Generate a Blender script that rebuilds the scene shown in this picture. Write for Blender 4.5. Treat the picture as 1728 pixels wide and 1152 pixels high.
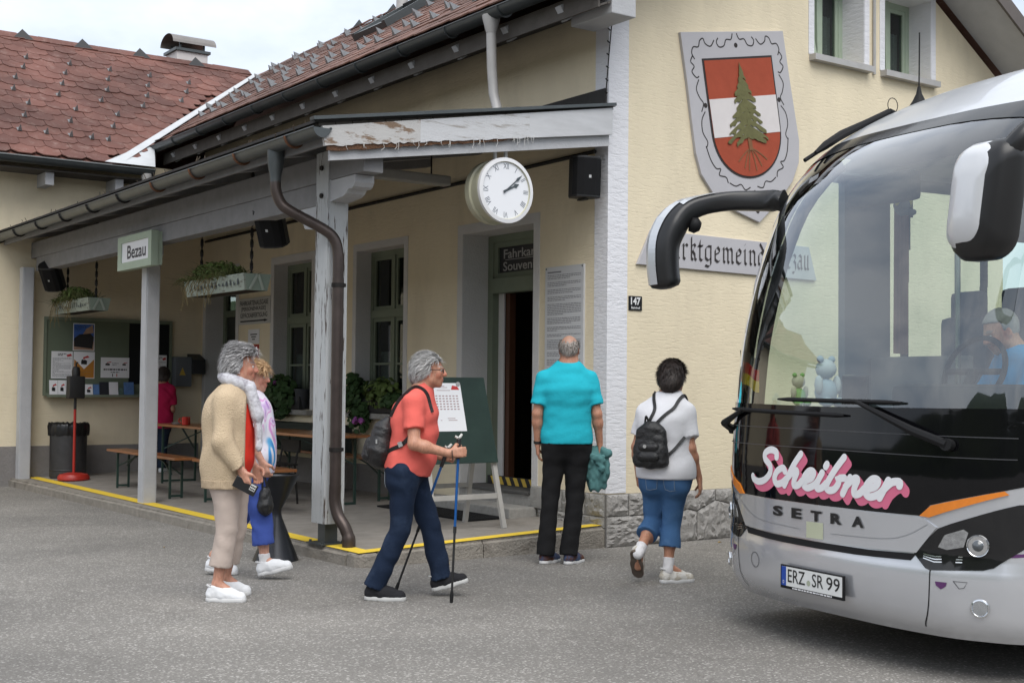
import bpy, bmesh, math, random
import numpy as np
from mathutils import Vector, Matrix
R = math.radians
for o in list(bpy.data.objects): bpy.data.objects.remove(o)
scene = bpy.context.scene
COL = scene.collection

# ------------------------------------------------------------------ camera
cam_d = bpy.data.cameras.new('camera'); cam = bpy.data.objects.new('camera', cam_d); COL.objects.link(cam)
cam_d.sensor_width = 36; cam_d.lens = 45.56; cam_d.clip_start = .1; cam_d.clip_end = 2000
CR = Vector((0.8137, -0.5811, 0.0099)).normalized()       # right
CF = Vector((0.5808, 0.8134, 0.0336)).normalized()      # forward
CU = CR.cross(CF).normalized(); CR = CF.cross(CU).normalized()
cam.matrix_world = Matrix(((CR.x, CU.x, -CF.x, 0), (CR.y, CU.y, -CF.y, 0), (CR.z, CU.z, -CF.z, 1.5), (0, 0, 0, 1)))
scene.camera = cam

# ------------------------------------------------------------------ sky and light: bright overcast
SUN_EL, SUN_ROT = R(58), R(200)
world = bpy.data.worlds.new('World'); scene.world = world; world.use_nodes = True
nt = world.node_tree; nt.nodes.clear()
def nn(nt, t, **k):
    n = nt.nodes.new(t)
    for a, b in k.items(): setattr(n, a, b)
    return n
out = nn(nt, 'ShaderNodeOutputWorld'); bg = nn(nt, 'ShaderNodeBackground')
sky = nn(nt, 'ShaderNodeTexSky', sky_type='NISHITA', sun_disc=False, sun_elevation=SUN_EL, sun_rotation=SUN_ROT, air_density=1.0, dust_density=2.0)
tc = nn(nt, 'ShaderNodeTexCoord'); mp = nn(nt, 'ShaderNodeMapping'); mp.inputs['Scale'].default_value = (1.6, 1.6, 3.4)
nz = nn(nt, 'ShaderNodeTexNoise'); nz.inputs['Scale'].default_value = 1.7; nz.inputs['Detail'].default_value = 7; nz.inputs['Roughness'].default_value = .55
rp = nn(nt, 'ShaderNodeValToRGB'); rp.color_ramp.elements[0].position = .33; rp.color_ramp.elements[1].position = .60
rp.color_ramp.elements[0].color = (3.3, 3.8, 4.6, 1); rp.color_ramp.elements[1].color = (6.2, 6.4, 6.7, 1)
mx = nn(nt, 'ShaderNodeMixRGB'); mx.inputs[0].default_value = .9
nt.links.new(tc.outputs['Generated'], mp.inputs[0]); nt.links.new(mp.outputs[0], nz.inputs['Vector']); nt.links.new(nz.outputs[0], rp.inputs[0])
nt.links.new(sky.outputs[0], mx.inputs[1]); nt.links.new(rp.outputs[0], mx.inputs[2]); nt.links.new(mx.outputs[0], bg.inputs[0])
bg.inputs[1].default_value = .1
nt.links.new(bg.outputs[0], out.inputs[0])
sd = bpy.data.lights.new('sun', 'SUN'); sun = bpy.data.objects.new('sun', sd); COL.objects.link(sun)
sd.energy = 1.25; sd.angle = R(50); sd.color = (1, .97, .92)
# sun from above, a little behind the camera and to its right
sdir = Vector((-.25, -.62, 1.0)).normalized(); sun.rotation_euler = sdir.to_track_quat('Z', 'Y').to_euler(); sun.location = (0, 0, 30)
sky.sun_elevation = math.asin(sdir.z); sky.sun_rotation = math.atan2(sdir.x, sdir.y)
scene.view_settings.view_transform = 'Standard'; scene.view_settings.look = 'None'
scene.view_settings.exposure = 1.08; scene.view_settings.gamma = 1.0
scene.render.engine = 'CYCLES'
try:
    scene.cycles.max_bounces = 8; scene.cycles.transparent_max_bounces = 16; scene.cycles.caustics_reflective = False; scene.cycles.caustics_refractive = False
except Exception: pass

# ------------------------------------------------------------------ materials
def srgb(r, g, b):
    f = lambda c: (c / 255 / 12.92) if c / 255 <= .04045 else ((c / 255 + .055) / 1.055) ** 2.4
    return (f(r), f(g), f(b))
MATS = {}
def mat(name, col, rough=.7, metal=0., var=.12, vscale=6., stretch=(1, 1, 1), bump=0., bscale=60., bstretch=(1, 1, 1), spec=.5, col2=None, c2lo=.55, c2hi=.75, c2scale=3., coat=0., trans=0., alpha=1., coord='pos', sss=0., emis=None, bramp=None):
    if name in MATS: return MATS[name]
    if spec == .5 and rough >= .55 and metal == 0: spec = .2
    m = bpy.data.materials.new(name); m.use_nodes = True; nt = m.node_tree
    b = nt.nodes['Principled BSDF']; L = nt.links.new
    b.inputs['Roughness'].default_value = rough; b.inputs['Metallic'].default_value = metal
    b.inputs['Specular IOR Level'].default_value = spec; b.inputs['Coat Weight'].default_value = coat
    b.inputs['Transmission Weight'].default_value = trans; b.inputs['Alpha'].default_value = alpha
    if sss: b.inputs['Subsurface Weight'].default_value = sss; b.inputs['Subsurface Radius'].default_value = (.01, .004, .002)
    if emis: b.inputs['Emission Color'].default_value = (*emis[:3], 1); b.inputs['Emission Strength'].default_value = emis[3]
    if coord == 'pos': src = nn(nt, 'ShaderNodeNewGeometry').outputs['Position']
    else: src = nn(nt, 'ShaderNodeTexCoord').outputs['Object']
    def mapped(s):
        if s == (1, 1, 1): return src
        q = nn(nt, 'ShaderNodeMapping'); q.inputs['Scale'].default_value = s; L(src, q.inputs[0]); return q.outputs[0]
    base = None
    if var > 0:
        n = nn(nt, 'ShaderNodeTexNoise'); n.inputs['Scale'].default_value = vscale; n.inputs['Detail'].default_value = 6; n.inputs['Roughness'].default_value = .6
        L(mapped(stretch), n.inputs['Vector'])
        x = nn(nt, 'ShaderNodeMixRGB'); L(n.outputs[0], x.inputs[0])
        x.inputs[1].default_value = (*[c * (1 - var * 1.6) for c in col], 1); x.inputs[2].default_value = (*[min(1, c * (1 + var * 1.3)) for c in col], 1)
        base = x.outputs[0]
    else: b.inputs['Base Color'].default_value = (*col, 1)
    if col2 is not None:
        n2 = nn(nt, 'ShaderNodeTexNoise'); n2.inputs['Scale'].default_value = c2scale; n2.inputs['Detail'].default_value = 8; n2.inputs['Roughness'].default_value = .65
        L(mapped(stretch), n2.inputs['Vector'])
        rr = nn(nt, 'ShaderNodeValToRGB'); rr.color_ramp.elements[0].position = c2lo; rr.color_ramp.elements[1].position = c2hi; L(n2.outputs[0], rr.inputs[0])
        y = nn(nt, 'ShaderNodeMixRGB'); L(rr.outputs[0], y.inputs[0])
        if base: L(base, y.inputs[1])
        else: y.inputs[1].default_value = (*col, 1)
        y.inputs[2].default_value = (*col2, 1); base = y.outputs[0]
    if base: L(base, b.inputs['Base Color'])
    if bump > 0:
        nb = nn(nt, 'ShaderNodeTexNoise'); nb.inputs['Scale'].default_value = bscale; nb.inputs['Detail'].default_value = 5; nb.inputs['Roughness'].default_value = .6
        L(mapped(bstretch), nb.inputs['Vector'])
        bp = nn(nt, 'ShaderNodeBump'); bp.inputs['Strength'].default_value = min(1, bump); bp.inputs['Distance'].default_value = .02 * max(1, bump); hsrc = nb.outputs[0]
        if bramp:
            br = nn(nt, 'ShaderNodeValToRGB'); br.color_ramp.elements[0].position = bramp[0]; br.color_ramp.elements[1].position = bramp[1]; L(hsrc, br.inputs[0]); hsrc = br.outputs[0]
        L(hsrc, bp.inputs['Height']); L(bp.outputs[0], b.inputs['Normal'])
    MATS[name] = m; return m

def glass_mat(name, tint, rough=.02, ior=1.5, boost=1.0):
    # clear sheet: tinted see-through with a Fresnel mirror on top
    m = bpy.data.materials.new(name); m.use_nodes = True; nt = m.node_tree; nt.nodes.clear(); L = nt.links.new
    o = nn(nt, 'ShaderNodeOutputMaterial'); t = nn(nt, 'ShaderNodeBsdfTransparent'); g = nn(nt, 'ShaderNodeBsdfGlossy'); fr = nn(nt, 'ShaderNodeLayerWeight'); mx = nn(nt, 'ShaderNodeMixShader')
    t.inputs[0].default_value = (*tint, 1); g.inputs[0].default_value = (.95, .97, 1, 1); g.inputs[1].default_value = rough; fr.inputs[0].default_value = .5; pw = nn(nt, 'ShaderNodeMath', operation='POWER'); pw.inputs[1].default_value = 5; ma = nn(nt, 'ShaderNodeMath', operation='MULTIPLY_ADD'); ma.inputs[1].default_value = .955; ma.inputs[2].default_value = .045
    L(fr.outputs['Facing'], pw.inputs[0]); L(pw.outputs[0], ma.inputs[0])
    ml = nn(nt, 'ShaderNodeMath', operation='MULTIPLY'); ml.inputs[1].default_value = boost; ml.use_clamp = True
    L(ma.outputs[0], ml.inputs[0]); L(ml.outputs[0], mx.inputs[0]); L(t.outputs[0], mx.inputs[1]); L(g.outputs[0], mx.inputs[2]); L(mx.outputs[0], o.inputs[0])
    MATS[name] = m; return m

# ------------------------------------------------------------------ mesh helpers
WLOC = {}
def V3(*a): return np.array(a, float)
def unit(v): v = np.asarray(v, float); return v / (np.linalg.norm(v) + 1e-12)
class MB:
    def __init__(s): s.v = []; s.f = []
    def add(s, verts, faces):
        n = len(s.v); s.v += [tuple(map(float, p)) for p in verts]; s.f += [tuple(i + n for i in f) for f in faces]; return s
    def obox(s, c, ax, ay, az, sx, sy, sz):
        c = np.asarray(c, float); ax, ay, az = unit(ax) * sx / 2, unit(ay) * sy / 2, unit(az) * sz / 2
        p = [c + i * ax + j * ay + k * az for k in (-1, 1) for j in (-1, 1) for i in (-1, 1)]
        return s.add(p, [(0, 2, 3, 1), (4, 5, 7, 6), (0, 1, 5, 4), (2, 6, 7, 3), (0, 4, 6, 2), (1, 3, 7, 5)])
    def box(s, x0, x1, y0, y1, z0, z1):
        return s.obox(((x0 + x1) / 2, (y0 + y1) / 2, (z0 + z1) / 2), (1, 0, 0), (0, 1, 0), (0, 0, 1), abs(x1 - x0), abs(y1 - y0), abs(z1 - z0))
    def bbox(s, x0, x1, y0, y1, z0, z1, b=.01):   # bevelled box (chamfered)
        bm = bmesh.new(); bmesh.ops.create_cube(bm, size=1)
        for v in bm.verts: v.co = Vector(((x0 + x1) / 2 + v.co.x * (x1 - x0), (y0 + y1) / 2 + v.co.y * (y1 - y0), (z0 + z1) / 2 + v.co.z * (z1 - z0)))
        bmesh.ops.bevel(bm, geom=bm.edges[:], offset=b, segments=2, affect='EDGES', profile=.6)
        return s.bm(bm)
    def bm(s, bm):
        bm.verts.index_update(); s.add([v.co for v in bm.verts], [tuple(v.index for v in f.verts) for f in bm.faces]); bm.free(); return s
    def bar(s, p, q, w, h, up=(0, 0, 1)):
        p, q = np.asarray(p, float), np.asarray(q, float); d = unit(q - p); up = np.asarray(up, float)
        if abs(d @ unit(up)) > .98: up = V3(1, 0, 0)
        a = unit(np.cross(d, up)); u = np.cross(a, d)
        return s.obox((p + q) / 2, d, a, u, np.linalg.norm(q - p), w, h)
    def tube(s, pts, rad, n=10, cap=True):
        pts = [np.asarray(p, float) for p in pts]; rad = rad if hasattr(rad, '__len__') else [rad] * len(pts)
        d0 = unit(pts[1] - pts[0]); up = V3(0, 0, 1) if abs(d0[2]) < .9 else V3(1, 0, 0); a = unit(np.cross(d0, up)); rings = []
        for i, p in enumerate(pts):
            d = unit(pts[min(i + 1, len(pts) - 1)] - pts[max(i - 1, 0)]); a = unit(a - d * (a @ d)); b = np.cross(d, a)
            rings.append([p + rad[i] * (math.cos(2 * math.pi * k / n) * a + math.sin(2 * math.pi * k / n) * b) for k in range(n)])
        v = [q for r_ in rings for q in r_]; f = []
        for i in range(len(pts) - 1):
            for k in range(n): f.append((i * n + k, i * n + (k + 1) % n, (i + 1) * n + (k + 1) % n, (i + 1) * n + k))
        if cap: f += [tuple(range(n))[::-1], tuple((len(pts) - 1) * n + k for k in range(n))]
        return s.add(v, f)
    def lathe(s, prof, c=(0, 0, 0), n=24, axis=(0, 0, 1), cap=True):
        az = unit(axis); ax = unit(np.cross(az, (0, 1, 0) if abs(az[1]) < .9 else (1, 0, 0))); ay = np.cross(az, ax); c = np.asarray(c, float)
        v = [c + az * z + r_ * (math.cos(2 * math.pi * k / n) * ax + math.sin(2 * math.pi * k / n) * ay) for r_, z in prof for k in range(n)]; f = []
        for i in range(len(prof) - 1):
            for k in range(n): f.append((i * n + k, i * n + (k + 1) % n, (i + 1) * n + (k + 1) % n, (i + 1) * n + k))
        if cap:
            if prof[0][0] > 1e-5: f.append(tuple(range(n))[::-1])
            if prof[-1][0] > 1e-5: f.append(tuple((len(prof) - 1) * n + k for k in range(n)))
        return s.add(v, f)
    def prism(s, poly, fn, t):   # poly 2D -> fn(a,b,h) -> 3D, thickness t
        n = len(poly); v = [fn(a, b, 0) for a, b in poly] + [fn(a, b, t) for a, b in poly]
        return s.add(v, [tuple(range(n))[::-1], tuple(range(n, 2 * n))] + [(i, (i + 1) % n, n + (i + 1) % n, n + i) for i in range(n)])
    def quad(s, a, b, c, d): return s.add([a, b, c, d], [(0, 1, 2, 3)])
    def mesh(s, name):
        me = bpy.data.meshes.new(name); me.from_pydata(s.v, [], s.f); me.update(); return me
    def build(s, name, m, parent=None, smooth=False, fix=True, bevel=0.):
        return mk(name, np.array(s.v, float).reshape(-1, 3), s.f, m, parent, smooth, fix, bevel)
def mk(name, verts, faces, m, parent=None, smooth=False, fix=True, bevel=0.):
    verts = np.asarray(verts, float); c = (verts.min(0) + verts.max(0)) / 2 if len(verts) else np.zeros(3)
    me = bpy.data.meshes.new(name); me.from_pydata((verts - c).tolist(), [], faces if isinstance(faces, list) else faces.tolist())
    if fix:
        bm = bmesh.new(); bm.from_mesh(me); bmesh.ops.recalc_face_normals(bm, faces=bm.faces); bm.to_mesh(me); bm.free()
    if m is not None: me.materials.append(m if not isinstance(m, str) else MATS[m])
    o = bpy.data.objects.new(name, me); COL.objects.link(o)
    if smooth:
        me.polygons.foreach_set('use_smooth', [True] * len(me.polygons))
        if smooth != True: me.set_sharp_from_angle(angle=R(smooth))
    base = np.zeros(3)
    if parent is not None: o.parent = parent; base = WLOC[parent.name]
    o.location = c - base; WLOC[o.name] = c
    if bevel:
        md = o.modifiers.new('bevel', 'BEVEL'); md.width = bevel; md.segments = 2; md.limit_method = 'ANGLE'
    return o
def thing(name, label, cat, loc=(0, 0, 0), group=None, rot=None, parent=None):
    o = bpy.data.objects.new(name, None); COL.objects.link(o); o.location = loc; o.empty_display_size = .1
    if rot is not None: o.rotation_euler = (0, 0, rot)
    WLOC[o.name] = np.array(loc, float) if rot is None else np.zeros(3)
    if parent is not None: o.parent = parent
    return tag(o, label, cat, group)
def tag(o, label=None, cat=None, group=None, kind=None):
    if label: o['label'] = label
    if cat: o['category'] = cat
    if group: o['group'] = group
    if kind: o['kind'] = kind
    return o
def inst(src, name, parent, loc, rot=None, scale=None):     # linked copy of a piece
    o = src.copy(); o.name = name; COL.objects.link(o)
    o.parent = parent; base = WLOC[parent.name] if parent is not None else np.zeros(3)
    o.location = np.asarray(loc, float) - base; WLOC[o.name] = np.asarray(loc, float)
    if rot is not None: o.rotation_euler = rot
    if scale is not None: o.scale = scale
    return o
def text2d(s, size=1., bold=0., shear=0., space=1., align='LEFT'):
    cu = bpy.data.curves.new('t', 'FONT'); cu.body = s; cu.size = size; cu.offset = bold; cu.shear = shear; cu.space_character = space; cu.align_x = align; cu.resolution_u = 3
    o = bpy.data.objects.new('t', cu); COL.objects.link(o); dg = bpy.context.evaluated_depsgraph_get()
    me = bpy.data.meshes.new_from_object(o.evaluated_get(dg)); v = np.array([q.co[:2] for q in me.vertices]).reshape(-1, 2); f = [tuple(p.vertices) for p in me.polygons]
    bpy.data.objects.remove(o); bpy.data.curves.remove(cu); bpy.data.meshes.remove(me); return v, f
def fit(v, x0, x1, y0, y1):
    lo, hi = v.min(0), v.max(0); return (v - lo) / (hi - lo) * [x1 - x0, y1 - y0] + [x0, y0]
def stroke(pts, w, n=0):   # thick 2D polyline with round joins -> verts, faces
    v, f = [], []
    for (a, b) in zip(pts[:-1], pts[1:]):
        a, b = np.array(a), np.array(b); d = b - a; l = np.linalg.norm(d)
        if l < 1e-9: continue
        d /= l; nrm = np.array([-d[1], d[0]]) * w / 2; k = len(v); v += [a - nrm, b - nrm, b + nrm, a + nrm]; f.append((k, k + 1, k + 2, k + 3))
    return v, f
def smooth_pts(P, n=6):
    P = [np.array(p, float) for p in P]; out = []
    for i in range(len(P) - 1):
        p0, p1, p2, p3 = P[max(i - 1, 0)], P[i], P[i + 1], P[min(i + 2, len(P) - 1)]
        for k in range(n):
            t = k / n; out.append(.5 * ((2 * p1) + (-p0 + p2) * t + (2 * p0 - 5 * p1 + 4 * p2 - p3) * t * t + (-p0 + 3 * p1 - 3 * p2 + p3) * t ** 3))
    out.append(P[-1]); return out
# ------------------------------------------------------------------ base materials
plaster = mat('yellow plaster', (.78, .685, .505), .92, var=.08, vscale=2.0, stretch=(1, 1, .4), bump=.22, bscale=7, bstretch=(1.3, 1.3, 6), bramp=(.28, .5), col2=(.62, .54, .40), c2lo=.50, c2hi=.85, c2scale=1.3)
quoin_m = mat('white plaster', (.74, .74, .77), .9, var=.05, vscale=3, bump=.3, bscale=7, bstretch=(1.4, 1.4, 5), bramp=(.3, .55))
trim_m = mat('grey white render trim', (.62, .61, .60), .9, var=.06, vscale=4, bump=.4, bscale=40)
stone_m = mat('rough grey stone', (.37, .355, .34), .95, var=.16, vscale=14, bump=1.0, bscale=22, col2=(.29, .28, .265), c2lo=.5, c2hi=.75, c2scale=6)
smooth_stone = mat('dressed grey stone', (.34, .33, .31), .92, var=.18, vscale=18, bump=.5, bscale=50)
concrete = mat('worn concrete', (.26, .24, .215), .93, var=.22, vscale=5, bump=.35, bscale=70, col2=(.16, .145, .125), c2lo=.55, c2hi=.8, c2scale=1.6)
kerb_m = mat('old kerb concrete', (.30, .275, .24), .95, var=.28, vscale=9, bump=.9, bscale=45, col2=(.13, .11, .09), c2lo=.55, c2hi=.78, c2scale=5)
yellow_paint = mat('yellow road paint', (.78, .55, .06), .8, var=.12, vscale=9, col2=(.42, .33, .12), c2lo=.62, c2hi=.75, c2scale=14)
wood_white = mat('grey white painted timber', (.47, .475, .49), .75, var=.1, vscale=5, stretch=(1, 1, 1), bump=.25, bscale=40)
wood_dark = mat('weathered grey timber', (.235, .232, .235), .85, var=.15, vscale=7, bump=.2, bscale=30)
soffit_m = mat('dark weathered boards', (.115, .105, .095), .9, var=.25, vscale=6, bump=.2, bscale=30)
rot_m = mat('rotten brown timber', (.14, .075, .045), .95, var=.4, vscale=25, bump=1, bscale=60)
green_paint = mat('sage green paint', (.185, .215, .16), .55, var=.08, vscale=8)
pale_green = mat('pale green paint', (.36, .43, .34), .55, var=.08, vscale=8)
zinc = mat('dark zinc', (.085, .095, .098), .42, metal=.55, var=.2, vscale=5)
copper = mat('browned copper', (.075, .058, .052), .38, metal=.6, var=.35, vscale=6)
pipe_grey = mat('pale grey pipe', (.42, .41, .40), .5, metal=.1, var=.12, vscale=7)
gloom_in = mat('painted interior gloom', (.045, .035, .03), .9, var=.2)  # darkness of the unlit rooms is painted into this colour
pane_m = glass_mat('window glass', (.55, .6, .58), boost=1.4)
lace = mat('lace curtain', (.62, .62, .60), .9, var=.25, vscale=45)
black_m = mat('black plastic', (.014, .014, .015), .5, var=.1)
iron = mat('black iron', (.02, .018, .017), .6, var=.3, vscale=20)
paper_m = mat('white paper', (.78, .78, .80), .7, var=.02)
ink = mat('dark print', (.03, .03, .035), .7, var=0)
ink_lt = mat('faint print', (.22, .22, .24), .7, var=0)

# flaking white paint on the old fascia and post
def flake(name, base, wood, lo, hi, sc, st):
    m = mat(name, base, .8, var=.08, vscale=5, stretch=st, bump=.35, bscale=30, bstretch=st, col2=wood, c2lo=lo, c2hi=hi, c2scale=sc); return m
post_flake = flake('flaking white post paint', (.50, .515, .52), (.105, .085, .075), .575, .61, 3.4, (9, 9, .8))
fascia_flake = flake('flaking white fascia paint', (.56, .565, .58), (.33, .31, .29), .56, .66, 2.4, (1, 6, 9))
fascia_rot = flake('mostly peeled fascia', (.50, .49, .48), (.22, .155, .11), .53, .60, 2.2, (2, 6, 7))

# asphalt
am = bpy.data.materials.new('asphalt'); am.use_nodes = True; MATS['asphalt'] = am
def asphalt():
    nt = am.node_tree; L = nt.links.new; b = nt.nodes['Principled BSDF']; g = nn(nt, 'ShaderNodeNewGeometry').outputs['Position']
    v = nn(nt, 'ShaderNodeTexVoronoi'); v.inputs['Scale'].default_value = 85; L(g, v.inputs['Vector'])
    n1 = nn(nt, 'ShaderNodeTexNoise'); n1.inputs['Scale'].default_value = 70; n1.inputs['Detail'].default_value = 6; n1.inputs['Roughness'].default_value = .75; L(g, n1.inputs['Vector'])
    n2 = nn(nt, 'ShaderNodeTexNoise'); n2.inputs['Scale'].default_value = .42; n2.inputs['Detail'].default_value = 9; n2.inputs['Roughness'].default_value = .6; L(g, n2.inputs['Vector'])
    r1 = nn(nt, 'ShaderNodeValToRGB'); e = r1.color_ramp.elements; e[0].position = .3; e[1].position = .75; e[0].color = (.11, .105, .098, 1); e[1].color = (.325, .312, .292, 1); L(n1.outputs[0], r1.inputs[0])
    bw = nn(nt, 'ShaderNodeSeparateColor'); L(v.outputs['Color'], bw.inputs[0])
    r2 = nn(nt, 'ShaderNodeValToRGB'); e = r2.color_ramp.elements; e[0].position = .80; e[1].position = 1; e[0].color = (0, 0, 0, 1); e[1].color = (.30, .295, .285, 1); L(bw.outputs[0], r2.inputs[0])
    ad = nn(nt, 'ShaderNodeMixRGB', blend_type='ADD'); ad.inputs[0].default_value = .85; L(r1.outputs[0], ad.inputs[1]); L(r2.outputs[0], ad.inputs[2])
    r3 = nn(nt, 'ShaderNodeValToRGB'); e = r3.color_ramp.elements; e[0].position = .35; e[1].position = .7; e[0].color = (.66, .65, .64, 1); e[1].color = (1.12, 1.10, 1.07, 1); L(n2.outputs[0], r3.inputs[0])
    mu = nn(nt, 'ShaderNodeMixRGB', blend_type='MULTIPLY'); mu.inputs[0].default_value = 1; L(ad.outputs[0], mu.inputs[1]); L(r3.outputs[0], mu.inputs[2])
    # hairline cracks
    v2 = nn(nt, 'ShaderNodeTexVoronoi', feature='DISTANCE_TO_EDGE'); v2.inputs['Scale'].default_value = .33
    wn = nn(nt, 'ShaderNodeTexNoise'); wn.inputs['Scale'].default_value = 2.5; wn.inputs['Detail'].default_value = 6; L(g, wn.inputs['Vector'])
    av = nn(nt, 'ShaderNodeVectorMath', operation='ADD'); sv = nn(nt, 'ShaderNodeVectorMath', operation='SCALE'); sv.inputs['Scale'].default_value = .8; L(wn.outputs['Color'], sv.inputs[0]); L(g, av.inputs[0]); L(sv.outputs[0], av.inputs[1]); L(av.outputs[0], v2.inputs['Vector'])
    r4 = nn(nt, 'ShaderNodeValToRGB'); e = r4.color_ramp.elements; e[0].position = 0; e[1].position = .007; e[0].color = (.45, .44, .43, 1); e[1].color = (1, 1, 1, 1); L(v2.outputs[0], r4.inputs[0])
    m3 = nn(nt, 'ShaderNodeMixRGB', blend_type='MULTIPLY'); m3.inputs[0].default_value = .3; L(mu.outputs[0], m3.inputs[1]); L(r4.outputs[0], m3.inputs[2])
    L(m3.outputs[0], b.inputs['Base Color']); b.inputs['Roughness'].default_value = .9
    bp = nn(nt, 'ShaderNodeBump'); bp.inputs['Strength'].default_value = .6; bp.inputs['Distance'].default_value = .006; L(n1.outputs[0], bp.inputs['Height']); L(bp.outputs[0], b.inputs['Normal'])
asphalt()
m = MB(); S = 600
m.quad((-S, -S, 0), (S, -S, 0), (S, S, 0), (-S, S, 0)); tag(m.build('ground', am, fix=False), kind='structure')

# wooded valley sides all round, low towards the station and higher behind the viewer
hill_m = mat('wooded hillside', (.030, .045, .022), .95, var=.5, vscale=.09, col2=(.07, .095, .035), c2lo=.5, c2hi=.7, c2scale=.012)
m = MB(); nA = 96; rgs = [(150, 0.0), (210, .45), (300, .8), (420, 1.0), (600, .9)]; random.seed(77); ph = [random.uniform(0, 6) for _ in range(5)]
def hill_h(t):
    d = math.cos(t - math.atan2(.8134, .5808)); b_ = 22 + 34 * (0.5 - .5 * d) ** 1.2
    return b_ * (1 + .22 * math.sin(3 * t + ph[0]) + .14 * math.sin(7 * t + ph[1]) + .07 * math.sin(17 * t + ph[2]) + .04 * math.sin(31 * t + ph[3]))
for i in range(nA):
    t = 2 * math.pi * i / nA
    for rr, k in rgs: m.v.append((rr * math.cos(t), rr * math.sin(t), hill_h(t) * k - .5))
m.f = [(i * 5 + j, ((i + 1) % nA) * 5 + j, ((i + 1) % nA) * 5 + j + 1, i * 5 + j + 1) for i in range(nA) for j in range(4)]
tag(m.build('hills', hill_m, smooth=True, fix=False), kind='structure')
# ------------------------------------------------------------------ wall panels with holes
XP, YG, YW = 7.76, 9.34, 19.15
fP = lambda a, b, h: (XP + h, a, b)        # a = y, b = z, h = into the wall
fG = lambda a, b, h: (a, YG + h, b)
fW = lambda a, b, h: (a, YW + h, b)
def panel(outer, holes, fn, t):
    bm = bmesh.new(); edges = []; mb = MB()
    for loop in [outer] + holes:
        vs = [bm.verts.new(fn(a, b, 0)) for a, b in loop]
        edges += [bm.edges.new((vs[i], vs[(i + 1) % len(vs)])) for i in range(len(vs))]
    bmesh.ops.triangle_fill(bm, use_beauty=True, use_dissolve=False, edges=edges)
    mb.bm(bm); n = len(mb.v); F = list(mb.f)
    o0, o1 = np.array(fn(0, 0, 0)), np.array(fn(0, 0, t)); sh = o1 - o0
    mb.add([np.array(p) + sh for p in mb.v[:n]], [f[::-1] for f in F])
    for loop in [outer] + holes:
        for (a, b), (c, d) in zip(loop, loop[1:] + loop[:1]): mb.quad(fn(a, b, 0), fn(c, d, 0), fn(c, d, t), fn(a, b, t))
    return mb
rect = lambda a0, a1, b0, b1: [(a0, b0), (a1, b0), (a1, b1), (a0, b1)]
DOOR = (10.5, 11.8, .30, 3.14); W1 = (13.05, 14.2, 1.15, 3.14); W2 = (15.42, 16.57, 1.15, 3.14); D2 = (17.86, 19.0, .16, 3.14)
U1 = (10.6, 11.42, 5.06, 6.05); U2 = (11.77, 12.6, 5.06, 6.0)
B = thing('station_building', 'pale yellow plastered station building with white quoins and brown shingled gable roof', 'building', (XP, YG, 0))
T = .35
panel(rect(YG + T, YW, 0, 5.3), [rect(*DOOR), rect(*W1), rect(*W2), rect(*D2)], fP, T).build('wall', plaster, B)
gz = lambda x: 5.0 + .675 * (x - 7.2) if x <= 10.6 else 7.295 - .612 * (x - 10.6)
panel([(XP, 0), (14.0, 0), (14.0, gz(14.0)), (10.6, gz(10.6)), (XP, gz(XP))], [rect(*U1), rect(*U2)], fG, T).build('wall', plaster, B)
MB().box(13.65, 14.0, YG + T, 30, 0, 5.1).build('wall', plaster, B)
m = MB(); m.box(XP + T, 13.09, YG + T, 30, .2, .28); m.build('floor', gloom_in, B)
m = MB(); m.box(XP + T, 13.09, YG + T, 30, 3.6, 3.7); m.build('ceiling', gloom_in, B)
m = MB(); m.box(9.6, 9.7, YG + T, 22, .28, 3.6); m.build('inner_wall', gloom_in, B)
# white quoins at the corner
m = MB(); m.box(XP - .006, XP, YG - .006, 9.53, .5, 5.2); m.box(XP, 8.0, YG - .006, YG, .5, 5.2); m.build('quoin', quoin_m, B)
# trims round the openings on the porch wall
def trim(o, w, fn, top=None, base=None):
    a0, a1, b0, b1 = o; b0 = base if base is not None else b0; mb = MB()
    mb.prism(rect(a0 - w, a0, b0, b1 + w), fn, -.008); mb.prism(rect(a1, a1 + w, b0, b1 + w), fn, -.008); mb.prism(rect(a0, a1, b1, b1 + w), fn, -.008)
    # painted reveals
    d = .33; e = .003
    mb.prism(rect(a0, a0 + e, b0, b1), fn, d); mb.prism(rect(a1 - e, a1, b0, b1), fn, d); mb.prism(rect(a0 + e, a1 - e, b1 - e, b1), fn, d); return mb
for o in (DOOR, W1, W2, D2): trim(o, .10 if o != W1 else .085, fP).build('opening_trim', trim_m, B)
for o in (U1, U2): trim(o, .085, fG).build('opening_trim', quoin_m, B)
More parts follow.
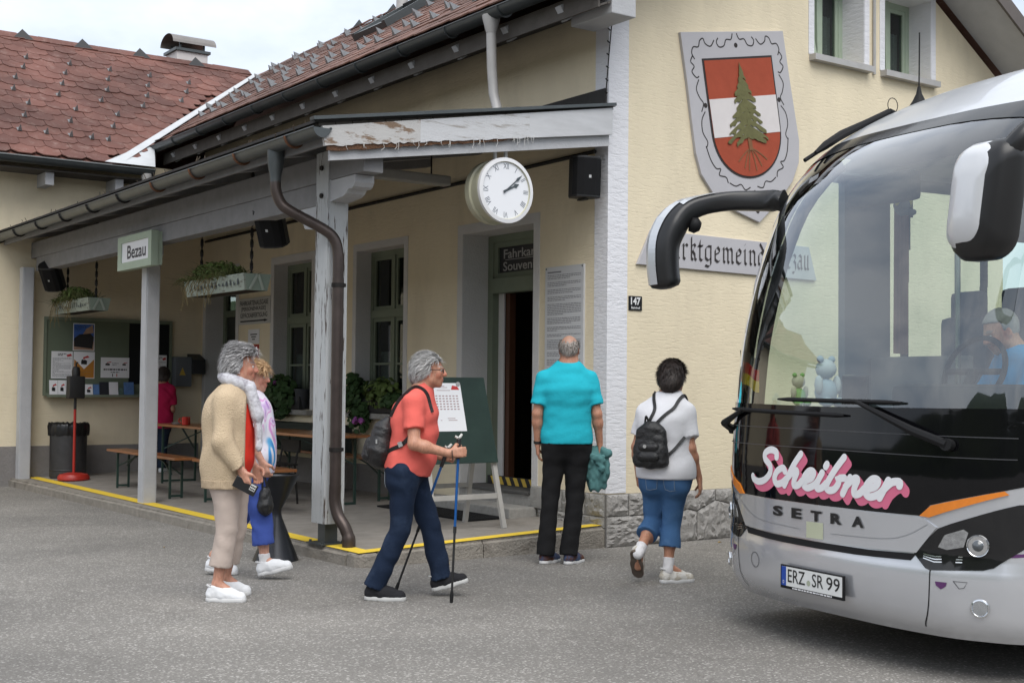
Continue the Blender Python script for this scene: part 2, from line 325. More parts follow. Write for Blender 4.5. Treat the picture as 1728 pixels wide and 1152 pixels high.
# windows
def window(o, fn, dep, frame, transom=None, sill=True, glaze=2, lace_h=.45, curtain=True):
    a0, a1, b0, b1 = o; w = .07
    root = MB(); t = .06
    f2 = lambda a, b, h: fn(a, b, dep + h)
    root.prism(rect(a0 + .004, a0 + w, b0, b1 - .004), f2, t); root.prism(rect(a1 - w, a1 - .004, b0, b1 - .004), f2, t); root.prism(rect(a0 + w, a1 - w, b1 - w, b1 - .004), f2, t); root.prism(rect(a0 + w, a1 - w, b0, b0 + w), f2, t)
    fr = root.build('window', frame, B)
    if transom:
        MB().prism(rect(a0 + w, a1 - w, transom - .05, transom + .05), lambda a, b, h: fn(a, b, dep - .025 + h), .08).build('transom_bar', frame, fr)
    segs = [(b0 + w, (transom - .05) if transom else b1 - w)] + ([(transom + .05, b1 - w)] if transom else [])
    am_ = (a0 + a1) / 2
    for (z0, z1) in segs:
        MB().prism(rect(am_ - .035, am_ + .035, z0, z1), lambda a, b, h: fn(a, b, dep - .01 + h), .065).build('mullion', frame, fr)
        for (y0, y1) in ((a0 + w, am_ - .035), (am_ + .035, a1 - w)):
            s = MB(); k = .045; f3 = lambda a, b, h: fn(a, b, dep + .008 + h)
            for rc in (rect(y0, y0 + k, z0, z1), rect(y1 - k, y1, z0, z1), rect(y0 + k, y1 - k, z0, z0 + k), rect(y0 + k, y1 - k, z1 - k, z1)): s.prism(rc, f3, .045)
            if z1 - z0 > .9: s.prism(rect(y0 + k, y1 - k, z0 + (z1 - z0) * .47, z0 + (z1 - z0) * .47 + .025), f3, .04)
            s.build('sash', frame, fr)
            MB().prism(rect(y0 + k, y1 - k, z0 + k, z1 - k), lambda a, b, h: fn(a, b, dep + .028 + h), .004).build('pane', pane_m, fr)
    if curtain:
        c = MB(); n = 40; L_ = [(a0 + w + (a1 - a0 - 2 * w) * i / n, dep + .12 + .018 * math.sin(i * 1.9) + .008 * math.sin(i * .7)) for i in range(n + 1)]
        for (p, q) in zip(L_[:-1], L_[1:]): c.quad(fn(p[0], b0 + .05, p[1]), fn(q[0], b0 + .05, q[1]), fn(q[0], b0 + lace_h, q[1]), fn(p[0], b0 + lace_h, p[1]))
        c.build('curtain', lace, fr, smooth=True, fix=False)
    if sill:
        MB().prism(rect(a0 - .07, a1 + .07, b0 - .07, b0 - .005), lambda a, b, h: fn(a, b, h - .09), .09 + dep).build('sill', smooth_stone if fn is fP else pipe_grey, fr)
    return fr
window(W1, fP, .20, green_paint, 2.36, lace_h=.75); window(W2, fP, .20, green_paint, 2.36, lace_h=.75)
# upper gable windows: tilted inward sash
for o in (U1, U2): window(o, fG, .30, pale_green, None, lace_h=.62)
for o in (U1, U2):   # bottom-hung casement leaning inwards beside the frame
    a0, a1, b0, b1 = o; tl = MB()
    tl.bar((a0 + .40, YG + .29, b0 + .07), (a0 + .40, YG + .02 + .29, b1), .05, .07); tl.bar((a0 + .33, YG + .28, b0 + .05), (a0 + .20, YG + .38, b1), .045, .07); tl.build('tilted_sash', pale_green, B)
# main entrance
dep = .33
f2 = lambda a, b, h: (XP + dep + h, a, b)
a0, a1, b0, b1 = DOOR
D = MB(); D.prism(rect(a1 - .10, a1 - .004, b0, b1 - .004), f2, .08); D.prism(rect(a0 + .004, a0 + .08, b0, b1 - .004), f2, .08); D.prism(rect(a0 + .08, a1 - .10, b1 - .08, b1 - .004), f2, .08)
D.prism(rect(a0 + .08, a1 - .10, 2.50, 2.66), lambda a, b, h: f2(a, b, h - .03), .11); dr = D.build('entrance_door', green_paint, B)
s = MB()
for rc in (rect(a1 - .17, a1 - .10, 2.66, 3.06), rect(a0 + .08, a0 + .14, 2.66, 3.06), rect(a0 + .14, a1 - .17, 2.66, 2.72), rect(a0 + .14, a1 - .17, 3.0, 3.06)): s.prism(rc, lambda a, b, h: f2(a, b, h + .015), .05)
s.build('fanlight_frame', green_paint, dr)
sign_black = mat('dark glazed sign panel', (.028, .028, .032), .35, var=.1)
MB().prism(rect(a0 + .14, a1 - .17, 2.72, 3.0), lambda a, b, h: f2(a, b, h + .04), .01).build('fanlight_sign_panel', sign_black, dr)
grey_letter = mat('pale grey lettering', (.42, .41, .40), .6, var=0)
def put_text(s, x0, x1, y0, y1, fn, m_, parent, name='lettering', bold=0., shear=0., flip=False, space=1.):
    v, f = text2d(s, 1., bold, shear, space); v = fit(v, x0, x1, y0, y1)
    return mk(name, [fn(-p[0] if flip else p[0], p[1], 0) for p in v], f, m_, parent, fix=False)
# reading direction on the porch wall runs towards -y
fT = lambda a, b, h: (XP + dep + .036, -a, b)
put_text('Fahrkarten', -11.55, -10.74, 2.875, 2.975, fT, grey_letter, dr, bold=.012)
put_text('Souvenirs', -11.56, -10.84, 2.74, 2.84, fT, grey_letter, dr, bold=.012)
MB().prism(rect(10.68, 11.52, 2.858, 2.864), lambda a, b, h: (XP + dep + .037 - h, a, b), .001).build('lettering_rule', grey_letter, dr)
m = MB(); m.prism(rect(a1 - .20, a1 - .10, .32, 2.5), lambda a, b, h: f2(a, b, h + .08), .02); m.build('door_lining', trim_m, dr)
brown_wood = mat('dark brown door wood', (.085, .035, .018), .5, var=.25, vscale=6, stretch=(4, 4, .6))
m = MB(); m.box(XP + dep + .11, XP + dep + .19, a1 - .27, a1 - .20, .43, 2.5); m.build('inner_jamb', brown_wood, dr)
m = MB()
for k in range(7): m.box(XP + 1.6, XP + 1.64, 10.3 + k * .2, 10.36 + k * .2, .3, 2.3)
m.box(XP + 1.58, XP + 1.66, 10.2, 11.9, 2.28, 2.36); m.build('inner_railing', gloom_in, dr)
# door steps
m = MB(); m.bbox(XP - .02, XP + .6, a0 + .0, a1, .14, .40, .012); m.build('threshold', smooth_stone, B)
m = MB(); m.bbox(XP - .36, XP - .022, a0 - .12, 12.4, .08, .29, .015); m.build('door_step', smooth_stone, B)
dark_slab = mat('dark slate tread', (.10, .098, .095), .8, var=.2)
m = MB(); m.bbox(XP - .05, XP + .33, a0 + .01, a1 - .01, .40, .43, .006); m.build('tread', dark_slab, B)
hz_y = mat('hazard tape yellow', (.60, .42, .08), .6); hz = MB(); hb_ = MB()
hb_.box(XP + .275, XP + .33, a0 + .012, a1 - .11, .431, .52); hb_.build('hazard_strip', black_m, B)
for k in range(9):
    y = a0 + .03 + k * .14
    if y + .13 > a1 - .12: break
    hz.add([(XP + .272, y, .435), (XP + .272, y + .07, .435), (XP + .272, y + .12, .518), (XP + .272, y + .05, .518)], [(0, 1, 2, 3)])
hz.build('hazard_stripe', hz_y, B, fix=False)
# second door
a0, a1, b0, b1 = D2
f2 = lambda a, b, h: (XP + .28 + h, a, b)
D = MB(); D.prism(rect(a1 - .1, a1 - .004, b0, b1 - .004), f2, .08); D.prism(rect(a0 + .004, a0 + .1, b0, b1 - .004), f2, .08); D.prism(rect(a0 + .1, a1 - .1, b1 - .1, b1 - .004), f2, .08); D.prism(rect(a0 + .1, a1 - .1, 2.5, 2.6), f2, .08)
d2 = D.build('side_door', green_paint, B)
m = MB(); m.prism(rect(a0 + .1, a1 - .1, b0, 2.5), lambda a, b, h: f2(a, b, h + .03), .04); m.build('door_leaf', mat('dark green door', (.03, .035, .028), .5), d2)
m = MB(); m.prism(rect(a0 + .1, a1 - .1, 2.6, b1 - .1), lambda a, b, h: f2(a, b, h + .04), .005); m.build('pane', pane_m, d2)

# ------------------------------------------------------------------ stone plinth, stone by stone
plinth = MB(); plinth.box(XP - .012, XP, YG - .012, 10.38, 0, .49); plinth.box(XP, 14.02, YG - .012, YG, 0, .49); plinth = plinth.build('plinth', mat('mortar joint', (.19, .18, .17), .95), B)
random.seed(3)
def rough_stone(poly, fn, t=.035, name='plinth_stone', par=None, mm=None):
    # polygonal stone face: subdivided, quarry-faced
    bm = bmesh.new(); c = np.mean(poly, 0); pl = [np.array(p) + (c - p) / np.linalg.norm(c - p) * .007 for p in poly]
    vs = [bm.verts.new((p[0], p[1], 0)) for p in pl]; bm.faces.new(vs)
    bmesh.ops.triangulate(bm, faces=bm.faces[:]);
    for _ in range(5):
        le = [e for e in bm.edges if e.calc_length() > .06]
        if not le: break
        bmesh.ops.subdivide_edges(bm, edges=le, cuts=1)
        bmesh.ops.triangulate(bm, faces=[f for f in bm.faces if len(f.verts) > 3])
    for v in bm.verts:
        v.co.z = (t * .35 if v.is_boundary else t * random.uniform(.5, 1.25))
    ext = [e for e in bm.edges if e.is_boundary]; r_ = bmesh.ops.extrude_edge_only(bm, edges=ext)
    for v in r_['geom']:
        if isinstance(v, bmesh.types.BMVert): v.co.z = -.004
    mb = MB().bm(bm); mb.v = [fn(p[0], p[1], -p[2]) for p in mb.v]
    return mb.build(name, mm or stone_m, par or plinth, smooth=28)
GX = lambda cx, cy: None
gq = lambda a, b, h: (a, YG - .012 + h, b)
for poly in ([(7.75, .285), (8.02, .285), (8.02, .49), (7.75, .49)], [(8.02, .285), (8.52, .28), (8.52, .49), (8.02, .49)], [(8.52, .28), (8.66, .285), (8.78, .315), (8.90, .285), (8.90, .285), (9.15, .385), (9.15, .49), (8.52, .49)],
             [(9.15, .385), (9.27, .36), (9.62, .27), (9.62, .49), (9.15, .49)], [(9.62, .27), (10.3, .28), (10.3, .49), (9.62, .49)],
             [(7.75, .0), (8.45, .0), (8.45, .28), (7.75, .285)], [(8.45, .0), (8.90, .0), (8.90, .285), (8.78, .315), (8.66, .285), (8.45, .28)],
             [(8.90, .0), (9.62, .0), (9.62, .27), (9.27, .36), (9.15, .385), (8.90, .285)], [(9.62, .0), (10.3, .0), (10.3, .28), (9.62, .27)]):
    rough_stone(poly[::1], gq)
x = 10.3
while x < 13.7:
    w = random.uniform(.5, .8); rough_stone([(x, 0), (x + w, 0), (x + w, .27), (x, .28)], gq); rough_stone([(x, .28), (x + w, .27), (x + w, .49), (x, .49)], gq); x += w
pq = lambda a, b, h: (XP - .012 + h, a, b)
for (y0, y1, z0, z1) in ((9.335, 9.62, .28, .49), (9.62, 9.98, .28, .49), (9.98, 10.12, .28, .49), (9.335, 9.75, .18, .28), (9.75, 10.38, .16, .28)): rough_stone([(y0, z0), (y1, z0), (y1, z1), (y0, z1)], pq, .03, mm=smooth_stone)
m = MB(); m.bbox(XP - .06, XP + .3, 10.12, 10.46, .28, .50, .03); m.build('door_cheek_stone', smooth_stone, B, smooth=40)
# rendered grey dado under the porch windows
dado = mat('grey rendered dado', (.24, .225, .215), .95, var=.12, vscale=5, bump=.6, bscale=40)
m = MB(); m.box(XP - .03, XP, 12.42, 17.78, .1, .52); m.build('dado', dado, B)

# ------------------------------------------------------------------ roofs
shingle_m = bpy.data.materials.new('red brown roof shingle'); shingle_m.use_nodes = True; MATS['shingle'] = shingle_m
def shingle_nodes(mm, c_lo, c_hi, pale):
    nt = mm.node_tree; L = nt.links.new; b = nt.nodes['Principled BSDF']; oi = nn(nt, 'ShaderNodeObjectInfo'); g = nn(nt, 'ShaderNodeNewGeometry').outputs['Position']
    a = nn(nt, 'ShaderNodeMixRGB'); a.inputs[1].default_value = (*c_lo, 1); a.inputs[2].default_value = (*c_hi, 1); L(oi.outputs['Random'], a.inputs[0])
    n = nn(nt, 'ShaderNodeTexNoise'); n.inputs['Scale'].default_value = 7; n.inputs['Detail'].default_value = 8; n.inputs['Roughness'].default_value = .8; L(g, n.inputs['Vector'])
    r = nn(nt, 'ShaderNodeValToRGB'); r.color_ramp.elements[0].position = .52; r.color_ramp.elements[1].position = .72; r.color_ramp.elements[1].color = (.75, .75, .75, 1); L(n.outputs[0], r.inputs[0])
    c = nn(nt, 'ShaderNodeMixRGB'); L(r.outputs[0], c.inputs[0]); L(a.outputs[0], c.inputs[1]); c.inputs[2].default_value = (*pale, 1); n3 = nn(nt, 'ShaderNodeTexNoise'); n3.inputs['Scale'].default_value = .9; n3.inputs['Detail'].default_value = 6; L(g, n3.inputs['Vector']); r3 = nn(nt, 'ShaderNodeValToRGB'); r3.color_ramp.elements[0].position = .35; r3.color_ramp.elements[1].position = .65; r3.color_ramp.elements[0].color = (.62, .60, .58, 1); r3.color_ramp.elements[1].color = (1.15, 1.12, 1.1, 1); L(n3.outputs[0], r3.inputs[0])
    m3 = nn(nt, 'ShaderNodeMixRGB', blend_type='MULTIPLY'); m3.inputs[0].default_value = 1; L(c.outputs[0], m3.inputs[1]); L(r3.outputs[0], m3.inputs[2]); L(m3.outputs[0], b.inputs['Base Color']); b.inputs['Roughness'].default_value = .7
    b.inputs['Specular IOR Level'].default_value = .3
shingle_nodes(shingle_m, (.115, .050, .040), (.165, .072, .056), (.27, .19, .165))
shingle_b = bpy.data.materials.new('brown roof shingle'); shingle_b.use_nodes = True; shingle_nodes(shingle_b, (.12, .062, .047), (.20, .105, .08), (.30, .21, .175)); MATS['shingleb'] = shingle_b
SW, SL, SE = .35, .40, .247     # pitch, length, exposure
def shingle_mesh(th=.012):
    w = SW / 2 - .004; c = .08; poly = [(-w, SL), (-w, .075), (-w + c, 0), (w - c, 0), (w, .075), (w, SL)]
    return poly, th
def roof_pieces(eave_pt, along, upv, nrm, n_rows, range_fn, mm, par, limit, pref, vis, th=.014):
    poly, _ = shingle_mesh(); fn = lambda a, b, h: (a, b, h); mb = MB().prism(poly, fn, th); me = mb.mesh('shingle'); me.materials.append(mm)
    al, up, nr = map(unit, (along, upv, nrm)); tilt = .03
    up2 = unit(up - nr * tilt); nr2 = unit(np.cross(al, up2)) if np.cross(al, up2) @ nr > 0 else -unit(np.cross(al, up2))
    rot = Matrix((al, up2, nr2)).transposed(); handed = rot.determinant()
    spots = []
    for r_ in range(n_rows):
        s = r_ * SE; a0, a1 = range_fn(s); k0 = math.floor((a0) / SW) - 1; 
        for k in range(k0, int(a1 / SW) + 2):
            a = k * SW + (SW / 2 if r_ % 2 else 0)
            if a - SW / 2 < a0 - .08 or a + SW / 2 > a1 + .27: continue
            spots.append((pref(a, s), vis(a, s), np.asarray(eave_pt) + al * a + up * s + nr * .034, r_))
    spots.sort(key=lambda q: (not q[1], -q[0])); rest = MB(); rnd = random.Random(5)
    for i, (pf, vs, p, r_) in enumerate(spots):
        j = nr * rnd.uniform(-.004, .005)
        if i < limit and vs:
            o = bpy.data.objects.new('shingle', me); COL.objects.link(o); o.parent = par; o.matrix_local = Matrix.Translation(Vector(p + j - WLOC[par.name])) @ rot.to_4x4()
        else:
            Mx = np.array(rot); rest.add([p + j + Mx @ np.array(q) for q in mb.v], mb.f)
    if rest.v: tag(rest.build('shingle_field', mm, par, fix=False), kind='stuff')
# main roof (eave along y on the porch side)
SL1 = .675; c1 = 1 / math.hypot(1, SL1); s1 = SL1 * c1
zr = lambda x: 5.12 + SL1 * (x - 7.0)
zr2 = lambda x: zr(10.6) - .612 * (x - 10.6)
Ymax = lambda x: 18.6 + (x - 6.26)            # valley line
m = MB(); xr, zrr = 10.6, zr(10.6); yf = 8.72
m.add([(7.0, yf, zr(7.0)), (7.0, Ymax(7.0), zr(7.0)), (xr, Ymax(xr), zrr), (xr, yf, zrr), (7.0, yf, zr(7.0) - .09), (7.0, Ymax(7.0), zr(7.0) - .09), (xr, Ymax(xr), zrr - .12), (xr, yf, zrr - .12)],
      [(0, 1, 2, 3), (4, 7, 6, 5), (0, 4, 5, 1), (1, 5, 6, 2), (0, 3, 7, 4)])
m.add([(14.3, yf, zr2(14.3)), (14.3, 30, zr2(14.3)), (xr, 30, zrr), (xr, yf, zrr), (14.3, yf, zr2(14.3) - .09), (14.3, 30, zr2(14.3) - .09), (xr, 30, zrr - .12), (xr, yf, zrr - .12)],
      [(0, 3, 2, 1), (4, 5, 6, 7), (0, 1, 5, 4), (0, 4, 7, 3), (1, 2, 6, 5)])
m.add([(xr, Ymax(xr), zrr - .001), (xr, 30, zrr - .001), (7.6, 30, zr(7.6)), (9.9, 22.6, 7.0)], [(0, 1, 2, 3)])
roof = m.build('roof', shingle_b, B)
nr1 = unit((-SL1, 0, 1)); up1 = unit((1, 0, SL1))
roof_pieces((7.02, 0, zr(7.02)), (0, -1, 0), up1, nr1, 17, lambda s: (-Ymax(7.02 + s * c1) + .22, -yf), shingle_b, roof, 300, lambda a, s: a - s * .8, lambda a, s: True)
# ridge caps, verge boards
m = MB()
for k in range(30): m.obox((xr - .06, yf + .2 + k * .37, zrr + .035), (0, 1, -.04), (c1, 0, s1), (-s1, 0, c1), .40, .2, .015)
m.build('ridge_cap', shingle_b, roof)
for k in range(9):
    y = 10.2 + k * 1.15
    m = MB(); m.add([(xr - .18, y, zrr - .05), (xr - .18, y + .34, zrr - .05), (xr - .02, y, zrr + .16), (xr + .1, y + .34, zrr + .04), (xr + .1, y, zrr + .04)], [(0, 1, 3, 2), (0, 2, 4), (2, 3, 4)]); m.build('ridge_vent', zinc, roof)
verge_m = mat('grey brown verge board', (.13, .115, .108), .7)
m = MB(); m.bar((6.98, yf - .015, zr(6.98) - .10), (xr, yf - .015, zrr - .10), .03, .24); m.build('verge_board', wood_white, roof)
m = MB(); m.bar((14.35, yf - .015, zr2(14.35) - .08), (xr, yf - .015, zrr - .08), .03, .17); m.build('verge_board', verge_m, roof)
m = MB(); m.add([(10.6, yf + .02, zrr - .14), (14.25, yf + .02, zr2(14.25) - .13), (14.25, YG - .01, zr2(14.25) - .13), (10.6, YG - .01, zrr - .14)], [(0, 1, 2, 3)]); m.build('verge_soffit', wood_white, roof, fix=False)
m = MB(); m.bbox(7.30, 7.58, yf + .03, YG, 4.80, 5.06, .01); m.build('purlin_end', wood_white, roof)
m = MB(); m.box(12.2, 12.45, yf + .06, YG, zr2(12.35) - .42, zr2(12.35) - .2); m.build('purlin_end', wood_white, roof)
# soffit boards and rafters along the eave
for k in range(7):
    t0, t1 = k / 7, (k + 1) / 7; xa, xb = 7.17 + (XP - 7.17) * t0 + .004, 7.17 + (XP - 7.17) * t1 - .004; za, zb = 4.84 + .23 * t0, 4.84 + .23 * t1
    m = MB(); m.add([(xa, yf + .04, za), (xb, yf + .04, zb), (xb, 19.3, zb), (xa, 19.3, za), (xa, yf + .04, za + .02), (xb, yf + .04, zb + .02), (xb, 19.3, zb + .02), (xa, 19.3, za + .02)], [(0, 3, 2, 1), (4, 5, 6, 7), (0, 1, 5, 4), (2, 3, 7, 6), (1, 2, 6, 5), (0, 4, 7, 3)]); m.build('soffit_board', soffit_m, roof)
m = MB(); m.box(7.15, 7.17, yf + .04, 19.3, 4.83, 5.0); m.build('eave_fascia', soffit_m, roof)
for k in range(12):
    y = 9.30 + k * .87; m = MB()
    m.obox((7.185, y, 4.905), (c1, 0, s1), (0, 1, 0), (-s1, 0, c1), .07, .085, .15); m.build('rafter_tail', wood_white, roof)
def half_gutter(p, q, rad, mm, par, name='gutter', caps=True, n=9):
    p, q = V3(*p), V3(*q); d = unit(q - p); a = unit(np.cross(d, (0, 0, 1))); mb = MB(); prof = []
    for rr in (rad, rad - .006):
        prof += [(rr * math.cos(math.pi + math.pi * k / n), rr * math.sin(math.pi + math.pi * k / n)) for k in (range(n + 1) if rr == rad else range(n, -1, -1))]
    N = len(prof); mb.add([p + a * x + V3(0, 0, z) for x, z in prof] + [q + a * x + V3(0, 0, z) for x, z in prof], [(i, (i + 1) % N, N + (i + 1) % N, N + i) for i in range(N)])
    mb.tube([p + a * rad, q + a * rad], .011, 8); mb.tube([p - a * rad, q - a * rad], .007, 6)
    if caps:
        for c in (p, q): mb.add([c + a * x * 1. + V3(0, 0, z) for x, z in prof[:n + 1]], [tuple(range(n + 1))])
    return mb.build(name, mm, par, smooth=40, fix=True)
g1 = half_gutter((7.0, yf, 5.085), (7.0, 19.55, 5.085), .085, zinc, roof)
def bracket(p, d, rad, mm, par):
    d = unit(d); a = unit(np.cross(d, (0, 0, 1))); pts = [V3(*p) + a * rad * math.cos(math.pi + math.pi * k / 8) + V3(0, 0, rad * math.sin(math.pi + math.pi * k / 8)) for k in range(9)]
    mb = MB()
    for (s, e) in zip(pts[:-1], pts[1:]): mb.bar(s, e, .03, .006, up=d)
    return mb.build('gutter_bracket', mm, par)
for k in range(12): bracket((7.0, 9.05 + k * .93, 5.085), (0, 1, 0), .09, zinc, g1)
# drip flashing between shingles and gutter
m = MB(); m.bar((7.03, yf, 5.125), (7.03, 19.4, 5.125), .10, .004); m.build('eave_flashing', pipe_grey, roof)
# upper downpipe onto the porch roof
m = MB(); m.lathe([(.09, 0), (.085, -.04), (.05, -.17)], (7.0, 10.2, 5.05), 14); m.tube([(7.0, 10.2, 4.90), (7.02, 10.21, 4.55), (7.05, 10.22, 4.30), (7.05, 10.16, 4.16), (7.02, 10.1, 4.06)], .048, 12); m.build('upper_downpipe', pipe_grey, B, smooth=40)
# roof window and vent pipe
q = lambda x, y, h: np.array((x, y, zr(x))) + nr1 * h
def slope_box(mb, x0, x1, y0, y1, h0, h1):
    p = [q(x, y, h) for h in (h0, h1) for y in (y0, y1) for x in (x0, x1)]; return mb.add(p, [(0, 2, 3, 1), (4, 5, 7, 6), (0, 1, 5, 4), (2, 6, 7, 3), (0, 4, 6, 2), (1, 3, 7, 5)])
sk = MB(); slope_box(sk, 8.75, 9.65, 15.2, 15.28, .02, .15); slope_box(sk, 8.75, 9.65, 16.05, 16.13, .02, .15); slope_box(sk, 8.75, 8.85, 15.28, 16.05, .02, .13); slope_box(sk, 9.55, 9.65, 15.28, 16.05, .02, .17)
sk = sk.build('roof_window', zinc, roof); pg = MB(); slope_box(pg, 8.85, 9.55, 15.28, 16.05, .09, .10); pg.build('pane', glass_mat('roof glass', (.3, .34, .36), boost=2), sk)
m = MB(); m.lathe([(.12, -.1), (.09, .12), (.085, .55)], (9.95, 16.9, zr(9.95)), 14); m.build('vent_pipe', pipe_grey, roof, smooth=40)
# snow guards
gm = MB(); gm.add([(-.03, 0, 0), (.03, 0, 0), (.03, .11, 0), (-.03, .11, 0), (0, .02, .10), (0, .10, .012)], [(0, 1, 4), (1, 2, 5, 4), (0, 4, 5, 3), (0, 3, 2, 1)])
guard_m = mat('galvanised snow guard', (.23, .235, .24), .45, metal=.6, var=.2, vscale=30)
def guards(L_, mk_pt, rot, par):
    src = gm.mesh('snow_guard'); src.materials.append(guard_m)
    for p in L_:
        o = bpy.data.objects.new('snow_guard', src); COL.objects.link(o); o.parent = par; P_ = mk_pt(*p); o.matrix_local = Matrix.Translation(Vector(P_ - WLOC[par.name])) @ rot.to_4x4()
rot1 = Matrix((V3(0, -1, 0), up1, nr1)).transposed()
gl = [(x, y) for x in (7.62,) for y in np.arange(9.3, 19.3, .42)] + [(x, y + (.3 if i % 2 else 0)) for i, x in enumerate((7.95, 8.30, 8.66, 9.05, 9.45, 9.85, 10.2)) for y in np.arange(9.6, 24, .95) if y < Ymax(x) - .4 and not (8.6 < x < 9.75 and 15 < y < 16.4)]
guards(gl, lambda x, y: q(x, y, .05), rot1, roof)

# shield-side details on the gable: conduit, string of lights at the corner
m = MB(); m.tube([(11.573, YG - .02, 4.99), (11.573, YG - .02, 6.4)], .018, 8); m.build('conduit', pipe_grey, B)
m = MB(); m.tube([(7.80, 9.30, 5.25), (7.765, 9.31, 4.9), (7.735, 9.312, 4.6), (7.71, 9.315, 4.3), (7.69, 9.315, 4.12), (7.675, 9.3, 4.02)], .006, 5)
for k in range(9): z = 5.2 - k * .12; m.tube([(7.735 + .05 * (z - 4.6), 9.31, z), (7.735 + .05 * (z - 4.6) - .035, 9.30, z + .01)], .007, 5)
tag(m.build('light_string', iron), 'thin black string of fairy lights hanging down the white corner quoin', 'fairy lights')

# ------------------------------------------------------------------ the wing with the red roof
Wg = thing('station_wing', 'yellow station wing with weathered red shingle roof and white valley flashing', 'building', (6.0, YW, 0))
m = MB(); m.box(-2.0, XP, YW, YW + .3, 0, 4.75); m.build('wall', plaster, Wg)
m = MB(); m.box(-2, -1.7, YW + .3, 26.2, 0, 4.7); m.box(-2, XP, 26.2, 26.5, 0, 4.7); m.build('wall', plaster, Wg)
m = MB(); m.box(-2.0, XP - .04, YW - .035, YW, 0, .56); m.build('dado', dado, Wg)
SL2 = .674; c2 = 1 / math.hypot(1, SL2); zw = lambda y: 4.62 + SL2 * (y - 18.6); yr = 22.5; xv = lambda y: 6.26 + (y - 18.6)
m = MB(); m.add([(-2.4, 18.6, zw(18.6)), (xv(18.6), 18.6, zw(18.6)), (xv(yr), yr, zw(yr)), (-2.4, yr, zw(yr)), (-2.4, 18.6, zw(18.6) - .08), (xv(18.6), 18.6, zw(18.6) - .08), (xv(yr), yr, zw(yr) - .12), (-2.4, yr, zw(yr) - .12)],
                [(0, 1, 2, 3), (4, 7, 6, 5), (0, 4, 5, 1), (0, 3, 7, 4), (1, 5, 6, 2)])
m.add([(-2.4, 26.9, zw(18.1)), (xv(yr), 26.9, zw(18.1)), (xv(yr), yr, zw(yr) - .001), (-2.4, yr, zw(yr) - .001)], [(0, 3, 2, 1)]); wroof = m.build('roof', shingle_m, Wg)
nr2 = unit((0, -SL2, 1)); up2 = unit((0, 1, SL2))
roof_pieces((0, 18.62, zw(18.62)), (1, 0, 0), up2, nr2, 19, lambda s: (1.5, xv(18.62 + s * c2) - .10), shingle_m, wroof, 300, lambda a, s: a + (s * .1), lambda a, s: a > 4.2 + s * .25)
m = MB()
for k in range(24): m.obox((.3 + k * .41, yr - .05, zw(yr) + .03), (1, 0, .03), (0, c2, SL2 * c2), (0, -SL2 * c2, c2), .44, .2, .015)
m.build('ridge_cap', shingle_m, wroof)
for x in (3.8, 4.82, 5.835, 6.84, 7.856, 8.89):
    m = MB(); z = zw(yr); m.add([(x - .17, yr - .13, z - .02), (x + .17, yr - .13, z - .02), (x, yr - .02, z + .17), (x, yr + .16, z + .05)], [(0, 1, 2), (0, 2, 3), (1, 3, 2)]); m.build('ridge_vent', black_m, wroof)
q2 = lambda x, y, h: np.array((x, y, zw(y))) + nr2 * h
WG = [(5.69, 21.65), (6.39, 21.65), (7.06, 21.65), (7.75, 21.65), (8.43, 21.6), (5.55, 21.27), (6.21, 21.27), (6.91, 21.27), (7.58, 21.25), (8.25, 21.23), (5.33, 20.87), (6.05, 20.87), (6.77, 20.87), (7.43, 20.86), (5.2, 20.47), (5.88, 20.47), (6.55, 20.47), (8.02, 20.86), (5.32, 20.06), (6.03, 20.06), (7.23, 20.47), (6.68, 20.06), (5.16, 19.65), (5.83, 19.65), (6.48, 19.65), (4.98, 19.22), (5.36, 19.22), (5.71, 19.22), (6.02, 19.22), (6.27, 19.22), (4.5, 20.87), (4.85, 21.27), (5.0, 21.65), (4.6, 20.06), (4.45, 19.65), (4.6, 19.22)]
rot2 = Matrix((V3(1, 0, 0), up2, nr2)).transposed()
guards(WG, lambda x, y: q2(x, y, .05), rot2, wroof)
# valley flashing: white sheet following the valley, in two wings
white_metal = mat('white painted sheet metal', (.50, .515, .53), .5, var=.12, vscale=4)
m = MB(); N_ = 10
for i in range(N_):
    ya, yb = 18.62 + (yr - 18.62) * i / N_, 18.62 + (yr - 18.62) * (i + 1) / N_
    wa = .16 - .06 * i / N_; wb = .16 - .06 * (i + 1) / N_
    m.quad(q2(xv(ya) - wa, ya, .058), q2(xv(ya), ya, .058), q2(xv(yb), yb, .058), q2(xv(yb) - wb, yb, .058))
    if xv(ya) >= 6.98: m.quad(q(xv(ya), ya - .22, .052), q(xv(ya), ya, .058), q(xv(yb), yb, .058), q(xv(yb), yb - .22, .052))
m.build('valley_flashing', white_metal, wroof, fix=False)
m = MB(); m.add([(6.0, 18.55, 4.66), (6.75, 18.55, 4.66), (7.0, 19.3, 5.12), (6.55, 19.0, 4.95), (6.75, 18.62, 4.56), (7.05, 19.35, 4.98)], [(0, 1, 2, 3), (1, 4, 5, 2)]); m.build('valley_foot_flashing', white_metal, wroof, fix=False)
half_gutter((-2.4, 18.55, 4.60), (6.72, 18.55, 4.60), .085, zinc, wroof)
m = MB(); m.bar((-2.4, 18.58, 4.625), (6.1, 18.58, 4.625), .12, .004); m.build('eave_flashing', pipe_grey, wroof)
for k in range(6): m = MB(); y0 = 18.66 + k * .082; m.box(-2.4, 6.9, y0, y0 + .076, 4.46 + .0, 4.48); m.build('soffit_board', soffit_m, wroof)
for x in (2.3, 3.4, 5.28, 6.28): m = MB(); m.bbox(x - .06, x + .06, 18.72, YW, 4.27, 4.455, .006); m.build('purlin_end', wood_white, wroof)
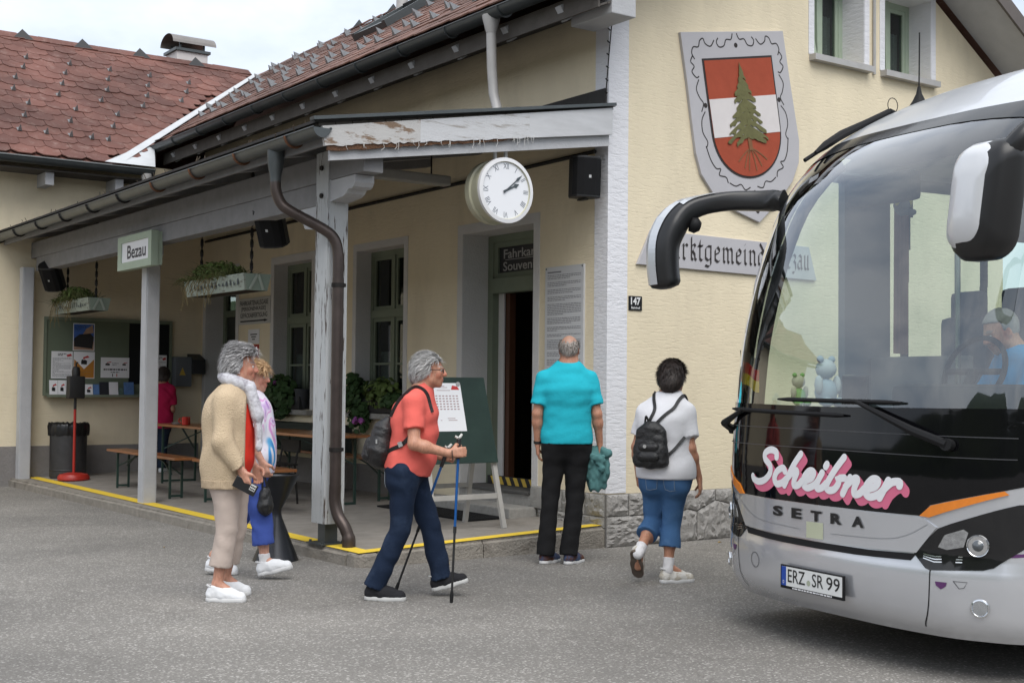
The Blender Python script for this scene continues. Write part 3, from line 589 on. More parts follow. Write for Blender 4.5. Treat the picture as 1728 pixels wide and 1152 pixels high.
m = MB(); m.lathe([(.08, 0), (.075, -.05), (.045, -.16)], (6.62, 18.55, 4.54), 14); m.tube([(6.62, 18.55, 4.40), (6.62, 18.55, 4.18), (6.60, 18.50, 4.0)], .045, 10); m.build('wing_downpipe', pipe_grey, Wg, smooth=40)
# chimney behind the ridge
ch = MB(); ch.bbox(8.72, 9.32, 22.95, 23.5, 6.2, 7.62, .01); ch = ch.build('chimney', mat('white chimney render', (.60, .57, .56), .85, var=.05), wroof)
m = MB(); m.box(8.68, 9.36, 22.91, 23.54, 7.62, 7.67); m.build('chimney_cap', zinc, ch)
m = MB()
for (x, y) in ((8.80, 23.0), (9.26, 23.0), (8.80, 23.44), (9.26, 23.44)): m.box(x - .015, x + .015, y - .015, y + .015, 7.67, 7.80)
m.build('cowl_post', zinc, ch)
m = MB(); n = 12
for i in range(n):
    t0, t1 = math.pi * i / n, math.pi * (i + 1) / n; y_ = lambda t: 23.22 - .33 * math.cos(t); z_ = lambda t: 7.76 + .2 * math.sin(t)
    m.quad((8.62, y_(t0), z_(t0)), (9.46, y_(t0), z_(t0)), (9.46, y_(t1), z_(t1)), (8.62, y_(t1), z_(t1)))
m.build('chimney_cowl', mat('weathered sheet cowl', (.22, .205, .195), .5, metal=.4, var=.2), ch, fix=False, smooth=True)
# ------------------------------------------------------------------ platform under the porch
zp = lambda x: .112 + max(0, x - 5.14) * .034
xe = lambda y: 5.14 - .0235 * (y - 9.33)
m = MB(); N_ = 12; ys = [9.50 + (YW - 9.50) * i / N_ for i in range(N_ + 1)]
for a, b in zip(ys[:-1], ys[1:]):
    xs0, xs1 = xe(a) + .2, xe(b) + .2
    m.quad((xs0, a, zp(xs0)), (XP + .0, a, zp(XP)), (XP + .0, b, zp(XP)), (xs1, b, zp(xs1)))
platform = tag(m.build('platform', concrete, fix=False), kind='structure')
random.seed(8)
def kerb(p0, p1, inw, z0, z1, w=.2):    # kerb stone from p0 to p1 (front line), inw = direction inward
    bm = bmesh.new(); p0, p1, i_ = V3(*p0, 0), V3(*p1, 0), unit((*inw, 0)) * w; d = unit(p1 - p0) * .004
    pts = [p0 + d, p1 - d, p1 - d + i_, p0 + d + i_]; zz = [z0, z1, z1 + (zp(1e0 * (p1 + i_)[0]) - zp(p1[0])), z0 + (zp((p0 + i_)[0]) - zp(p0[0]))]
    vs = [bm.verts.new((*p[:2], -.05)) for p in pts] + [bm.verts.new((p[0], p[1], z)) for p, z in zip(pts, zz)]
    for f in ((3, 2, 1, 0), (4, 5, 6, 7), (0, 1, 5, 4), (1, 2, 6, 5), (2, 3, 7, 6), (3, 0, 4, 7)): bm.faces.new([vs[k] for k in f])
    ed = [e for e in bm.edges if {v.index for v in e.verts} and e.verts[0] in vs[4:6] and e.verts[1] in vs[4:6]]
    bmesh.ops.bevel(bm, geom=ed, offset=.03, segments=3, affect='EDGES')
    mb = MB().bm(bm); mb.v = [(x + random.uniform(-.003, .003), y + random.uniform(-.003, .003), z + random.uniform(-.002, .002)) for x, y, z in mb.v]
    return mb.build('kerb_stone', kerb_m, platform, smooth=35)
y = 9.53; 
while y < 19.1:
    l = min(random.uniform(1.0, 1.45), 19.12 - y)
    if 19.12 - y - l < .4: l = 19.12 - y
    kerb((xe(y), y + l)[:2] if False else (xe(y + l), y + l), (xe(y), y), (1, 0), zp(5.14), zp(5.14)); y += l
x = 5.34
while x < 7.74:
    l = min(random.uniform(.8, 1.1), 7.745 - x)
    if 7.745 - x - l < .4: l = 7.745 - x
    kerb((x, 9.33), (x + l, 9.33), (0, 1), zp(x), zp(x + l), .17); x += l
# rounded corner stone
bm = bmesh.new(); vs = []
pl = [(5.34, 9.33), (5.34, 9.5), (5.335, 9.53), (5.14, 9.53)] + [(5.14 + .09 - .09 * math.cos(t), 9.33 + .09 - .09 * math.sin(t)) for t in np.linspace(0, math.pi / 2, 6)]
mb = MB().prism(pl, lambda a, b, h: (a, b, -.05 + h), .05 + zp(5.14)); mb.build('kerb_stone', kerb_m, platform, bevel=.02)
# yellow edge line
m = MB()
def strip(pts, w):
    for (a, b) in zip(pts[:-1], pts[1:]):
        pass
ysn = np.linspace(9.345, 19.1, 40)
for a, b in zip(ysn[:-1], ysn[1:]):
    for_x = lambda yy: 5.155
    m.quad((5.16, a, zp(5.16) + .007), (5.31, a, zp(5.31) + .007), (5.31, b, zp(5.31) + .007), (5.16, b, zp(5.16) + .007))
xsn = np.linspace(5.311, 7.74, 20)
for a, b in zip(xsn[:-1], xsn[1:]): m.quad((a, 9.352, zp(a) + .007), (b, 9.352, zp(b) + .007), (b, 9.50, zp(b) + .007), (a, 9.50, zp(a) + .007))
tag(m.build('edge_line', yellow_paint, fix=False), kind='structure')
mat_black = mat('black rubber mat', (.016, .016, .017), .9, bump=.8, bscale=160)
m = MB(); z = zp(7.2); m.add([(6.98, 10.48, zp(6.98) + .002), (7.38, 10.42, zp(7.38) + .002), (7.38, 12.2, zp(7.38) + .002), (6.98, 12.25, zp(6.98) + .002), (6.98, 10.48, zp(6.98) + .018), (7.38, 10.42, zp(7.38) + .018), (7.38, 12.2, zp(7.38) + .018), (6.98, 12.25, zp(6.98) + .018)], [(0, 1, 2, 3), (4, 5, 6, 7), (0, 1, 5, 4), (1, 2, 6, 5), (2, 3, 7, 6), (3, 0, 4, 7)])
tag(m.build('door_mat', mat_black), 'black rubber door mat lying before the entrance step', 'door mat')

# ------------------------------------------------------------------ porch canopy
PC = thing('porch_canopy', 'grey white timber porch canopy with flaking fascia, dark gutter and square posts', 'canopy', (5.25, 10.05, .112))
zt = lambda x: 3.57 + .174 * (x - 4.65)        # top of the boarding
# posts
def post(x0, x1, y0, y1, z0, z1, mm):
    bm = bmesh.new(); bmesh.ops.create_cube(bm, size=1)
    for v in bm.verts: v.co = Vector(((x0 + x1) / 2 + v.co.x * (x1 - x0), (y0 + y1) / 2 + v.co.y * (y1 - y0), (z0 + z1) / 2 + v.co.z * (z1 - z0)))
    bmesh.ops.bevel(bm, geom=[e for e in bm.edges if abs(e.verts[0].co.z - e.verts[1].co.z) > .5], offset=.012, segments=2, affect='EDGES')
    return MB().bm(bm).build('post', mm, PC, smooth=35)
p1 = post(5.15, 5.345, 9.94, 10.19, .30, 3.50, post_flake)
m = MB(); m.box(5.19, 5.31, 10.0, 10.13, .125, .31); m.build('post_shoe', zinc, p1)
m = MB(); m.box(5.12, 5.37, 9.93, 10.22, .119, .131)
for (a, b) in ((5.15, 9.96), (5.34, 9.96), (5.15, 10.19), (5.34, 10.19)): m.tube([(a, b, .13), (a, b, .15)], .012, 6)
m.build('base_plate', zinc, p1)
for zz in (2.85, 3.12, 3.36): m = MB(); m.tube([(5.146, 10.06, zz), (5.13, 10.06, zz)], .022, 8); m.build('bolt', iron, p1)
p2 = post(5.175, 5.335, 14.42, 14.60, .112, 3.1, wood_white); p3 = post(4.99, 5.15, 18.90, 19.08, .112, 3.1, wood_white)
# beam in two courses, carved lower end
m = MB(); m.bbox(5.16, 5.345, 9.35, 19.14, 3.245, 3.47, .008); beam = m.build('beam', wood_dark, PC)
m = MB(); m.bbox(5.17, 5.35, 9.345, 9.50, 3.25, 3.468, .006); 
prof = [(10.19, 3.24), (10.19, 3.06), (9.98, 3.055), (9.72, 3.08), (9.66, 3.10), (9.63, 3.13), (9.60, 3.135), (9.57, 3.13), (9.53, 3.145), (9.50, 3.18), (9.50, 3.24)]
mm_ = MB().prism(prof, lambda a, b, h: (5.165 + h, a, b), .18); mm_.build('corbel', wood_white, PC)
m = MB(); m.bbox(5.168, 5.34, 10.19, 18.9, 3.05, 3.243, .008); m.build('lower_beam', wood_dark, PC)
prof = [(14.30, 3.05), (14.30, 2.96), (14.36, 2.90), (14.42, 2.90), (14.42, 3.05)]; MB().prism(prof, lambda a, b, h: (5.19 + h, a, b), .13).build('corbel', wood_white, PC)
prof = [(10.19, 3.05), (10.19, 2.84), (10.45, 2.87), (10.52, 2.97), (10.6, 3.05)]; MB().prism(prof, lambda a, b, h: (5.18 + h, a, b), .15).build('corbel', wood_white, PC)
# rafters and boarding
for k in range(10):
    y = 9.42 + k * 1.04; m = MB()
    v = [(x, yy, zt(x) - d) for yy in (y - .05, y + .05) for (x, d) in ((4.80, .14), (XP - .002, .14), (XP - .002, .03), (4.80, .03))]
    m.add(v, [(0, 1, 2, 3), (7, 6, 5, 4), (0, 4, 5, 1), (3, 2, 6, 7), (0, 3, 7, 4), (1, 5, 6, 2)]); m.build('rafter', wood_dark, PC)
nb = 20
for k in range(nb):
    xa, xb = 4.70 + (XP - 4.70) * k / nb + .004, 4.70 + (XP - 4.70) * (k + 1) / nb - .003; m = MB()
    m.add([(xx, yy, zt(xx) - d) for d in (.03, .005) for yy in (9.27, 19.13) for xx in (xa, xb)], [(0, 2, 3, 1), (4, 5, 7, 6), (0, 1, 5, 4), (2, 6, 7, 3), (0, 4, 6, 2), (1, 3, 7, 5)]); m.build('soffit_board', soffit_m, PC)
roof_dark = mat('dark bitumen sheet', (.045, .043, .042), .8, var=.2)
m = MB(); m.add([(xx, yy, zt(xx) + d) for d in (-.004, .02) for yy in (9.24, 19.14) for xx in (4.66, XP)], [(0, 2, 3, 1), (4, 5, 7, 6), (0, 1, 5, 4), (2, 6, 7, 3), (0, 4, 6, 2), (1, 3, 7, 5)]); m.build('roof_sheet', roof_dark, PC)
m = MB(); m.box(XP - .03, XP - .004, 9.36, 19.12, zt(XP) + .018, 4.30); m.build('wall_flashing', roof_dark, PC)
m = MB(); m.add([(4.72, 19.12, 3.60), (XP - .03, 19.12, zt(XP) + .02), (XP - .03, 19.12, 4.50), (5.2, 19.12, 3.83)], [(0, 1, 2, 3)]); m.build('wall_flashing', roof_dark, PC, fix=False)
# fascia on the open end
def slab(poly, y0, t, mm, name): return MB().prism(poly, lambda a, b, h: (a, y0 + h, b), t).build(name, mm, PC)
random.seed(12)
def jag(x0, x1, z0, z1, n, amp): return [(x0 + (x1 - x0) * i / n, z0 + (z1 - z0) * i / n + random.uniform(-amp, amp)) for i in range(n + 1)]
top = lambda x: 3.545 + (4.085 - 3.545) * (x - 4.72) / (7.705 - 4.72); bot = lambda x: 3.385 + (3.835 - 3.385) * (x - 4.72) / (7.705 - 4.72)
slab(jag(4.735, 5.62, bot(4.735), bot(5.62), 22, .010) + [(5.62, top(5.62)), (4.71, top(4.71))], 9.215, .035, fascia_rot, 'fascia_board')
slab(jag(5.62, 6.75, bot(5.62), bot(6.75), 24, .006) + [(6.75, top(6.75)), (5.62, top(5.62))], 9.2152, .035, fascia_flake, 'fascia_board')
slab([(6.75, bot(6.75)), (7.705, bot(7.705)), (7.705, top(7.705)), (6.75, top(6.75))], 9.2148, .035, mat('grey washed fascia paint', (.53, .535, .55), .8, var=.16, vscale=2.5, stretch=(1, 3, 5)), 'fascia_board')
slab(jag(4.76, 6.6, bot(4.76) - .045, bot(6.6) - .012, 34, .009) + [(6.6, bot(6.6) + .02), (4.76, bot(4.76) + .02)], 9.225, .018, rot_m, 'rotten_fascia_edge')
slab([(4.80, bot(4.80) - .115), (7.70, bot(7.70) - .10), (7.70, bot(7.70) + .03), (4.80, bot(4.80) - .02)], 9.26, .03, wood_white, 'inner_verge_board')
m = MB()
for k in range(26):
    x = random.uniform(4.9, 6.8); z = bot(x) + .01; l = random.uniform(.02, .09) * (2.2 if k == 3 else 1)
    m.tube([(x, 9.212, z), (x + random.uniform(-.015, .015), 9.205, z - l * .6), (x + random.uniform(-.02, .02), 9.207, z - l)], .0022, 4)
tag(m.build('paint_splinters', mat('peeled paint slivers', (.55, .54, .52), .8), PC, fix=False), kind='stuff')
m = MB(); m.bar((4.62, 9.225, zt(4.62) + .028), (7.73, 9.225, zt(7.73) + .012), .075, .028); m.build('verge_drip_edge', zinc, PC)
# gutter, brackets, downpipe
g2 = half_gutter((4.70, 9.20, 3.525), (4.70, 19.5, 3.525), .078, zinc, PC)
rust = mat('rusty bracket', (.13, .062, .035), .8, var=.3, vscale=30)
for k in range(10): bracket((4.70, 9.70 + k * 1.04, 3.525), (0, 1, 0), .084, rust if k < 4 else iron, g2)
m = MB(); m.box(4.775, 4.80, 9.27, 19.12, 3.41, 3.55); m.build('eave_board', wood_dark, PC)
m = MB()
for k in range(40):
    y = random.uniform(9.4, 19); m.tube([(4.70 + random.uniform(-.05, .05), y, 3.5), (4.69 + random.uniform(-.06, .06), y + random.uniform(-.08, .08), 3.58 + random.uniform(0, .08))], .004, 4)
tag(m.build('gutter_debris', mat('dry twigs', (.10, .08, .06), .9), PC, fix=False), kind='stuff')
m = MB(); m.lathe([(.075, .03), (.072, -.06), (.048, -.20), (.048, -.24)], (4.72, 10.09, 3.44), 16); fn_ = m.build('gutter_outlet', pipe_grey if False else zinc, PC, smooth=40)
path = smooth_pts([(4.72, 10.09, 3.24), (4.725, 10.085, 3.13), (4.76, 10.07, 3.03), (4.83, 10.03, 2.96), (5.08, 9.92, 2.82), (5.17, 9.88, 2.74), (5.205, 9.865, 2.62), (5.21, 9.862, 2.4)], 5)
m = MB(); m.tube(path, .047, 14); m.build('downpipe', copper, PC, smooth=40)
m = MB(); m.tube([(5.21, 9.862, 2.4), (5.21, 9.862, .62)], .05, 14); m.build('downpipe', copper, PC, smooth=40)
m = MB(); m.tube(smooth_pts([(5.21, 9.862, .64), (5.21, 9.862, .50), (5.225, 9.83, .38), (5.255, 9.77, .29), (5.275, 9.735, .2), (5.277, 9.73, .122)], 5), [.052] * 20 + [.058] * 6, 14); m.build('downpipe_shoe', copper, PC, smooth=40)
for zz in (.92, 2.32): m = MB(); m.tube([(5.21, 9.862, zz), (5.21, 9.862, zz + .035)], .056, 14); m.bar((5.145, 9.85, zz + .018), (5.275, 9.85, zz + .018), .02, .03); m.build('pipe_clamp', iron, PC, smooth=40)
# grey conduit tube lamp under the soffit
m = MB(); m.bbox(5.75, 7.05, 10.95, 11.08, 3.50, 3.60, .02); TL = thing('tube_lamp', 'unlit long tube lamp hung below the canopy boards', 'lamp', (6.4, 11.0, 3.5)); (m.build('housing', mat('off white lamp housing', (.34, .33, .31), .5), TL))
for x_ in (5.95, 6.85): m = MB(); m.tube([(x_, 11.015, 3.59), (x_, 11.015, zt(x_) - .02)], .008, 6); m.build('suspension_rod', iron, TL)
m = MB(); m.tube([(XP - .03, 9.5, 3.72), (XP - .03, 12.0, 3.70), (XP - .03, 19, 3.66)], .02, 6); m.build('cable_duct', iron, PC)

# ------------------------------------------------------------------ clock
cx, cy, cz, cr = 6.545, 9.30, 3.21, .285
CK = thing('station_clock', 'round double faced clock with roman numerals hanging under the canopy', 'clock', (cx, cy + .09, cz - cr))
cream = mat('cream enamel', (.50, .49, .37), .35, var=.06); cwhite = mat('white clock rim', (.74, .74, .75), .35, var=.02); dial = mat('white dial', (.80, .81, .84), .3, var=.01)
m = MB(); m.lathe([(cr - .045, .0), (cr - .03, -.03), (cr, -.03), (cr, .035), (cr - .02, .04), (cr - .02, .14), (cr, .145), (cr, .21), (cr - .03, .21)], (cx, cy + .0, cz), 48, axis=(0, 1, 0)); m.build('drum', cream, CK, smooth=30)
m = MB(); m.lathe([(cr - .03, -.034), (cr + .004, -.03), (cr + .006, .0), (cr - .03, -.02)], (cx, cy, cz), 48, axis=(0, 1, 0), cap=False); m.build('rim', cwhite, CK, smooth=30)
for yy, nm in ((-.018, 'face'), (.198, 'face')): m = MB(); m.lathe([(0.0001, 0), (cr - .02, 0)], (cx, cy + yy, cz), 48, axis=(0, 1, 0), cap=False); m.build(nm, dial, CK, fix=False)
dk = mat('clock ink', (.08, .10, .13), .5, var=0)
m = MB(); fC = lambda a, b, h: (cx + a, cy - .0195 - h, cz + b)
nums = ['XII', 'I', 'II', 'III', 'IIII', 'V', 'VI', 'VII', 'VIII', 'IX', 'X', 'XI']
for i, s in enumerate(nums):
    th = math.pi / 2 - i * math.pi / 6; v, f = text2d(s, .076, -.0006, 0, .95, 'CENTER'); v = v * [.72, 1]; v = v - (v.min(0) + v.max(0)) / 2
    c_, s_ = math.cos(th - math.pi / 2), math.sin(th - math.pi / 2); rr = cr - .070
    m.add([fC(p[0] * c_ - p[1] * s_ + rr * math.cos(th), p[0] * s_ + p[1] * c_ + rr * math.sin(th), 0) for p in v], f)
for k in range(60):
    th = k * math.pi / 30; r0, r1 = cr - .034, cr - .026; d = .0012 if k % 5 else .0024
    t_ = np.array((-math.sin(th), math.cos(th))) * d; e_ = np.array((math.cos(th), math.sin(th))); m.add([fC(*(e_ * r0 - t_), 0), fC(*(e_ * r1 - t_), 0), fC(*(e_ * r1 + t_), 0), fC(*(e_ * r0 + t_), 0)], [(0, 1, 2, 3)])
for rr in (cr - .034, cr - .026):
    for k in range(72):
        t0, t1 = k * math.pi / 36, (k + 1) * math.pi / 36; m.add([fC((rr) * math.cos(t0), rr * math.sin(t0), 0), fC(rr * math.cos(t1), rr * math.sin(t1), 0), fC((rr + .0012) * math.cos(t1), (rr + .0012) * math.sin(t1), 0), fC((rr + .0012) * math.cos(t0), (rr + .0012) * math.sin(t0), 0)], [(0, 1, 2, 3)])
m.build('numerals', dk, CK, fix=False)
hm = mat('grey clock hand', (.06, .075, .085), .5, var=0)
def hand(ang, l, w, h, tail):
    a = math.pi / 2 - R(ang); e = np.array((math.cos(a), math.sin(a))); t = np.array((-e[1], e[0])); P_ = [-e * tail - t * w, e * l * .62 - t * w * .7, e * l * .72 - t * w * 2.0, e * l, e * l * .72 + t * w * 2.0, e * l * .62 + t * w * .7, -e * tail + t * w]
    MB().prism([tuple(p) for p in P_], lambda a_, b_, h_: fC(a_, b_, .003 + h + h_), .002).build('hand', hm, CK)
hand(64.5, .155, .010, 0, .03); hand(49, .225, .007, .004, .035)
m = MB(); m.box(cx - .07, cx - .045, cy + .06, cy + .085, cz + cr - .01, cz + cr + .22); m.box(cx + .045, cx + .07, cy + .06, cy + .085, cz + cr - .01, cz + cr + .22); m.build('hanger', cwhite, CK)
m = MB(); m.box(cx - .14, cx + .14, cy - .01, cy + .12, cz + cr + .15, cz + cr + .20); m.build('hanger_plate', wood_white, CK)

# ------------------------------------------------------------------ station name sign on the second post
NS = thing('station_sign', 'pale green framed station name board reading Bezau on the canopy post', 'sign', (5.10, 14.48, 2.78))
m = MB(); z0, z1, y0, y1 = 2.785, 3.175, 13.93, 15.04
for a in ((y0, y1, z0, z0 + .085), (y0, y1, z1 - .075, z1), (y0, y0 + .10, z0 + .085, z1 - .075), (y1 - .12, y1, z0 + .085, z1 - .075)): m.box(5.04, 5.12, a[0], a[1], a[2], a[3])
m.build('frame', pale_green, NS); m = MB(); m.box(5.12, 5.172, y0 + .01, y1 - .01, z0 + .01, z1 - .01); m.build('backing', pale_green, NS)
m = MB(); m.box(5.052, 5.118, y0 + .10, y1 - .12, z0 + .085, z1 - .075); m.build('panel', paper_m, NS)
navy = mat('navy ink', (.012, .016, .035), .5, var=0)
put_text('Bezau', -14.74, -14.13, 2.905, 3.06, lambda a, b, h: (5.050, -a, b), navy, NS, bold=.018)

# ------------------------------------------------------------------ wall signs
def wall_board(y0, y1, z0, z1, name, label, cat, t=.012, mm=None, off=.0):
    r_ = thing(name, label, cat, (XP - off, (y0 + y1) / 2, z0)); m = MB(); m.box(XP - t - off, XP - off, y0, y1, z0, z1); m.build('board', mm or paper_m, r_); return r_
grey_board = mat('pale grey information board', (.56, .57, .59), .5, var=.03)
IB = wall_board(9.67, 10.28, 1.5, 2.667, 'information_board', 'tall pale grey information board with small print beside the entrance', 'board', .02, grey_board)
m = MB(); random.seed(4); z = 2.58; X_ = XP - .0215
m.quad((X_, 10.24, 2.606), (X_, 10.02, 2.606), (X_, 10.02, 2.62), (X_, 10.24, 2.62))
while z > 1.56:
    para = random.randint(2, 7)
    for k in range(para):
        a = 10.24
        end = 9.71 if k < para - 1 else random.uniform(9.8, 10.1)
        while a > end:
            w = random.uniform(.012, .05); m.quad((X_, a, z), (X_, max(a - w, end), z), (X_, max(a - w, end), z + .0065), (X_, a, z + .0065)); a -= w + .007
        z -= .0165
        if z < 1.56: break
    z -= .022
tag(m.build('print', ink_lt, IB, fix=False), kind='stuff')
for (a, b) in ((10.26, 2.65), (9.69, 2.65), (10.26, 1.52), (9.69, 1.52)): m = MB(); m.tube([(XP - .02, a, b), (XP - .026, a, b)], .008, 6); m.build('screw', zinc, IB)
TS = wall_board(16.66, 17.745, 2.335, 2.71, 'ticket_office_sign', 'white ticket office sign with three lines of capitals and an arrow', 'sign', .015, mat('dull white sign', (.52, .52, .50), .5, var=.04), .004)
fS = lambda a, b, h: (XP - .0205, -a, b)
put_text('FAHRKARTENAUSGABE', -17.68, -16.72, 2.605, 2.675, fS, ink, TS, bold=.01); put_text('[PERSONENKASSE]', -17.62, -16.80, 2.515, 2.585, fS, ink, TS, bold=.01); put_text('GEPÄCKABFERTIGUNG', -17.66, -16.74, 2.43, 2.51, fS, ink, TS, bold=.01)
m = MB(); m.add([fS(a, b, 0) for a, b in ((-17.66, 2.37), (-16.84, 2.37), (-16.84, 2.36), (-16.72, 2.38), (-16.84, 2.40), (-16.84, 2.39), (-17.66, 2.39))], [tuple(range(7))]); m.build('arrow', ink, TS, fix=False)
N1 = wall_board(17.03, 17.41, 2.055, 2.26, 'paper_notice', 'small white paper notice above a red notice on the porch wall', 'notice', .006)
m = MB()
for k, (a, b) in enumerate(((17.33, 17.10), (17.30, 17.14), (17.27, 17.17))): m.box(XP - .0075, XP - .0065, b, a, 2.18 - k * .035, 2.195 - k * .035)
m.build('print', ink, N1, fix=False)
red_sign = mat('red notice', (.42, .035, .022), .5, var=.08); N2 = wall_board(17.04, 17.40, 1.80, 2.04, 'red_notice', 'red square notice below a white paper notice on the porch wall', 'notice', .008, red_sign)
m = MB(); m.box(XP - .0095, XP - .0085, 17.12, 17.32, 1.97, 1.98); m.lathe([(.035, 0), (.05, 0)], (XP - .0092, 17.22, 1.89), 20, axis=(1, 0, 0), cap=False); m.build('print', mat('pale red print', (.62, .2, .16), .6, var=0), N2, fix=False)
# dark green letter cabinet between window and post
LC = thing('wall_cabinet', 'narrow dark green cabinet fixed to the wall between the two windows', 'cabinet', (XP - .05, 14.75, 1.3)); m = MB(); m.bbox(XP - .08, XP, 14.56, 14.92, 1.35, 2.45, .008); m.build('case', green_paint, LC); m = MB(); m.box(XP - .09, XP - .081, 14.59, 14.89, 1.38, 2.42); m.build('door', mat('dark green panel', (.10, .12, .085), .6), LC)

# ------------------------------------------------------------------ loudspeakers
def speaker(c, fwd, label, s=1.):
    fwd = unit(fwd); r_ = unit(np.cross(fwd, (0, 0, 1))); u = np.cross(r_, fwd); c = V3(*c); o = thing('loudspeaker', label, 'loudspeaker', tuple(c - u * .2), 'black loudspeakers of the porch')
    P_ = lambda a, b, d: c + r_ * a * s + u * b * s + fwd * d * s
    prof = [(-.15, -.02), (-.145, .05), (-.12, .10), (-.06, .125), (.06, .125), (.12, .10), (.145, .05), (.15, -.02), (.09, -.14), (-.09, -.14)]
    m = MB(); m.add([P_(a, -.19, d) for a, d in prof] + [P_(a, .19, d) for a, d in prof], [tuple(range(10))[::-1], tuple(range(10, 20))] + [(i, (i + 1) % 10, 10 + (i + 1) % 10, 10 + i) for i in range(10)]); m.build('cabinet', black_m, o, smooth=30, bevel=.006)
    m = MB(); pr = prof[1:7]
    for (a, d), (a2, d2) in zip(pr[:-1], pr[1:]): m.quad(P_(a, -.17, d + .004), P_(a2, -.17, d2 + .004), P_(a2, .17, d2 + .004), P_(a, .17, d + .004))
    m.build('grille', mat('black speaker grille', (.008, .008, .009), .8), o, fix=False)
    m = MB(); m.add([P_(-.012, -.014, .131), P_(.012, -.014, .131), P_(.012, .012, .131), P_(-.012, .012, .131)], [(0, 1, 2, 3)]); m.build('badge', mat('silver badge', (.5, .5, .5), .4), o, fix=False)
    m = MB(); m.add([], []); m.bar(P_(0, -.205, -.10), P_(0, -.205, .05), .05, .012, up=u); m.bar(P_(0, .0, -.14), P_(0, .0, -.21), .05, .08, up=u); m.bar(P_(-.02, -.2, -.13), P_(-.02, 0.0, -.20), .03, .02, up=r_); m.build('bracket', black_m, o); return o
so = speaker((7.53, 9.41, 3.44), (-.25, -1, -.05), 'black loudspeaker on the wall by the white corner quoin'); m = MB(); m.bar((7.55, 9.53, 3.42), (7.765, 9.56, 3.42), .05, .06); m.build('wall_arm', black_m, so)
speaker((5.37, 11.55, 3.02), (-.75, -.65, -.55), 'black loudspeaker tilted down under the canopy beam beside the big hanging planter')
speaker((5.27, 18.45, 2.96), (-.55, -.6, -.6), 'black loudspeaker tilted down at the far canopy post by the wing wall')
# ------------------------------------------------------------------ coat of arms plate on the gable, tilted
SH = thing('coat_of_arms', 'tilted shield plate with red and white field and a green spruce', 'coat of arms', (9.5, YG - .03, 3.2))
plate_m = mat('grey violet plate', (.47, .46, .48), .8, var=.06, vscale=3); red_f = mat('oxide red field', (.36, .075, .04), .75, var=.12, vscale=9); white_f = mat('chalk white band', (.68, .64, .63), .8, var=.06); tree_m = mat('olive spruce paint', (.15, .145, .065), .8, var=.25, vscale=20); carve = mat('incised dark line', (.045, .04, .04), .9, var=0); bark = mat('brown trunk paint', (.22, .11, .055), .8, var=.2, vscale=20)
# plate outline in wall coordinates, smoothed
outl = [(8.636, 4.971), (10.085, 5.225), (10.185, 4.761), (10.34, 4.1), (10.335, 3.87), (10.24, 3.66), (10.0, 3.40), (9.751, 3.19), (9.40, 3.28), (9.10, 3.42), (8.93, 3.60), (8.855, 3.80), (8.80, 4.10), (8.73, 4.5)]
fS_ = lambda o: (lambda a, b, h: (a, YG - o - h, b))
MB().prism(outl, fS_(0), .035).build('plate', plate_m, SH, bevel=.004)
# local frame of the tilted shield: origin at field top-left
e1 = unit((.947, .181)); e2 = np.array((e1[1], -e1[0]))          # right, down in the wall plane
o_ = np.array((8.947, 4.734)); LP = lambda u, v: tuple(o_ + e1 * u + e2 * v)
fw = .965
def field_poly(n=14, grow=0.):
    pts = [(-grow, -grow), (fw + grow, -grow)]; k = .70
    pts += [(fw / 2 + (fw / 2 + grow) * math.cos(t), k + (.49 + grow) * math.sin(t) ** .9) for t in np.linspace(0, math.pi, n * 2)]
    return pts
MB().prism([LP(*p) for p in field_poly(grow=.022)], fS_(.0352), .004).build('field_border', carve, SH)
MB().prism([LP(*p) for p in field_poly()], fS_(.0395), .004).build('red_field', red_f, SH)
MB().prism([LP(0, .385), LP(fw, .385), LP(fw, .77), LP(.004, .77)], fS_(.0438), .003).build('white_band', white_f, SH)
# spruce
rng = random.Random(2); TR = MB()
tp, tb = np.array((.478, .07)), np.array((.50, .93))
trunk = [(.470, .10), (.487, .10), (.515, .55), (.525, .93), (.472, .93), (.462, .55)]
MB().prism([LP(*p) for p in trunk], fS_(.0475), .004).build('trunk', bark, SH)
for (v, hw, dr) in ((.09, .03, .05), (.15, .055, .05), (.21, .085, .06), (.275, .12, .06), (.34, .15, .07), (.42, .14, .07), (.48, .20, .09), (.55, .235, .10), (.62, .26, .12), (.69, .29, .13), (.75, .22, .09)):
    for sd in (-1, 1):
        h = hw * rng.uniform(.85, 1.1); n = max(3, int(h / .035)); low = []; up = []
        for i in range(n + 1):
            t = i / n; x = sd * h * t; y = v + dr * t ** 1.3
            up.append((.488 + x, y - .018 * (1 - t))); low.append((.488 + x, y + (.085 * (1 - t * .6)) * rng.uniform(.45, 1.25)))
        TR.prism([LP(*p) for p in up + low[::-1]], fS_(.0516 + rng.uniform(0, .002)), .0035)
TR.prism([LP(.478, .03), LP(.505, .18), LP(.455, .18)], fS_(.0516), .004)
tag(TR.build('spruce_boughs', tree_m, SH), kind='stuff')
def groove(pts, w, mm, name, off=.0358, par=SH):
    v, f = stroke([np.array(LP(*p)) for p in pts], w); return mk(name, [(a[0], YG - off, a[1]) for a in v], f, mm, par, fix=False)
for (dx, dy) in ((-.20, .10), (-.12, .17), (.13, .17), (.22, .11), (-.06, .2), (.05, .21)):
    groove(smooth_pts([(.497, .90), (.497 + dx * .5, .93 + dy * .25), (.497 + dx, .93 + dy)], 4), .013, bark, 'root', .0475)
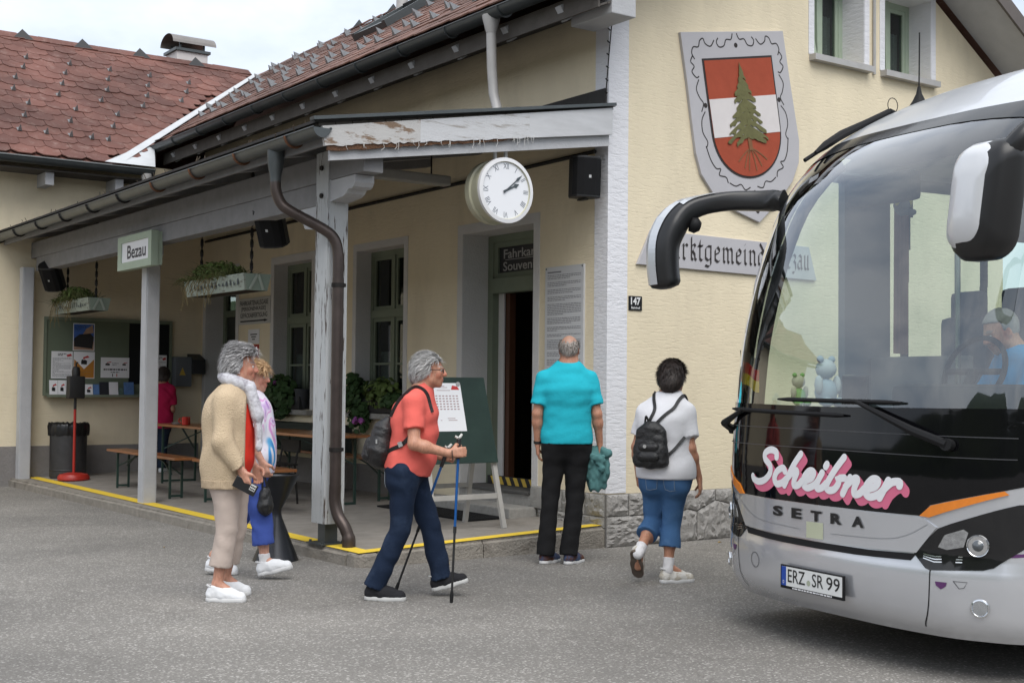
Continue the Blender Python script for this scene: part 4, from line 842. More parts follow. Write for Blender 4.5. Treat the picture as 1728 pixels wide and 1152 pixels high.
# carved scroll border: mirrored curls
def curl(side):
    X = lambda a: (fw / 2 + side * a)
    groove(smooth_pts([(X(.03), -.26), (X(.06), -.20), (X(.13), -.20), (X(.17), -.14), (X(.24), -.13), (X(.27), -.18), (X(.24), -.22)], 5), .014, carve, 'scroll')
    groove(smooth_pts([(X(.30), -.20), (X(.36), -.14), (X(.43), -.17), (X(.45), -.22), (X(.50), -.20), (X(.53), -.14), (X(.60), -.14), (X(.63), -.08), (X(.60), -.02)], 5), .014, carve, 'scroll')
    groove(smooth_pts([(X(.62), -.06), (X(.66), 0.0), (X(.62), .05), (X(.66), .10), (X(.61), .16), (X(.57), .15)], 5), .014, carve, 'scroll')
    groove(smooth_pts([(X(.58), .18), (X(.63), .27), (X(.60), .36), (X(.56), .42), (X(.60), .50)], 5), .013, carve, 'scroll')
    groove(smooth_pts([(X(.55), .50), (X(.61), .58), (X(.62), .70), (X(.57), .80), (X(.60), .86)], 5), .013, carve, 'scroll')
    groove(smooth_pts([(X(.60), .84), (X(.56), .98), (X(.50), 1.07), (X(.44), 1.08), (X(.47), 1.14), (X(.38), 1.17), (X(.36), 1.23)], 5), .014, carve, 'scroll')
    groove(smooth_pts([(X(.34), 1.23), (X(.26), 1.27), (X(.18), 1.26), (X(.13), 1.32), (X(.05), 1.30)], 5), .013, carve, 'scroll')
    for (a, b) in ((.535, .44),): m = MB(); p = LP(X(a), b); m.lathe([(.0001, 0), (.026, 0)], (p[0], YG - .0362, p[1]), 12, axis=(0, 1, 0), cap=False); m.build('dot', carve, SH, fix=False)
curl(-1); curl(1)
for (a, b) in ((fw / 2, -.14), (fw / 2, 1.36), (fw / 2 + .01, 1.55)): m = MB(); p = LP(a, b); m.lathe([(.0001, 0), (.026, 0)], (p[0], YG - .0362, p[1]), 12, axis=(0, 1, 0), cap=False); m.build('dot', carve, SH, fix=False)

# ------------------------------------------------------------------ blackletter name plaque
PL = thing('name_plaque', 'grey ribbon shaped plaque with carved blackletter reading Marktgemeinde Bezau', 'plaque', (9.4, YG - .02, 2.64))
MB().prism([(8.104, 2.66), (10.62, 2.64), (10.50, 2.99), (8.281, 3.002)], fS_(0), .03).build('board', plate_m, PL, bevel=.003)
nib = np.array((.62, .78)) * .085       # broad pen held at an angle
G = {  # strokes in x-height units: width, list of polylines
 'M': (1.25, [[(.1, 1.5), (.22, 1.3), (.22, .12)], [(.05, .05), (.3, 0)], [(.22, 1.3), (.45, 1.5), (.62, 1.3), (.62, .1)], [(.62, 1.3), (.85, 1.5), (1.02, 1.3), (1.02, .15), (1.12, 0)], [(.05, .75), (.22, .8)]]),
 'a': (.72, [[(.12, .85), (.3, 1.0), (.52, .85), (.52, .1), (.62, 0)], [(.52, .55), (.25, .6), (.12, .42), (.12, .15), (.3, 0), (.52, .15)]]),
 'r': (.58, [[(.08, .88), (.2, 1.0), (.2, .1), (.32, 0)], [(.2, .82), (.38, 1.0), (.5, .88)]]),
 'k': (.62, [[(.2, 1.5), (.2, .1), (.32, 0)], [(.2, .9), (.4, 1.05), (.5, .9), (.22, .55)], [(.28, .6), (.45, .35), (.45, .1), (.56, 0)]]),
 't': (.5, [[(.24, 1.35), (.2, 1.2), (.2, .12), (.34, 0), (.44, .1)], [(.05, .95), (.42, .98)]]),
 'g': (.7, [[(.55, 1.0), (.3, 1.0), (.13, .85), (.13, .2), (.3, .05), (.52, .2)], [(.52, 1.0), (.52, -.2), (.36, -.36), (.1, -.28)]]),
 'e': (.6, [[(.5, .1), (.35, 0), (.15, .15), (.15, .8), (.32, 1.0), (.48, .82), (.46, .65), (.18, .5)]]),
 'm': (1.05, [[(.08, .88), (.2, 1.0), (.2, .1), (.3, 0)], [(.2, .82), (.4, 1.0), (.52, .85), (.52, .1), (.62, 0)], [(.52, .82), (.72, 1.0), (.84, .85), (.84, .1), (.95, 0)]]),
 'i': (.42, [[(.08, .88), (.2, 1.0), (.2, .1), (.32, 0)], [(.16, 1.3), (.24, 1.38)]]),
 'n': (.74, [[(.08, .88), (.2, 1.0), (.2, .1), (.3, 0)], [(.2, .82), (.4, 1.0), (.54, .85), (.54, .1), (.64, 0)]]),
 'd': (.68, [[(.22, 1.5), (.52, 1.0), (.52, .2), (.32, 0), (.13, .15), (.13, .75), (.32, .95), (.52, .8)]]),
 'B': (1.0, [[(.1, 1.35), (.25, 1.5), (.25, .1)], [(.05, .1), (.25, 0), (.6, .05), (.78, .25), (.74, .6), (.5, .78), (.28, .78)], [(.25, 1.35), (.5, 1.5), (.7, 1.3), (.68, .95), (.5, .8)]]),
 'z': (.62, [[(.12, .9), (.3, 1.0), (.46, .85), (.42, .65), (.25, .55)], [(.25, .55), (.46, .4), (.48, .0), (.3, -.3), (.1, -.22)]]),
 'u': (.74, [[(.08, .9), (.2, 1.0), (.2, .15), (.34, 0), (.54, .15)], [(.46, .92), (.56, 1.0), (.56, .1), (.66, 0)]]), ' ': (.45, [])}
def blackletter(s, x0, z0, size, wide, par, x1=None):
    tot = sum(G[c][0] for c in s); k = (x1 - x0) / tot; x = x0; 
    for c in s:
        w, st = G[c]; mb = MB()
        for pl in st:
            for a, b in zip(pl[:-1], pl[1:]):
                P_ = [np.array((x + p[0] * k, z0 + p[1] * size)) for p in (a, b)]; nn_ = nib * size * 1.15
                q_ = [P_[0] - nn_, P_[0] + nn_, P_[1] + nn_, P_[1] - nn_]; mb.add([(p[0], YG - .0335, p[1]) for p in q_], [(0, 1, 2, 3)])
        if st: mb.build('letter', carve, par, fix=False)
        x += w * k
blackletter('Marktgemeinde', 8.30, 2.745, .15, 1, PL, x1=9.95); blackletter('Bezau', 10.02, 2.745, .15, 1, PL, x1=10.50)
# house number
HN = thing('house_number', 'small black enamel house number plate reading 147', 'sign', (8.1, YG - .02, 2.22))
m = MB(); m.bbox(8.018, 8.183, YG - .012, YG - .0, 2.22, 2.357, .004); m.build('plate', mat('black enamel', (.012, .012, .014), .25, var=0), HN)
wht = mat('white enamel', (.75, .75, .75), .4, var=0)
put_text('147', 8.04, 8.16, 2.272, 2.345, lambda a, b, h: (a, YG - .0135, b), wht, HN, bold=.03); put_text('Bahnhof', 8.045, 8.155, 2.235, 2.256, lambda a, b, h: (a, YG - .0135, b), wht, HN, bold=.02)
# ------------------------------------------------------------------ beer tables and benches
plank = mat('varnished orange brown plank', (.30, .115, .04), .32, var=.22, vscale=4, stretch=(3, .4, 3), coat=.2)
leg_g = mat('dark green steel', (.018, .045, .036), .5, var=.1)
def beer(kind, x0, x1, y0, y1, h, label):
    r_ = thing('beer_' + kind, label, kind, ((x0 + x1) / 2, (y0 + y1) / 2, zp((x0 + x1) / 2)), 'folding beer garden tables and benches'); z = zp((x0 + x1) / 2) + h
    n = 3 if kind == 'table' else 1
    for k in range(n):
        m = MB(); a, b = x0 + (x1 - x0) * k / n, x0 + (x1 - x0) * (k + 1) / n; m.bbox(a + .001, b - .001, y0, y1, z - .03, z, .004); m.build('plank', plank, r_)
    for yy in (y0 + .28, y1 - .28):
        m = MB(); w = .025; xa, xb = x0 + .05, x1 - .05; zz = lambda x: zp(x)
        m.box(xa, xa + w, yy, yy + w, zz(xa), z - .03); m.box(xb - w, xb, yy, yy + w, zz(xb), z - .03); m.box(xa + w, xb - w, yy, yy + w, zp(xa) + .02, zp(xa) + .045); m.box(xa + w, xb - w, yy, yy + w, z - .055, z - .03); m.build('leg_frame', leg_g, r_)
        sgn = 1 if yy == y0 + .28 else -1; ym = yy + sgn * .55
        m = MB(); m.bar((xa + .03, yy + .012, z - h * .42), (xb - .06, ym, z - .04), .02, .012); m.bar((xb - .03, yy + .012, z - h * .42), (xa + .06, ym, z - .04), .02, .012); m.box(xa + .05, xb - .05, ym - .015, ym + .015, z - .05, z - .03); m.build('strut', leg_g, r_)
    return r_
beer('bench', 5.55, 5.82, 14.45, 16.85, .49, 'orange brown bench behind the canopy post carrying the Bezau sign')
beer('table', 6.22, 6.80, 14.75, 17.05, .78, 'long orange brown table with a red mug on it')
beer('table', 6.35, 6.98, 12.35, 14.55, .78, 'long orange brown table under the window boxes behind the flaking post')
beer('bench', 5.72, 5.98, 12.15, 14.35, .48, 'orange brown bench behind the hourglass shaped black stand')
beer('bench', 7.22, 7.48, 12.45, 14.65, .48, 'orange brown bench against the porch wall below the flower window boxes')
# mug, ashtray things on the table
mug_m = mat('red glazed mug', (.45, .02, .012), .25, var=.05)
mx_, my_, mz_ = 6.36, 16.2, zp(6.5) + .781
MG = thing('red_mug', 'red mug with handle standing on the long table', 'mug', (mx_, my_, mz_)); m = MB(); m.lathe([(.04, 0), (.046, .005), (.046, .105), (.041, .105), (.040, .012), (.0001, .01)], (mx_, my_, mz_), 20); m.build('cup', mug_m, MG, smooth=40)
m = MB(); m.tube([(mx_ - .044, my_ + .03, mz_ + .085), (mx_ - .06, my_ + .06, mz_ + .08), (mx_ - .062, my_ + .068, mz_ + .05), (mx_ - .045, my_ + .035, mz_ + .022)], .007, 7); m.build('handle', mug_m, MG, smooth=40)
m = MB(); m.lathe([(.04, 0), (.046, .005), (.046, .105), (.041, .105), (.040, .012), (.0001, .01)], (mx_ + .06, my_ + .10, mz_), 20); tag(m.build('red_cup', mug_m, smooth=40), 'second red cup half hidden behind the mug with a handle', 'mug')
m = MB(); m.lathe([(.05, 0), (.065, .02), (.058, .02), (.045, .006), (.0001, .006)], (6.40, 16.62, mz_), 18); tag(m.build('ashtray', mat('pressed glass', (.5, .5, .52), .15, trans=.3), smooth=40), 'small glass ashtray beside the red mug on the table', 'ashtray')
# dark trough and iron chair between table and wall
m = MB(); m.bbox(7.30, 7.62, 14.0, 16.25, zp(7.5) + .45, zp(7.5) + .80, .01); tr = tag(m.build('trough', mat('dark green trough', (.025, .032, .028), .6)), 'long dark green planting trough standing behind the tables', 'trough')
for yy in (14.1, 16.0): m = MB(); m.box(7.36, 7.56, yy, yy + .1, zp(7.5) - .004, zp(7.5) + .45); m.build('foot', iron, tr)
CHR = thing('folding_chair', 'dark metal garden chair with slatted seat near the second table', 'chair', (6.1, 13.1, zp(6.1)))
zc = zp(6.1)
for (a, b) in ((6.06, 13.15), (6.06, 13.55)): m = MB(); m.tube([(a, b, zc), (a + .02, b, zc + .44)], .012, 6); m.build('leg', iron, CHR)
for b in (13.15, 13.55): m = MB(); m.tube([(6.48, b, zc), (6.44, b, zc + .44), (6.50, b, zc + .72)], .012, 6); m.build('leg', iron, CHR)
for k in range(6): m = MB(); m.bbox(6.05 + k * .07, 6.11 + k * .07, 13.12, 13.58, zc + .44, zc + .46, .003); m.build('seat_slat', iron, CHR)
m = MB(); m.bbox(6.475, 6.495, 13.12, 13.58, zc + .58, zc + .72, .004); m.build('backrest', iron, CHR)
# ------------------------------------------------------------------ hourglass stand by the kerb
bz = mat('black brushed metal', (.035, .037, .042), .35, metal=.7, var=.2, vscale=9)
HS = thing('hourglass_stand', 'black hourglass shaped metal stand on the asphalt by the kerb', 'stand', (4.80, 10.14, 0))
m = MB(); m.lathe([(.195, 0.0), (.19, .012), (.05, .36), (.042, .40), (.05, .44), (.185, .70), (.19, .715), (.17, .715), (.045, .46), (.0001, .45)], (4.80, 10.14, 0), 36); m.build('body', bz, HS, smooth=30)
m = MB(); m.lathe([(.165, .0), (.188, .004), (.188, .016), (.16, .016)], (4.80, 10.14, .706), 36, cap=False); m.build('rim', iron, HS, smooth=30)

# ------------------------------------------------------------------ litter bin and hand sanitiser stand
LB = thing('litter_bin', 'round dark metal litter bin lined with a black bag', 'bin', (5.62, 18.72, zp(5.6)))
z = zp(5.6); binm = mat('dirty dark metal bin', (.06, .06, .062), .5, metal=.4, var=.4, vscale=5, col2=(.16, .15, .145), c2lo=.6, c2hi=.85, c2scale=4)
m = MB(); m.lathe([(.245, 0), (.25, .02), (.25, .10), (.258, .11), (.25, .12), (.255, .62), (.262, .74), (.24, .74), (.235, .1)], (5.62, 18.72, z), 36); m.build('drum', binm, LB, smooth=30)
random.seed(6); bm = MB(); n = 60; rows = [(.266, .60), (.275, .66), (.272, .73), (.262, .775), (.235, .765), (.20, .68), (.12, .62), (.0001, .6)]
v = []; 
for (rr, hh) in rows:
    for k in range(n): t = 2 * math.pi * k / n; v.append((5.62 + (rr + .012 * math.sin(k * 2.3) * (rr > .1) + random.uniform(-.005, .005)) * math.cos(t), 18.72 + (rr + .012 * math.sin(k * 2.3)) * math.sin(t), z + hh + random.uniform(-.012, .012)))
bm.add(v, [(i * n + k, i * n + (k + 1) % n, (i + 1) * n + (k + 1) % n, (i + 1) * n + k) for i in range(len(rows) - 1) for k in range(n)]); bm.build('bin_bag', mat('black bin bag', (.01, .01, .011), .28, var=.1), LB, smooth=True)
SS = thing('sanitiser_stand', 'red pole stand on a red disc base carrying a black dispenser', 'stand', (5.53, 18.15, zp(5.53)))
redp = mat('worn red paint', (.42, .028, .018), .4, var=.12, vscale=8, col2=(.5, .42, .38), c2lo=.70, c2hi=.74, c2scale=16)
z = zp(5.53); m = MB(); m.lathe([(.20, 0), (.215, .015), (.215, .05), (.19, .085), (.10, .105), (.02, .11), (.0001, .11)], (5.53, 18.15, z), 36); m.build('base', redp, SS, smooth=40)
m = MB(); m.tube([(5.53, 18.15, z + .1), (5.53, 18.15, z + .98)], .019, 12); m.build('pole', redp, SS, smooth=40)
m = MB(); m.tube([(5.53, 18.15, z + .98), (5.53, 18.15, z + 1.16)], .02, 10); m.build('pole_sleeve', black_m, SS)
m = MB(); m.bbox(5.42, 5.64, 18.06, 18.22, z + 1.13, z + 1.44, .02); m.build('dispenser', black_m, SS, smooth=40)
m = MB(); m.lathe([(.055, 0), (.058, .06), (.048, .12), (.03, .13)], (5.53, 18.14, z + 1.44), 16); m.tube([(5.53, 18.14, z + 1.57), (5.53, 18.14, z + 1.62), (5.53, 18.08, z + 1.625)], .012, 8); m.build('pump_bottle', black_m, SS, smooth=40)
# ------------------------------------------------------------------ notice board on the wing wall
NB = thing('notice_board', 'large sage green notice board with posters and leaflet ledge on wing wall', 'notice board', (6.3, YW - .03, 1.26))
YB = YW - .05
m = MB(); m.box(5.37, 7.24, YB, YW, 1.30, 2.40); m.build('panel', mat('green felt board', (.145, .175, .125), .9, var=.06, vscale=4), NB)
m = MB()
for a in ((5.35, 7.26, 1.28, 1.32), (5.35, 7.26, 2.38, 2.42), (5.35, 5.39, 1.32, 2.38), (7.22, 7.26, 1.32, 2.38)): m.box(a[0], a[1], YB - .02, YB, a[2], a[3])
m.build('frame', green_paint, NB)
m = MB(); m.box(6.60, 7.215, YB - .006, YB - .0005, 1.46, 2.365); m.build('dark_panel', mat('black felt', (.014, .015, .016), .9), NB)
m = MB(); m.box(5.40, 6.82, YB - .11, YB - .02, 1.262, 1.285); m.box(5.40, 6.82, YB - .115, YB - .105, 1.262, 1.30); m.build('ledge', green_paint, NB)
def poster(x0, x1, z0, z1, label, draw=None, name='poster', dy=.0085, mm=None):
    r_ = thing(name, label, 'poster', ((x0 + x1) / 2, YB - dy, z0)); m = MB(); m.box(x0, x1, YB - dy - .002, YB - dy, z0, z1); m.build('sheet', mm or paper_m, r_)
    if draw: draw(r_, lambda a, b, k=0: (x0 + (x1 - x0) * a, YB - dy - .003 - .0008 * k, z0 + (z1 - z0) * b))
    return r_
def flat(r_, P_, pts, mm, name, k=0): return mk(name, [P_(a, b, k) for a, b in pts], [tuple(range(len(pts)))], mm, r_, fix=False)
sky_b = mat('poster sky blue', (.05, .13, .42), .5, var=.2, vscale=12); coal = mat('poster black', (.012, .012, .014), .5, var=.3, vscale=30); orange = mat('poster orange', (.48, .20, .03), .5, var=.08); sand = mat('poster sand', (.40, .26, .18), .6, var=.2, vscale=20); redink = mat('poster red', (.5, .05, .05), .6, var=0)
def lines(r_, P_, x0, x1, y0, y1, n, mm=ink_lt, th=.4, seed=1):
    g = random.Random(seed); m = MB(); h = (y1 - y0) / n
    for i in range(n):
        a = x0
        while a < x1:
            w = g.uniform(.03, .12); b = min(a + w, x1); y = y1 - (i + 1) * h; m.add([P_(a, y), P_(b, y), P_(b, y + h * th), P_(a, y + h * th)], [(0, 1, 2, 3)]); a = b + .02
            if g.random() < .08: break
    tag(m.build('print', mm, r_, fix=False), kind='stuff')
def engine(r_, P_, cx, cy, s, k=1):   # little steam engine silhouette with a red plume
    flat(r_, P_, [(cx - .5 * s, cy - .3 * s), (cx + .45 * s, cy - .35 * s), (cx + .5 * s, cy + .15 * s), (cx + .15 * s, cy + .3 * s), (cx - .1 * s, cy + .25 * s), (cx - .35 * s, cy + .35 * s), (cx - .5 * s, cy + .1 * s)], coal, 'picture', k)
    flat(r_, P_, [(cx - .1 * s, cy + .3 * s), (cx + .2 * s, cy + .5 * s), (cx + .9 * s, cy + .6 * s), (cx + .6 * s, cy + .85 * s), (cx - .2 * s, cy + .6 * s)], redink, 'picture', k)
def d_blue(r_, P_): flat(r_, P_, [(.03, .35), (.97, .35), (.97, .97), (.03, .97)], sky_b, 'picture'); flat(r_, P_, [(.03, .03), (.97, .03), (.97, .35), (.03, .35)], sand, 'picture'); flat(r_, P_, [(.05, .15), (.9, .08), (.97, .5), (.75, .68), (.6, .62), (.3, .60), (.05, .45)], coal, 'picture', 1); flat(r_, P_, [(.45, .6), (.95, .66), (.9, .95), (.6, .8)], sand, 'picture', 2); lines(r_, P_, .1, .6, .72, .92, 3, paper_m, .35)
def d_or(r_, P_): flat(r_, P_, [(.03, .03), (.97, .03), (.97, .72), (.5, .35), (.03, .72)], orange, 'picture'); engine(r_, P_, .5, .62, .28); lines(r_, P_, .15, .85, .12, .28, 4, ink_lt, .3, 2)
def d_txt(r_, P_): lines(r_, P_, .3, .7, .84, .95, 2, ink, .5); lines(r_, P_, .06, .94, .06, .78, 22, ink_lt, .4, 5); flat(r_, P_, [(.75, .8), (.97, .84), (.9, .92), (.7, .87)], redink, 'picture')
def d_land(r_, P_): engine(r_, P_, .24, .66, .16); engine(r_, P_, .82, .66, .13); lines(r_, P_, .40, .62, .62, .78, 2, ink_lt, .4); lines(r_, P_, .10, .92, .37, .45, 1, ink, .9, 9); lines(r_, P_, .35, .65, .25, .32, 1, ink, .6); flat(r_, P_, [(.40, .06), (.43, .06), (.43, .2), (.40, .2)], ink, 'picture'); flat(r_, P_, [(.55, .06), (.58, .06), (.58, .2), (.55, .2)], redink, 'picture')
poster(5.766, 6.079, 1.94, 2.34, 'blue poster of a black steam locomotive on notice board', d_blue); poster(5.779, 6.088, 1.534, 1.926, 'white and orange pointed poster below the locomotive poster', d_or); poster(5.462, 5.768, 1.531, 1.925, 'white timetable poster full of small print on notice board', d_txt); poster(6.179, 6.605, 1.55, 1.85, 'landscape white poster with two small locomotives on notice board', d_land); poster(6.95, 7.18, 1.50, 1.90, 'white paper sheet pinned on the black felt panel', d_txt, dy=.0125)
cover = {'w': paper_m, 'b': mat('leaflet blue', (.10, .2, .42), .5, var=.3, vscale=20), 'k': mat('leaflet dark', (.02, .022, .03), .5, var=.3, vscale=20), 'g': mat('leaflet valley', (.10, .16, .14), .5, var=.5, vscale=18)}
LF = [(5.425, 5.544, .22, 'w', 'first white leaflet with a locomotive, at the outer end of the ledge'), (5.548, 5.660, .22, 'w', 'second white leaflet with a locomotive on the ledge'), (5.664, 5.776, .22, 'w', 'third white leaflet with a locomotive on the ledge'), (5.785, 5.922, .18, 'w', 'lower white leaflet with a locomotive, left of its twin'), (5.928, 6.05, .165, 'w', 'lower white leaflet with a locomotive beside a blue one'), (6.056, 6.145, .165, 'b', 'small blue leaflet standing on the notice board ledge'), (6.148, 6.285, .20, 'k', 'tall black leaflet standing on the notice board ledge'), (6.290, 6.425, .20, 'w', 'plain white leaflet beside the black one on the ledge'), (6.430, 6.505, .115, 'g', 'short green landscape leaflet on the ledge'), (6.510, 6.66, .20, 'b', 'wide blue and white leaflet at the inner end of the ledge')]
for i, (x0, x1, h, c, lab) in enumerate(LF):
    r_ = thing('leaflet', lab, 'leaflet', ((x0 + x1) / 2, YB - .08, 1.285), 'leaflets on the notice board ledge'); P_ = lambda a, b, k=0: (x0 + (x1 - x0) * a, YB - .085 + .03 * b - .0008 * k, 1.286 + h * b)
    m = MB(); q_ = [P_(0, 0), P_(1, 0), P_(1, 1), P_(0, 1)]; m.add(q_ + [(a, b + .004, c_) for a, b, c_ in q_], [(0, 1, 2, 3), (7, 6, 5, 4), (0, 4, 5, 1), (1, 5, 6, 2), (2, 6, 7, 3), (3, 7, 4, 0)]); m.build('cover', cover[c], r_)
    if c == 'w' and i < 5: engine(r_, lambda a, b, k=0: P_(a, b, k + 2), .5, .42, .42)
# grey meter box on the wing wall
MBX = thing('meter_box', 'grey blue electric meter box with yellow warning triangle and hood', 'box', (7.45, YW - .1, 1.43))
mb_m = mat('blue grey box enamel', (.13, .145, .16), .45, var=.08)
m = MB(); m.bbox(7.27, 7.53, YW - .20, YW, 1.43, 1.88, .01); m.build('case', mb_m, MBX)
m = MB(); m.add([(7.53, YW - .24, 1.62), (7.73, YW - .24, 1.62), (7.73, YW, 1.62), (7.53, YW, 1.62), (7.53, YW - .24, 1.84), (7.73, YW - .24, 1.84), (7.73, YW, 1.93), (7.53, YW, 1.93)], [(0, 3, 2, 1), (4, 5, 6, 7), (0, 1, 5, 4), (1, 2, 6, 5), (2, 3, 7, 6), (3, 0, 4, 7)]); m.build('hood', mat('dark box', (.03, .032, .035), .5), MBX)
m = MB(); m.add([(7.33, YW - .203, 1.60), (7.43, YW - .203, 1.60), (7.38, YW - .203, 1.72)], [(0, 1, 2)]); m.build('warning_triangle', hz_y, MBX, fix=False)
m = MB(); m.bbox(5.02, 5.16, YW - .08, YW, 1.17, 1.36, .006); tag(m.build('letter_box', mat('dark brown box', (.05, .04, .035), .6)), 'small dark box on the wing wall near the canopy post', 'box')

# ------------------------------------------------------------------ foliage helper
leafs = {'geranium': mat('geranium leaf', (.045, .085, .03), .55, var=.35, vscale=25), 'petunia': mat('light leaf', (.10, .145, .04), .55, var=.3, vscale=25), 'grass': mat('trailing grass leaf', (.11, .125, .045), .6, var=.4, vscale=25), 'dry': mat('dry stalk', (.22, .17, .08), .8, var=.3, vscale=30)}
pinkf = mat('magenta petal', (.42, .12, .42), .5, var=.2, vscale=30)
def leafy(n, c, ext, size, rng, droop=0.):
    m = MB()
    for _ in range(n):
        d = V3(rng.gauss(0, 1), rng.gauss(0, 1), rng.gauss(0, 1)); d /= np.linalg.norm(d); rad = rng.random() ** .45
        p = V3(*c) + d * rad * np.array(ext); a = unit((rng.gauss(0, 1), rng.gauss(0, 1), rng.gauss(.1, .6))); nrm = unit(d * .8 + V3(-.3, -.3, .7) + V3(rng.gauss(0, .5), rng.gauss(0, .5), rng.gauss(0, .4))); a = unit(a - nrm * (a @ nrm)); b = np.cross(nrm, a); s = size * rng.uniform(.6, 1.3)
        m.add([p - a * s, p - a * s * .3 + b * s * .8 + nrm * s * .1, p + a * s * .75 + b * s * .5, p + a * s, p + a * s * .75 - b * s * .5, p - a * s * .3 - b * s * .8 + nrm * s * .1], [(0, 1, 2, 3), (0, 3, 4, 5)])
    return m
def flowers(n, c, ext, size, rng, mm, par, name='blossom'):
    for _ in range(n):
        p = V3(*c) + V3(*[rng.uniform(-1, 1) * e for e in ext]); m = MB()
        for k in range(14):
            d = unit((rng.gauss(0, 1), rng.gauss(0, 1), rng.gauss(0, 1))); q_ = p + d * size * .6; a = unit(np.cross(d, (0.3, .2, 1))); b = np.cross(d, a); s = size * .5; m.add([q_ - a * s, q_ - b * s, q_ + a * s, q_ + b * s], [(0, 1, 2, 3)])
        m.build(name, mm, par, fix=False)
# window boxes
rng = random.Random(21)
for i, (y0, y1, lab) in enumerate(((13.02, 14.22, 'window box with pink geraniums and ferny green, beside the man in the red shirt'), (15.45, 16.6, 'window box with dark leafy geraniums and pink blossoms, beside the ticket office sign'))):
    F = thing('window_box', lab, 'flower box', (XP - .1, (y0 + y1) / 2, 1.15), 'geranium window boxes')
    m = MB(); m.bbox(XP - .10, XP + .12, y0 + .1, y1 - .1, 1.152, 1.32, .012); m.build('box', mat('dark planter box', (.03, .03, .032), .6), F)
    ya, yb = (y1 - .32, y1 - .15) if i == 0 else (y0 + .55, y1 - .2)
    if i == 0:
        tag(leafy(260, (XP - .12, 14.05, 1.42), (.16, .26, .24), .042, rng).build('foliage', leafs['geranium'], F, fix=False), kind='stuff'); tag(leafy(170, (XP - .14, 13.85, 1.12), (.13, .22, .22), .04, rng).build('foliage', leafs['geranium'], F, fix=False), kind='stuff')
        tag(leafy(420, (XP - .08, 13.40, 1.40), (.17, .34, .20), .03, rng).build('foliage', leafs['petunia'], F, fix=False), kind='stuff'); tag(leafy(140, (XP - .05, 13.2, 1.30), (.14, .2, .1), .04, rng).build('foliage', leafs['geranium'], F, fix=False), kind='stuff')
        flowers(4, (XP - .24, 14.08, 1.32), (.05, .2, .18), .045, rng, pinkf, F); flowers(4, (XP - .24, 13.7, 1.05), (.05, .22, .1), .05, rng, pinkf, F)
    else:
        tag(leafy(620, (XP - .12, 16.15, 1.33), (.2, .52, .30), .045, rng).build('foliage', leafs['geranium'], F, fix=False), kind='stuff')
        flowers(3, (XP - .28, 16.4, 1.12), (.04, .25, .1), .05, rng, pinkf, F); flowers(2, (XP - .2, 16.1, 1.55), (.04, .2, .08), .045, rng, pinkf, F)
        P_ = thing('flower_pot', 'dark grey pot standing on the sill beside the dark geraniums', 'pot', (XP - .05, 15.62, 1.15)); m = MB(); m.lathe([(.07, 0), (.1, .24), (.11, .24), (.11, .27), (.09, .27), (.085, .2), (.0001, .2)], (XP - .02, 15.62, 1.152), 20); m.build('pot', mat('slate pot', (.05, .052, .058), .6), P_, smooth=40)
